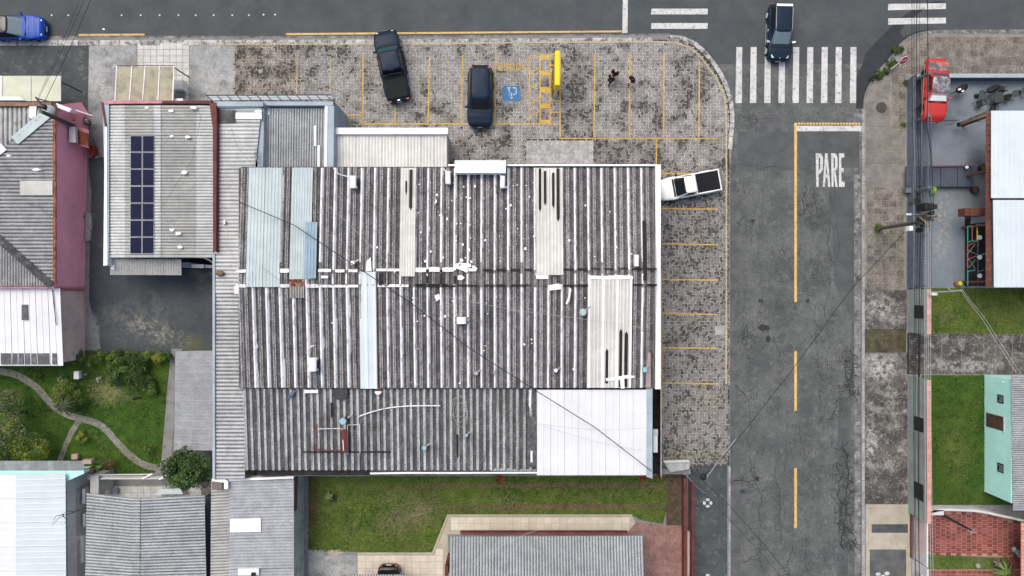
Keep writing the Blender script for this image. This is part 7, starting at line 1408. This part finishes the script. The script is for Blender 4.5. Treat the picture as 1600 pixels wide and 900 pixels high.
# the black cable over the warehouse roof, and the others of the street
wire([(375, 316), (460, 352), (550, 412), (640, 472), (735, 545), (840, 612), (930, 668), (1018, 736)], .030, 'cable', 'long black cable slung diagonally across the whole warehouse roof', [6.3, 6.3, 6.35, 6.3, 6.2, 6.0, 5.8, 5.5], 0)
wire([(1414, 362), (1330, 452), (1240, 575), (1150, 690), (1098, 752)], .020, 'cable', 'black cable crossing the side street from the utility pole down to the left', [6.8, 6.3, 5.9, 5.5, 5.2], 0)
wire([(1080, 735), (1140, 790), (1200, 858), (1246, 915), (1280, 960)], .018, 'cable', 'black cable slanting down across the street at the bottom, right of the painted flower', [5.2, 5, 4.9, 4.9, 4.9], 0)
wire([(1105, 775), (1150, 822), (1196, 872), (1240, 925)], .016, 'cable', 'thinner black cable below the slanting one at the bottom of the street', [4.6, 4.6, 4.6, 4.6], 0)
wire([(500, 311), (540, 345), (600, 405), (626, 436)], .012, 'cable_l', 'thin pale wire across the upper left of the warehouse roof', [6, 6, 6, 6], 0, cat='wire', name='bare_wire'); wire([(692, 462), (800, 484), (900, 497), (1003, 512)], .012, 'cable_l', 'thin pale wire across the middle right of the warehouse roof', 6, 0, cat='wire', name='bare_wire')
wire([(410, 418), (440, 440), (490, 500)], .008, 'cable', 'fine dark wire over the pale blue metal sheets', 5.95, 0, cat='wire', name='thin_wire')
wire([(700, 898), (820, 835), (905, 806)], .012, 'cable_l', 'thin wire slanting over the beige patio and its roof', 4.6, 0, cat='wire', name='bare_wire')
for i, (a, b) in enumerate((((140, -20), (58, 158)), ((150, -20), (68, 162)), ((132, -20), (60, 150)))): wire([a, b], (.014, .018, .010)[i], 'cable', ('middle', 'right and thickest', 'left and thinnest')[i] + ' of the dark wires slanting from the top road to the pink house', [6.5, 5.2], .1, cat='wire', name='thin_wire')
for i, pts in enumerate(([(315, 180), (300, 250), (254, 322)], [(362, 200), (370, 228), (395, 258)], [(840, 662), (905, 670), (960, 672), (1010, 668)], [(839, 663), (930, 690), (1005, 705)])):
    wire(pts, .010, 'cable' if i < 2 else 'cable_l', ('thin dark wire across the right side of the solar house roof', 'thin dark wire on the pale strip roof above the warehouse corner', 'thin grey wire lying across the middle of the white roof', 'thin grey wire slanting to the right over the white roof')[i], [5.2] * len(pts), 0, cat='wire', name='thin_wire')
dp = thing('service_pole', 'thick dark metal pole leaning against the pink house roof corner', 'pole', P(117, 197, .1)); part('pole', MB().tube([P(115, 197, 2.0), P(64, 174, 6.4)], .16, 10, .13), mat('grey_metal_pole', (.07, .068, .07), rough=.6), dp)
part('crossarm', MB().beam(P(56, 152, 6.0), P(72, 172, 6.2), .1), M['darkmetal'], dp); part('crossarm', MB().beam(P(58, 154, 6.1), P(82, 160, 6.1), .08), M['darkmetal'], dp); part('bundle', MB().ball(P(77, 172, 5.3), .42, 10, 6, (1, .9, .5)), M['lblue'], dp); part('insulator', MB().ball(P(69, 167, 6.2), .2, 8, 6), M['darkmetal'], dp)
# pole head in the air over the patio lamp and the street corner
pl_ = thing('patio_pole', 'dark leaning pole with an aerial head over the red tiled patio', 'pole', P(1470, 802, .1)); part('pole', MB().tube([P(1468, 802, .12), P(1518, 829, 4.5)], .10, 8, .08), M['darkmetal'], pl_)
for a in ((1512, 827), (1523, 826), (1518, 836), (1526, 832)): part('aerial_arm', MB().beam(P(1517, 831, 4.55), P(*a, 4.6), .05), M['steel'], pl_)
sg = thing('corner_post', 'broken pale concrete ledge and post at the foot of the block paving', 'ledge', P(1060, 730))
part('ledge', MB().pbox(1034, 733, 1079, 741, .1, 1.6), M['concrete_g'], sg); part('slab', MB().prism([(1037, 721), (1070, 719), (1079, 722), (1077, 733), (1048, 738), (1042, 730)], 1.62, 2.0), M['concrete'], sg)
part('coping', MB().prism([(1036, 720), (1076, 719), (1078, 722), (1038, 723)], 2.0, 2.1), M['cream'], sg); part('ladder_rail', MB().tube([P(1070, 740, 2.2), P(1090, 762, 1.2), P(1103, 771, .4)], .04), M['steel'], sg)
ps = thing('street_pole_head', 'dark forked pole head with wires above the lower end of the bays', 'pole head', P(1100, 745, .12)); part('arm', MB().tube([P(1083, 727, 4.4), P(1099, 748, 5.2)], .05), M['darkmetal'], ps); part('arm', MB().tube([P(1101, 750, 5.2), P(1132, 708, 5.6), P(1150, 686, 5.6)], .04), M['steel'], ps); part('head', MB().ball(P(1099, 745, 5.2), .25, 8, 6, (1, 1.1, .7)), M['tar'], ps); part('arm', MB().tube([P(1099, 742, 5.2), P(1106, 737, 5.3), P(1114, 734, 5.3)], .04), M['darkmetal'], ps)
part('pole', MB().tube([Vector((P(1099, 745, 5.2).x, P(1099, 745, 5.2).y, .1)), P(1099, 745, 5.2)], .06), M['steel'], ps)

# ------------------------------------------------------------------ plants
def foliage(px, py, r, z0_, h, n, size, cols, name, label, cat, crown_sq=(1, 1), trunk=True, spiky=False, group=None, clumps=14, mname=None):
    """crown of many small leaf faces gathered in clumps through the crown's volume"""
    c = P(px, py, z0_ + h * .5); rr = r / S; t = thing(name, label, cat, (c.x, c.y, .11), group); cl_ = []
    for _ in range(clumps):
        a, q = rng.uniform(0, 6.283), math.sqrt(rng.uniform(0, 1)) * .78; cl_.append((q * math.cos(a) * rr * crown_sq[0], q * math.sin(a) * rr * crown_sq[1], z0_ + h * (.35 + .6 * rng.uniform(0, 1) * math.sqrt(max(0, 1 - q * q))), rng.uniform(.22, .42), rng.uniform(.65, 1.3), rng.integers(len(cols))))
    vs = []; fs = []; cs = []
    for i in range(n):
        k = cl_[rng.integers(len(cl_))]; v = rng.normal(0, 1, 3); v /= np.linalg.norm(v); v[2] = abs(v[2]) * 1.0 - .15; q = rr * k[3] * rng.uniform(.75, 1.05)
        p = np.array([c.x + k[0] + v[0] * q, c.y + k[1] + v[1] * q, max(.15, k[2] + v[2] * q * .8)])
        nrm = v * .7 + rng.normal(0, .5, 3) + np.array([0, 0, .5]); nrm /= np.linalg.norm(nrm); a = np.cross(nrm, rng.normal(0, 1, 3)); a /= np.linalg.norm(a); b = np.cross(nrm, a); s = size * rng.uniform(.6, 1.3)
        j = len(vs); vs += [tuple(p - a * s * .5), tuple(p + b * s * .28), tuple(p + a * s * .6), tuple(p - b * s * .28)]; fs.append((j, j + 1, j + 2, j + 3))
        cc = cols[k[5]]; m_ = k[4] * rng.uniform(.75, 1.3); cs += [(cc[0] * m_, cc[1] * m_, cc[2] * m_, 1)] * 4
    mb = MB(); mb.v = vs; mb.f = fs; mb.c = cs
    if trunk:
        part('crown', mb, M['leaf'], t)
        part('trunk', MB().tube([(c.x, c.y, .1), (c.x + .05, c.y + .03, z0_ + h * .3)], .09 * (1 + rr * .3), 8, .05), M['trunk'], t)
        for k in cl_[:7]: part('limb', MB().tube([(c.x + .05, c.y + .03, z0_ + h * .25), (c.x + k[0] * .5, c.y + k[1] * .5, z0_ + h * .35), (c.x + k[0] * .9, c.y + k[1] * .9, k[2])], .04, 5, .015), M['trunk'], t)
    else:
        part('foliage', mb, M['leaf'], t); part('stem', MB().tube([(c.x, c.y, .1), (c.x, c.y, z0_ + h * .4)], .04, 6), M['trunk'], t)
    return t
DG = [(.025, .058, .010), (.036, .080, .013), (.055, .11, .02)]; YG = [(.13, .175, .018), (.18, .215, .025), (.085, .125, .018)]; MG = [(.045, .09, .012), (.075, .125, .018), (.04, .072, .012)]; GR = [(.13, .14, .09), (.16, .16, .11), (.10, .11, .06)]
foliage(295, 732, 36, 1.4, 2.6, 5200, .19, DG, 'round_tree', 'dense dark green round tree between the corrugated house and the warehouse', 'tree', clumps=46)
foliage(10, 650, 40, 1.2, 2.0, 2600, .14, GR + MG[:1] + YG[:1], 'pale_tree', 'greyish green open tree at the left edge of the garden', 'tree', (1, 1.2), clumps=30)
foliage(45, 700, 32, .8, 1.8, 2600, .13, YG + MG[:1], 'yellow_green_tree', 'yellow green tree above the grey tiled roof strip in the garden', 'tree', (1.15, .75), clumps=28)
foliage(106, 618, 26, .3, 1.3, 3000, .11, YG[2:] + MG + [(.14, .15, .03)], 'round_bush', 'rounded golden green bush beside the curved garden path', 'bush', trunk=False, clumps=26)
foliage(8, 700, 16, .5, 1.0, 700, .16, [(.02, .04, .015), (.015, .03, .012)], 'dark_shrub', 'very dark shrub at the left edge beside the yellow green tree', 'shrub', (.8, 1.4), trunk=False)
GH = 'shrubs of the hedge along the top of the garden'
for i, (x, y, r, cols, lab) in enumerate(((118, 556, 14, YG[2:] + MG, 'leftmost yellowish shrub of the garden hedge by the pink path'), (140, 560, 14, MG + YG[2:], 'second shrub of the garden hedge from the left'), (163, 562, 15, DG + YG[2:], 'dark shrub in the middle left of the garden hedge'), (186, 557, 15, MG + YG[:1], 'light tipped shrub in the middle of the garden hedge'), (208, 559, 15, YG[2:] + MG, 'green shrub of the hedge just left of the brightest one'), (229, 557, 13, MG + YG, 'mixed green shrub touching the brightest hedge shrub'), (249, 560, 11, YG[:2], 'brightest yellow green shrub at the right end of the hedge'), (263, 556, 9, DG, 'small dark shrub at the far right end of the hedge'))):
    foliage(x, y, r, .2, 1.1, 1300, .10, cols, 'hedge_shrub', lab, 'shrub', (1.1, .9), trunk=False, group=GH, clumps=14)
foliage(198, 580, 24, .3, 1.5, 2600, .12, DG, 'dark_bush', 'large dark bush below the middle of the garden hedge', 'bush', (1.5, .9), trunk=False, clumps=26)
foliage(218, 600, 20, .2, 1.1, 1700, .11, DG + MG[:1], 'dark_bush', 'dark bush above the small bright one on the garden lawn', 'bush', (1.2, .9), trunk=False, clumps=20)
foliage(234, 608, 12, .3, .9, 900, .10, YG[2:] + MG[1:2], 'bright_bush', 'small brighter bush at the lower right of the dark bushes', 'bush', trunk=False)
foliage(178, 590, 14, .2, .8, 700, .10, MG + GR[2:], 'low_bush', 'low olive bush at the left foot of the dark bushes', 'bush', trunk=False)
foliage(128, 683, 10, .2, .8, 480, .10, YG, 'young_shrub', 'small yellow shrub right of the straight garden path', 'shrub', trunk=False); foliage(233, 702, 10, .1, .5, 380, .09, YG[:1] + MG, 'young_shrub', 'low light green shrub on the lawn below the curved path', 'shrub', trunk=False)
foliage(155, 745, 13, .2, 1.0, 420, .16, [(.12, .25, .05), (.09, .2, .04)], 'fern', 'bright green fern drooping over the back porch wall', 'fern', (.7, 1.3), trunk=False); foliage(172, 727, 12, .2, .7, 420, .11, [(.12, .06, .03), (.10, .10, .04)], 'reddish_shrub', 'brownish red shrub on the lower edge of the garden', 'shrub', trunk=False)
foliage(60, 590, 9, .1, .5, 240, .09, MG, 'flower_clump', 'small clump with white flowers left of the white garden box', 'plant', trunk=False)
foliage(98, 592, 8, .1, .5, 200, .09, MG + [(.5, .5, .5)], 'flower_clump', 'clump with pale petals between two others above the golden bush', 'plant', trunk=False); foliage(133, 586, 6, .1, .4, 160, .09, MG + [(.5, .5, .5)], 'flower_clump', 'little flowering clump just right of the white garden box', 'plant', trunk=False); foliage(157, 592, 7, .1, .4, 200, .09, MG + [(.5, .5, .5), (.45, .45, .4)], 'flower_clump', 'white dotted flower clump left of the dry lawn patch', 'plant', trunk=False)
single('garden_box', MB().pbox(115, 580, 123, 592.5, .12, .55), M['white'], 'small white box standing on the garden lawn under the hedge', 'box', bevel=.02)
single('stone_basket', MB().pbox(111, 710, 121, 718, .12, .5), M['pathpink'], 'small pinkish basket of stones by the lower garden edge', 'basket', bevel=.04)
single('garden_log', MB().tube([P(207, 623, .2), P(213, 621.5, .22), P(219, 622, .2)], .1, 8, .06), M['tar'], 'short black log on the garden lawn beside the bushes', 'log')
def palm(px, py, r, z, n, cols, name, label, cat):
    c = P(px, py, z); t = thing(name, label, cat, (c.x, c.y, .11)); part('trunk', MB().tube([(c.x, c.y, .1), (c.x, c.y, z)], .08, 8, .06), M['trunk'], t)
    for i in range(n):
        a = 6.283 * i / n + rng.uniform(-.2, .2); l = r / S * rng.uniform(.75, 1.1); mb = MB(); d = Vector((math.cos(a), math.sin(a), 0)); u = Vector((-d.y, d.x, 0)); m_ = rng.uniform(.7, 1.2); cc = cols[i % len(cols)]; L1 = []; L2 = []
        for k in range(5): q = k / 4; w = .055 * math.sin(math.pi * (.15 + .85 * q)) + .004; p_ = c + d * l * q + Vector((0, 0, .25 * q - .75 * l * q * q)); L1.append(p_ + u * w); L2.append(p_ - u * w)
        mb.add(L1 + L2, [(5 + k, 5 + k + 1, k + 1, k) for k in range(4)], c=(cc[0] * m_, cc[1] * m_, cc[2] * m_, 1)); part('frond', mb, M['leaf'], t)
palm(100, 634, 19, 1.9, 16, [(.02, .035, .015), (.03, .05, .018)], 'spiky_palm', 'dark spiky palm growing through the golden bush', 'palm')
palm(1458, 297, 8, .6, 14, [(.22, .36, .04), (.16, .3, .03)], 'yucca', 'bright green spiky plant beside the dark blue deck', 'plant')
palm(1572, 893, 20, .9, 22, [(.09, .15, .04), (.14, .19, .06)], 'yucca', 'green yucca with long leaves in the lower right corner', 'plant')
palm(1560, 880, 10, .7, 10, [(.16, .12, .08), (.12, .09, .06)], 'dry_plant', 'dry brown drooping plant left of the yucca', 'plant')
single('stone_ball', MB().ball(P(1528, 884, .3), .2, 10, 7), M['concrete'], 'pale round stone in the narrow grass strip at lower right', 'stone', smooth=True)
palm(514, 776, 9, .5, 12, [(.09, .13, .04), (.16, .15, .07)], 'small_palm', 'small scruffy plant at the left end of the big lawn', 'plant')
foliage(521, 778, 8, .1, .3, 200, .08, [(.02, .018, .01), (.04, .03, .018)], 'dry_clump', 'dark dry clump touching the small scruffy plant', 'plant', trunk=False)
for i, (x, y, r, lab) in enumerate(((1404, 78, 8, 'upper weed clump at the wet street corner'), (1391, 99, 11, 'middle weed clump beside the stop sign foot'), (1378, 114, 11, 'lower weed clump at the kerb of the wet corner'), (1367, 122, 7, 'dark sparse weeds at the lower end of the corner'))):
    foliage(x, y, r, .08, .3, 650, .10, MG + DG if i < 3 else [(.03, .04, .015)], 'weed_clump', lab, 'weeds', (1.1, 1), trunk=False, group='weeds at the street corner')
foliage(1414, 130, 5, .08, .3, 200, .08, [(.05, .07, .02), (.08, .08, .03)], 'weed_clump', 'olive weed tuft at the top corner of the blue fence', 'weeds', (.6, 1.6), trunk=False); foliage(1411, 195, 5, .08, .3, 160, .08, MG, 'weed_clump', 'green weed tuft lower on the foot of the blue fence', 'weeds', trunk=False)
foliage(1372, 355, 7, .08, .5, 420, .11, MG + YG[2:], 'grass_tuft', 'grass tuft round the foot of the utility pole', 'grass tuft', trunk=False)
RF = [(.45, .03, .02), (.38, .05, .03), (.05, .09, .02)]
foliage(782, 748, 8, .1, .5, 260, .10, RF, 'red_flowers', 'left clump of red flowers at the foot of the warehouse wall', 'flowers', (1.6, .7), trunk=False); foliage(1005, 746, 8, .1, .5, 240, .10, RF, 'red_flowers', 'middle clump of red flowers under the grey coping', 'flowers', (1.4, .8), trunk=False); foliage(1028, 744, 5, .1, .5, 160, .10, RF, 'red_flowers', 'rightmost small clump of red flowers by the white roof corner', 'flowers', trunk=False)
foliage(1040, 703, 7, .1, .3, 260, .08, MG + [(.5, .5, .48), (.45, .45, .42)], 'weed_clump', 'weeds mixed with white litter at the lower end of the bays', 'weeds', trunk=False)
foliage(133, 340, 4, .1, .4, 60, .08, GR, 'dry_weeds', 'dry weeds along the foot of the pink wall', 'weeds', (.6, 3), trunk=False); foliage(1450, 345, 12, .4, 1.3, 420, .12, [(.05, .05, .04), (.09, .08, .06), (.03, .035, .02)], 'climbing_plant', 'sparse dark dry plant tangled in the fence below the utility pole', 'plant', (.8, 1.3), trunk=False)
foliage(1432, 317, 12, .3, 1.0, 520, .12, [(.03, .035, .025), (.05, .05, .035)], 'dark_shrub', 'dark shrub behind the courtyard fence next to the yucca', 'shrub', (1.1, 1.0), trunk=False)
t = thing('bare_branch', 'bare dark branch reaching over the white roof at the lower left', 'branch', P(110, 805, 3.3))
for a in ([(134, 793), (118, 800), (100, 805), (90, 811), (81, 821)], [(100, 804), (88, 806), (82, 815)], [(98, 806), (104, 812), (101, 818)], [(118, 800), (105, 798), (96, 805)]): part('twig', MB().tube([P(x, y, 4.3) for x, y in a], .035, 5, .012), M['tar'], t)
p = P(142, 236, .12); t = thing('red_cover', 'dark red plastic cover lying at the foot of the pink wall', 'cover', (p.x, p.y, .12)); part('cover', MB().prism(blob(142, 236, 5, 9, 12, .2), .12, .7), mat('dull_red_plastic', (.22, .03, .02), rough=.6), t); part('lid', MB().prism(blob(149, 244.5, 3.4, 2.6, 8, .05), .12, .3), M['greywall'], t)
single('rubble', MB().prism([(133, 331), (142, 333), (143, 352), (140, 376), (133, 376)], .11, .35), M['concrete'], 'broken white concrete piece along the foot of the pink wall', 'rubble')
foliage(137, 190, 8, .1, .8, 260, .12, [(.5, .5, .5), (.05, .05, .05), (.1, .1, .08)], 'junk_plants', 'heap of dark and white bits behind the pink parapet', 'heap', trunk=False)
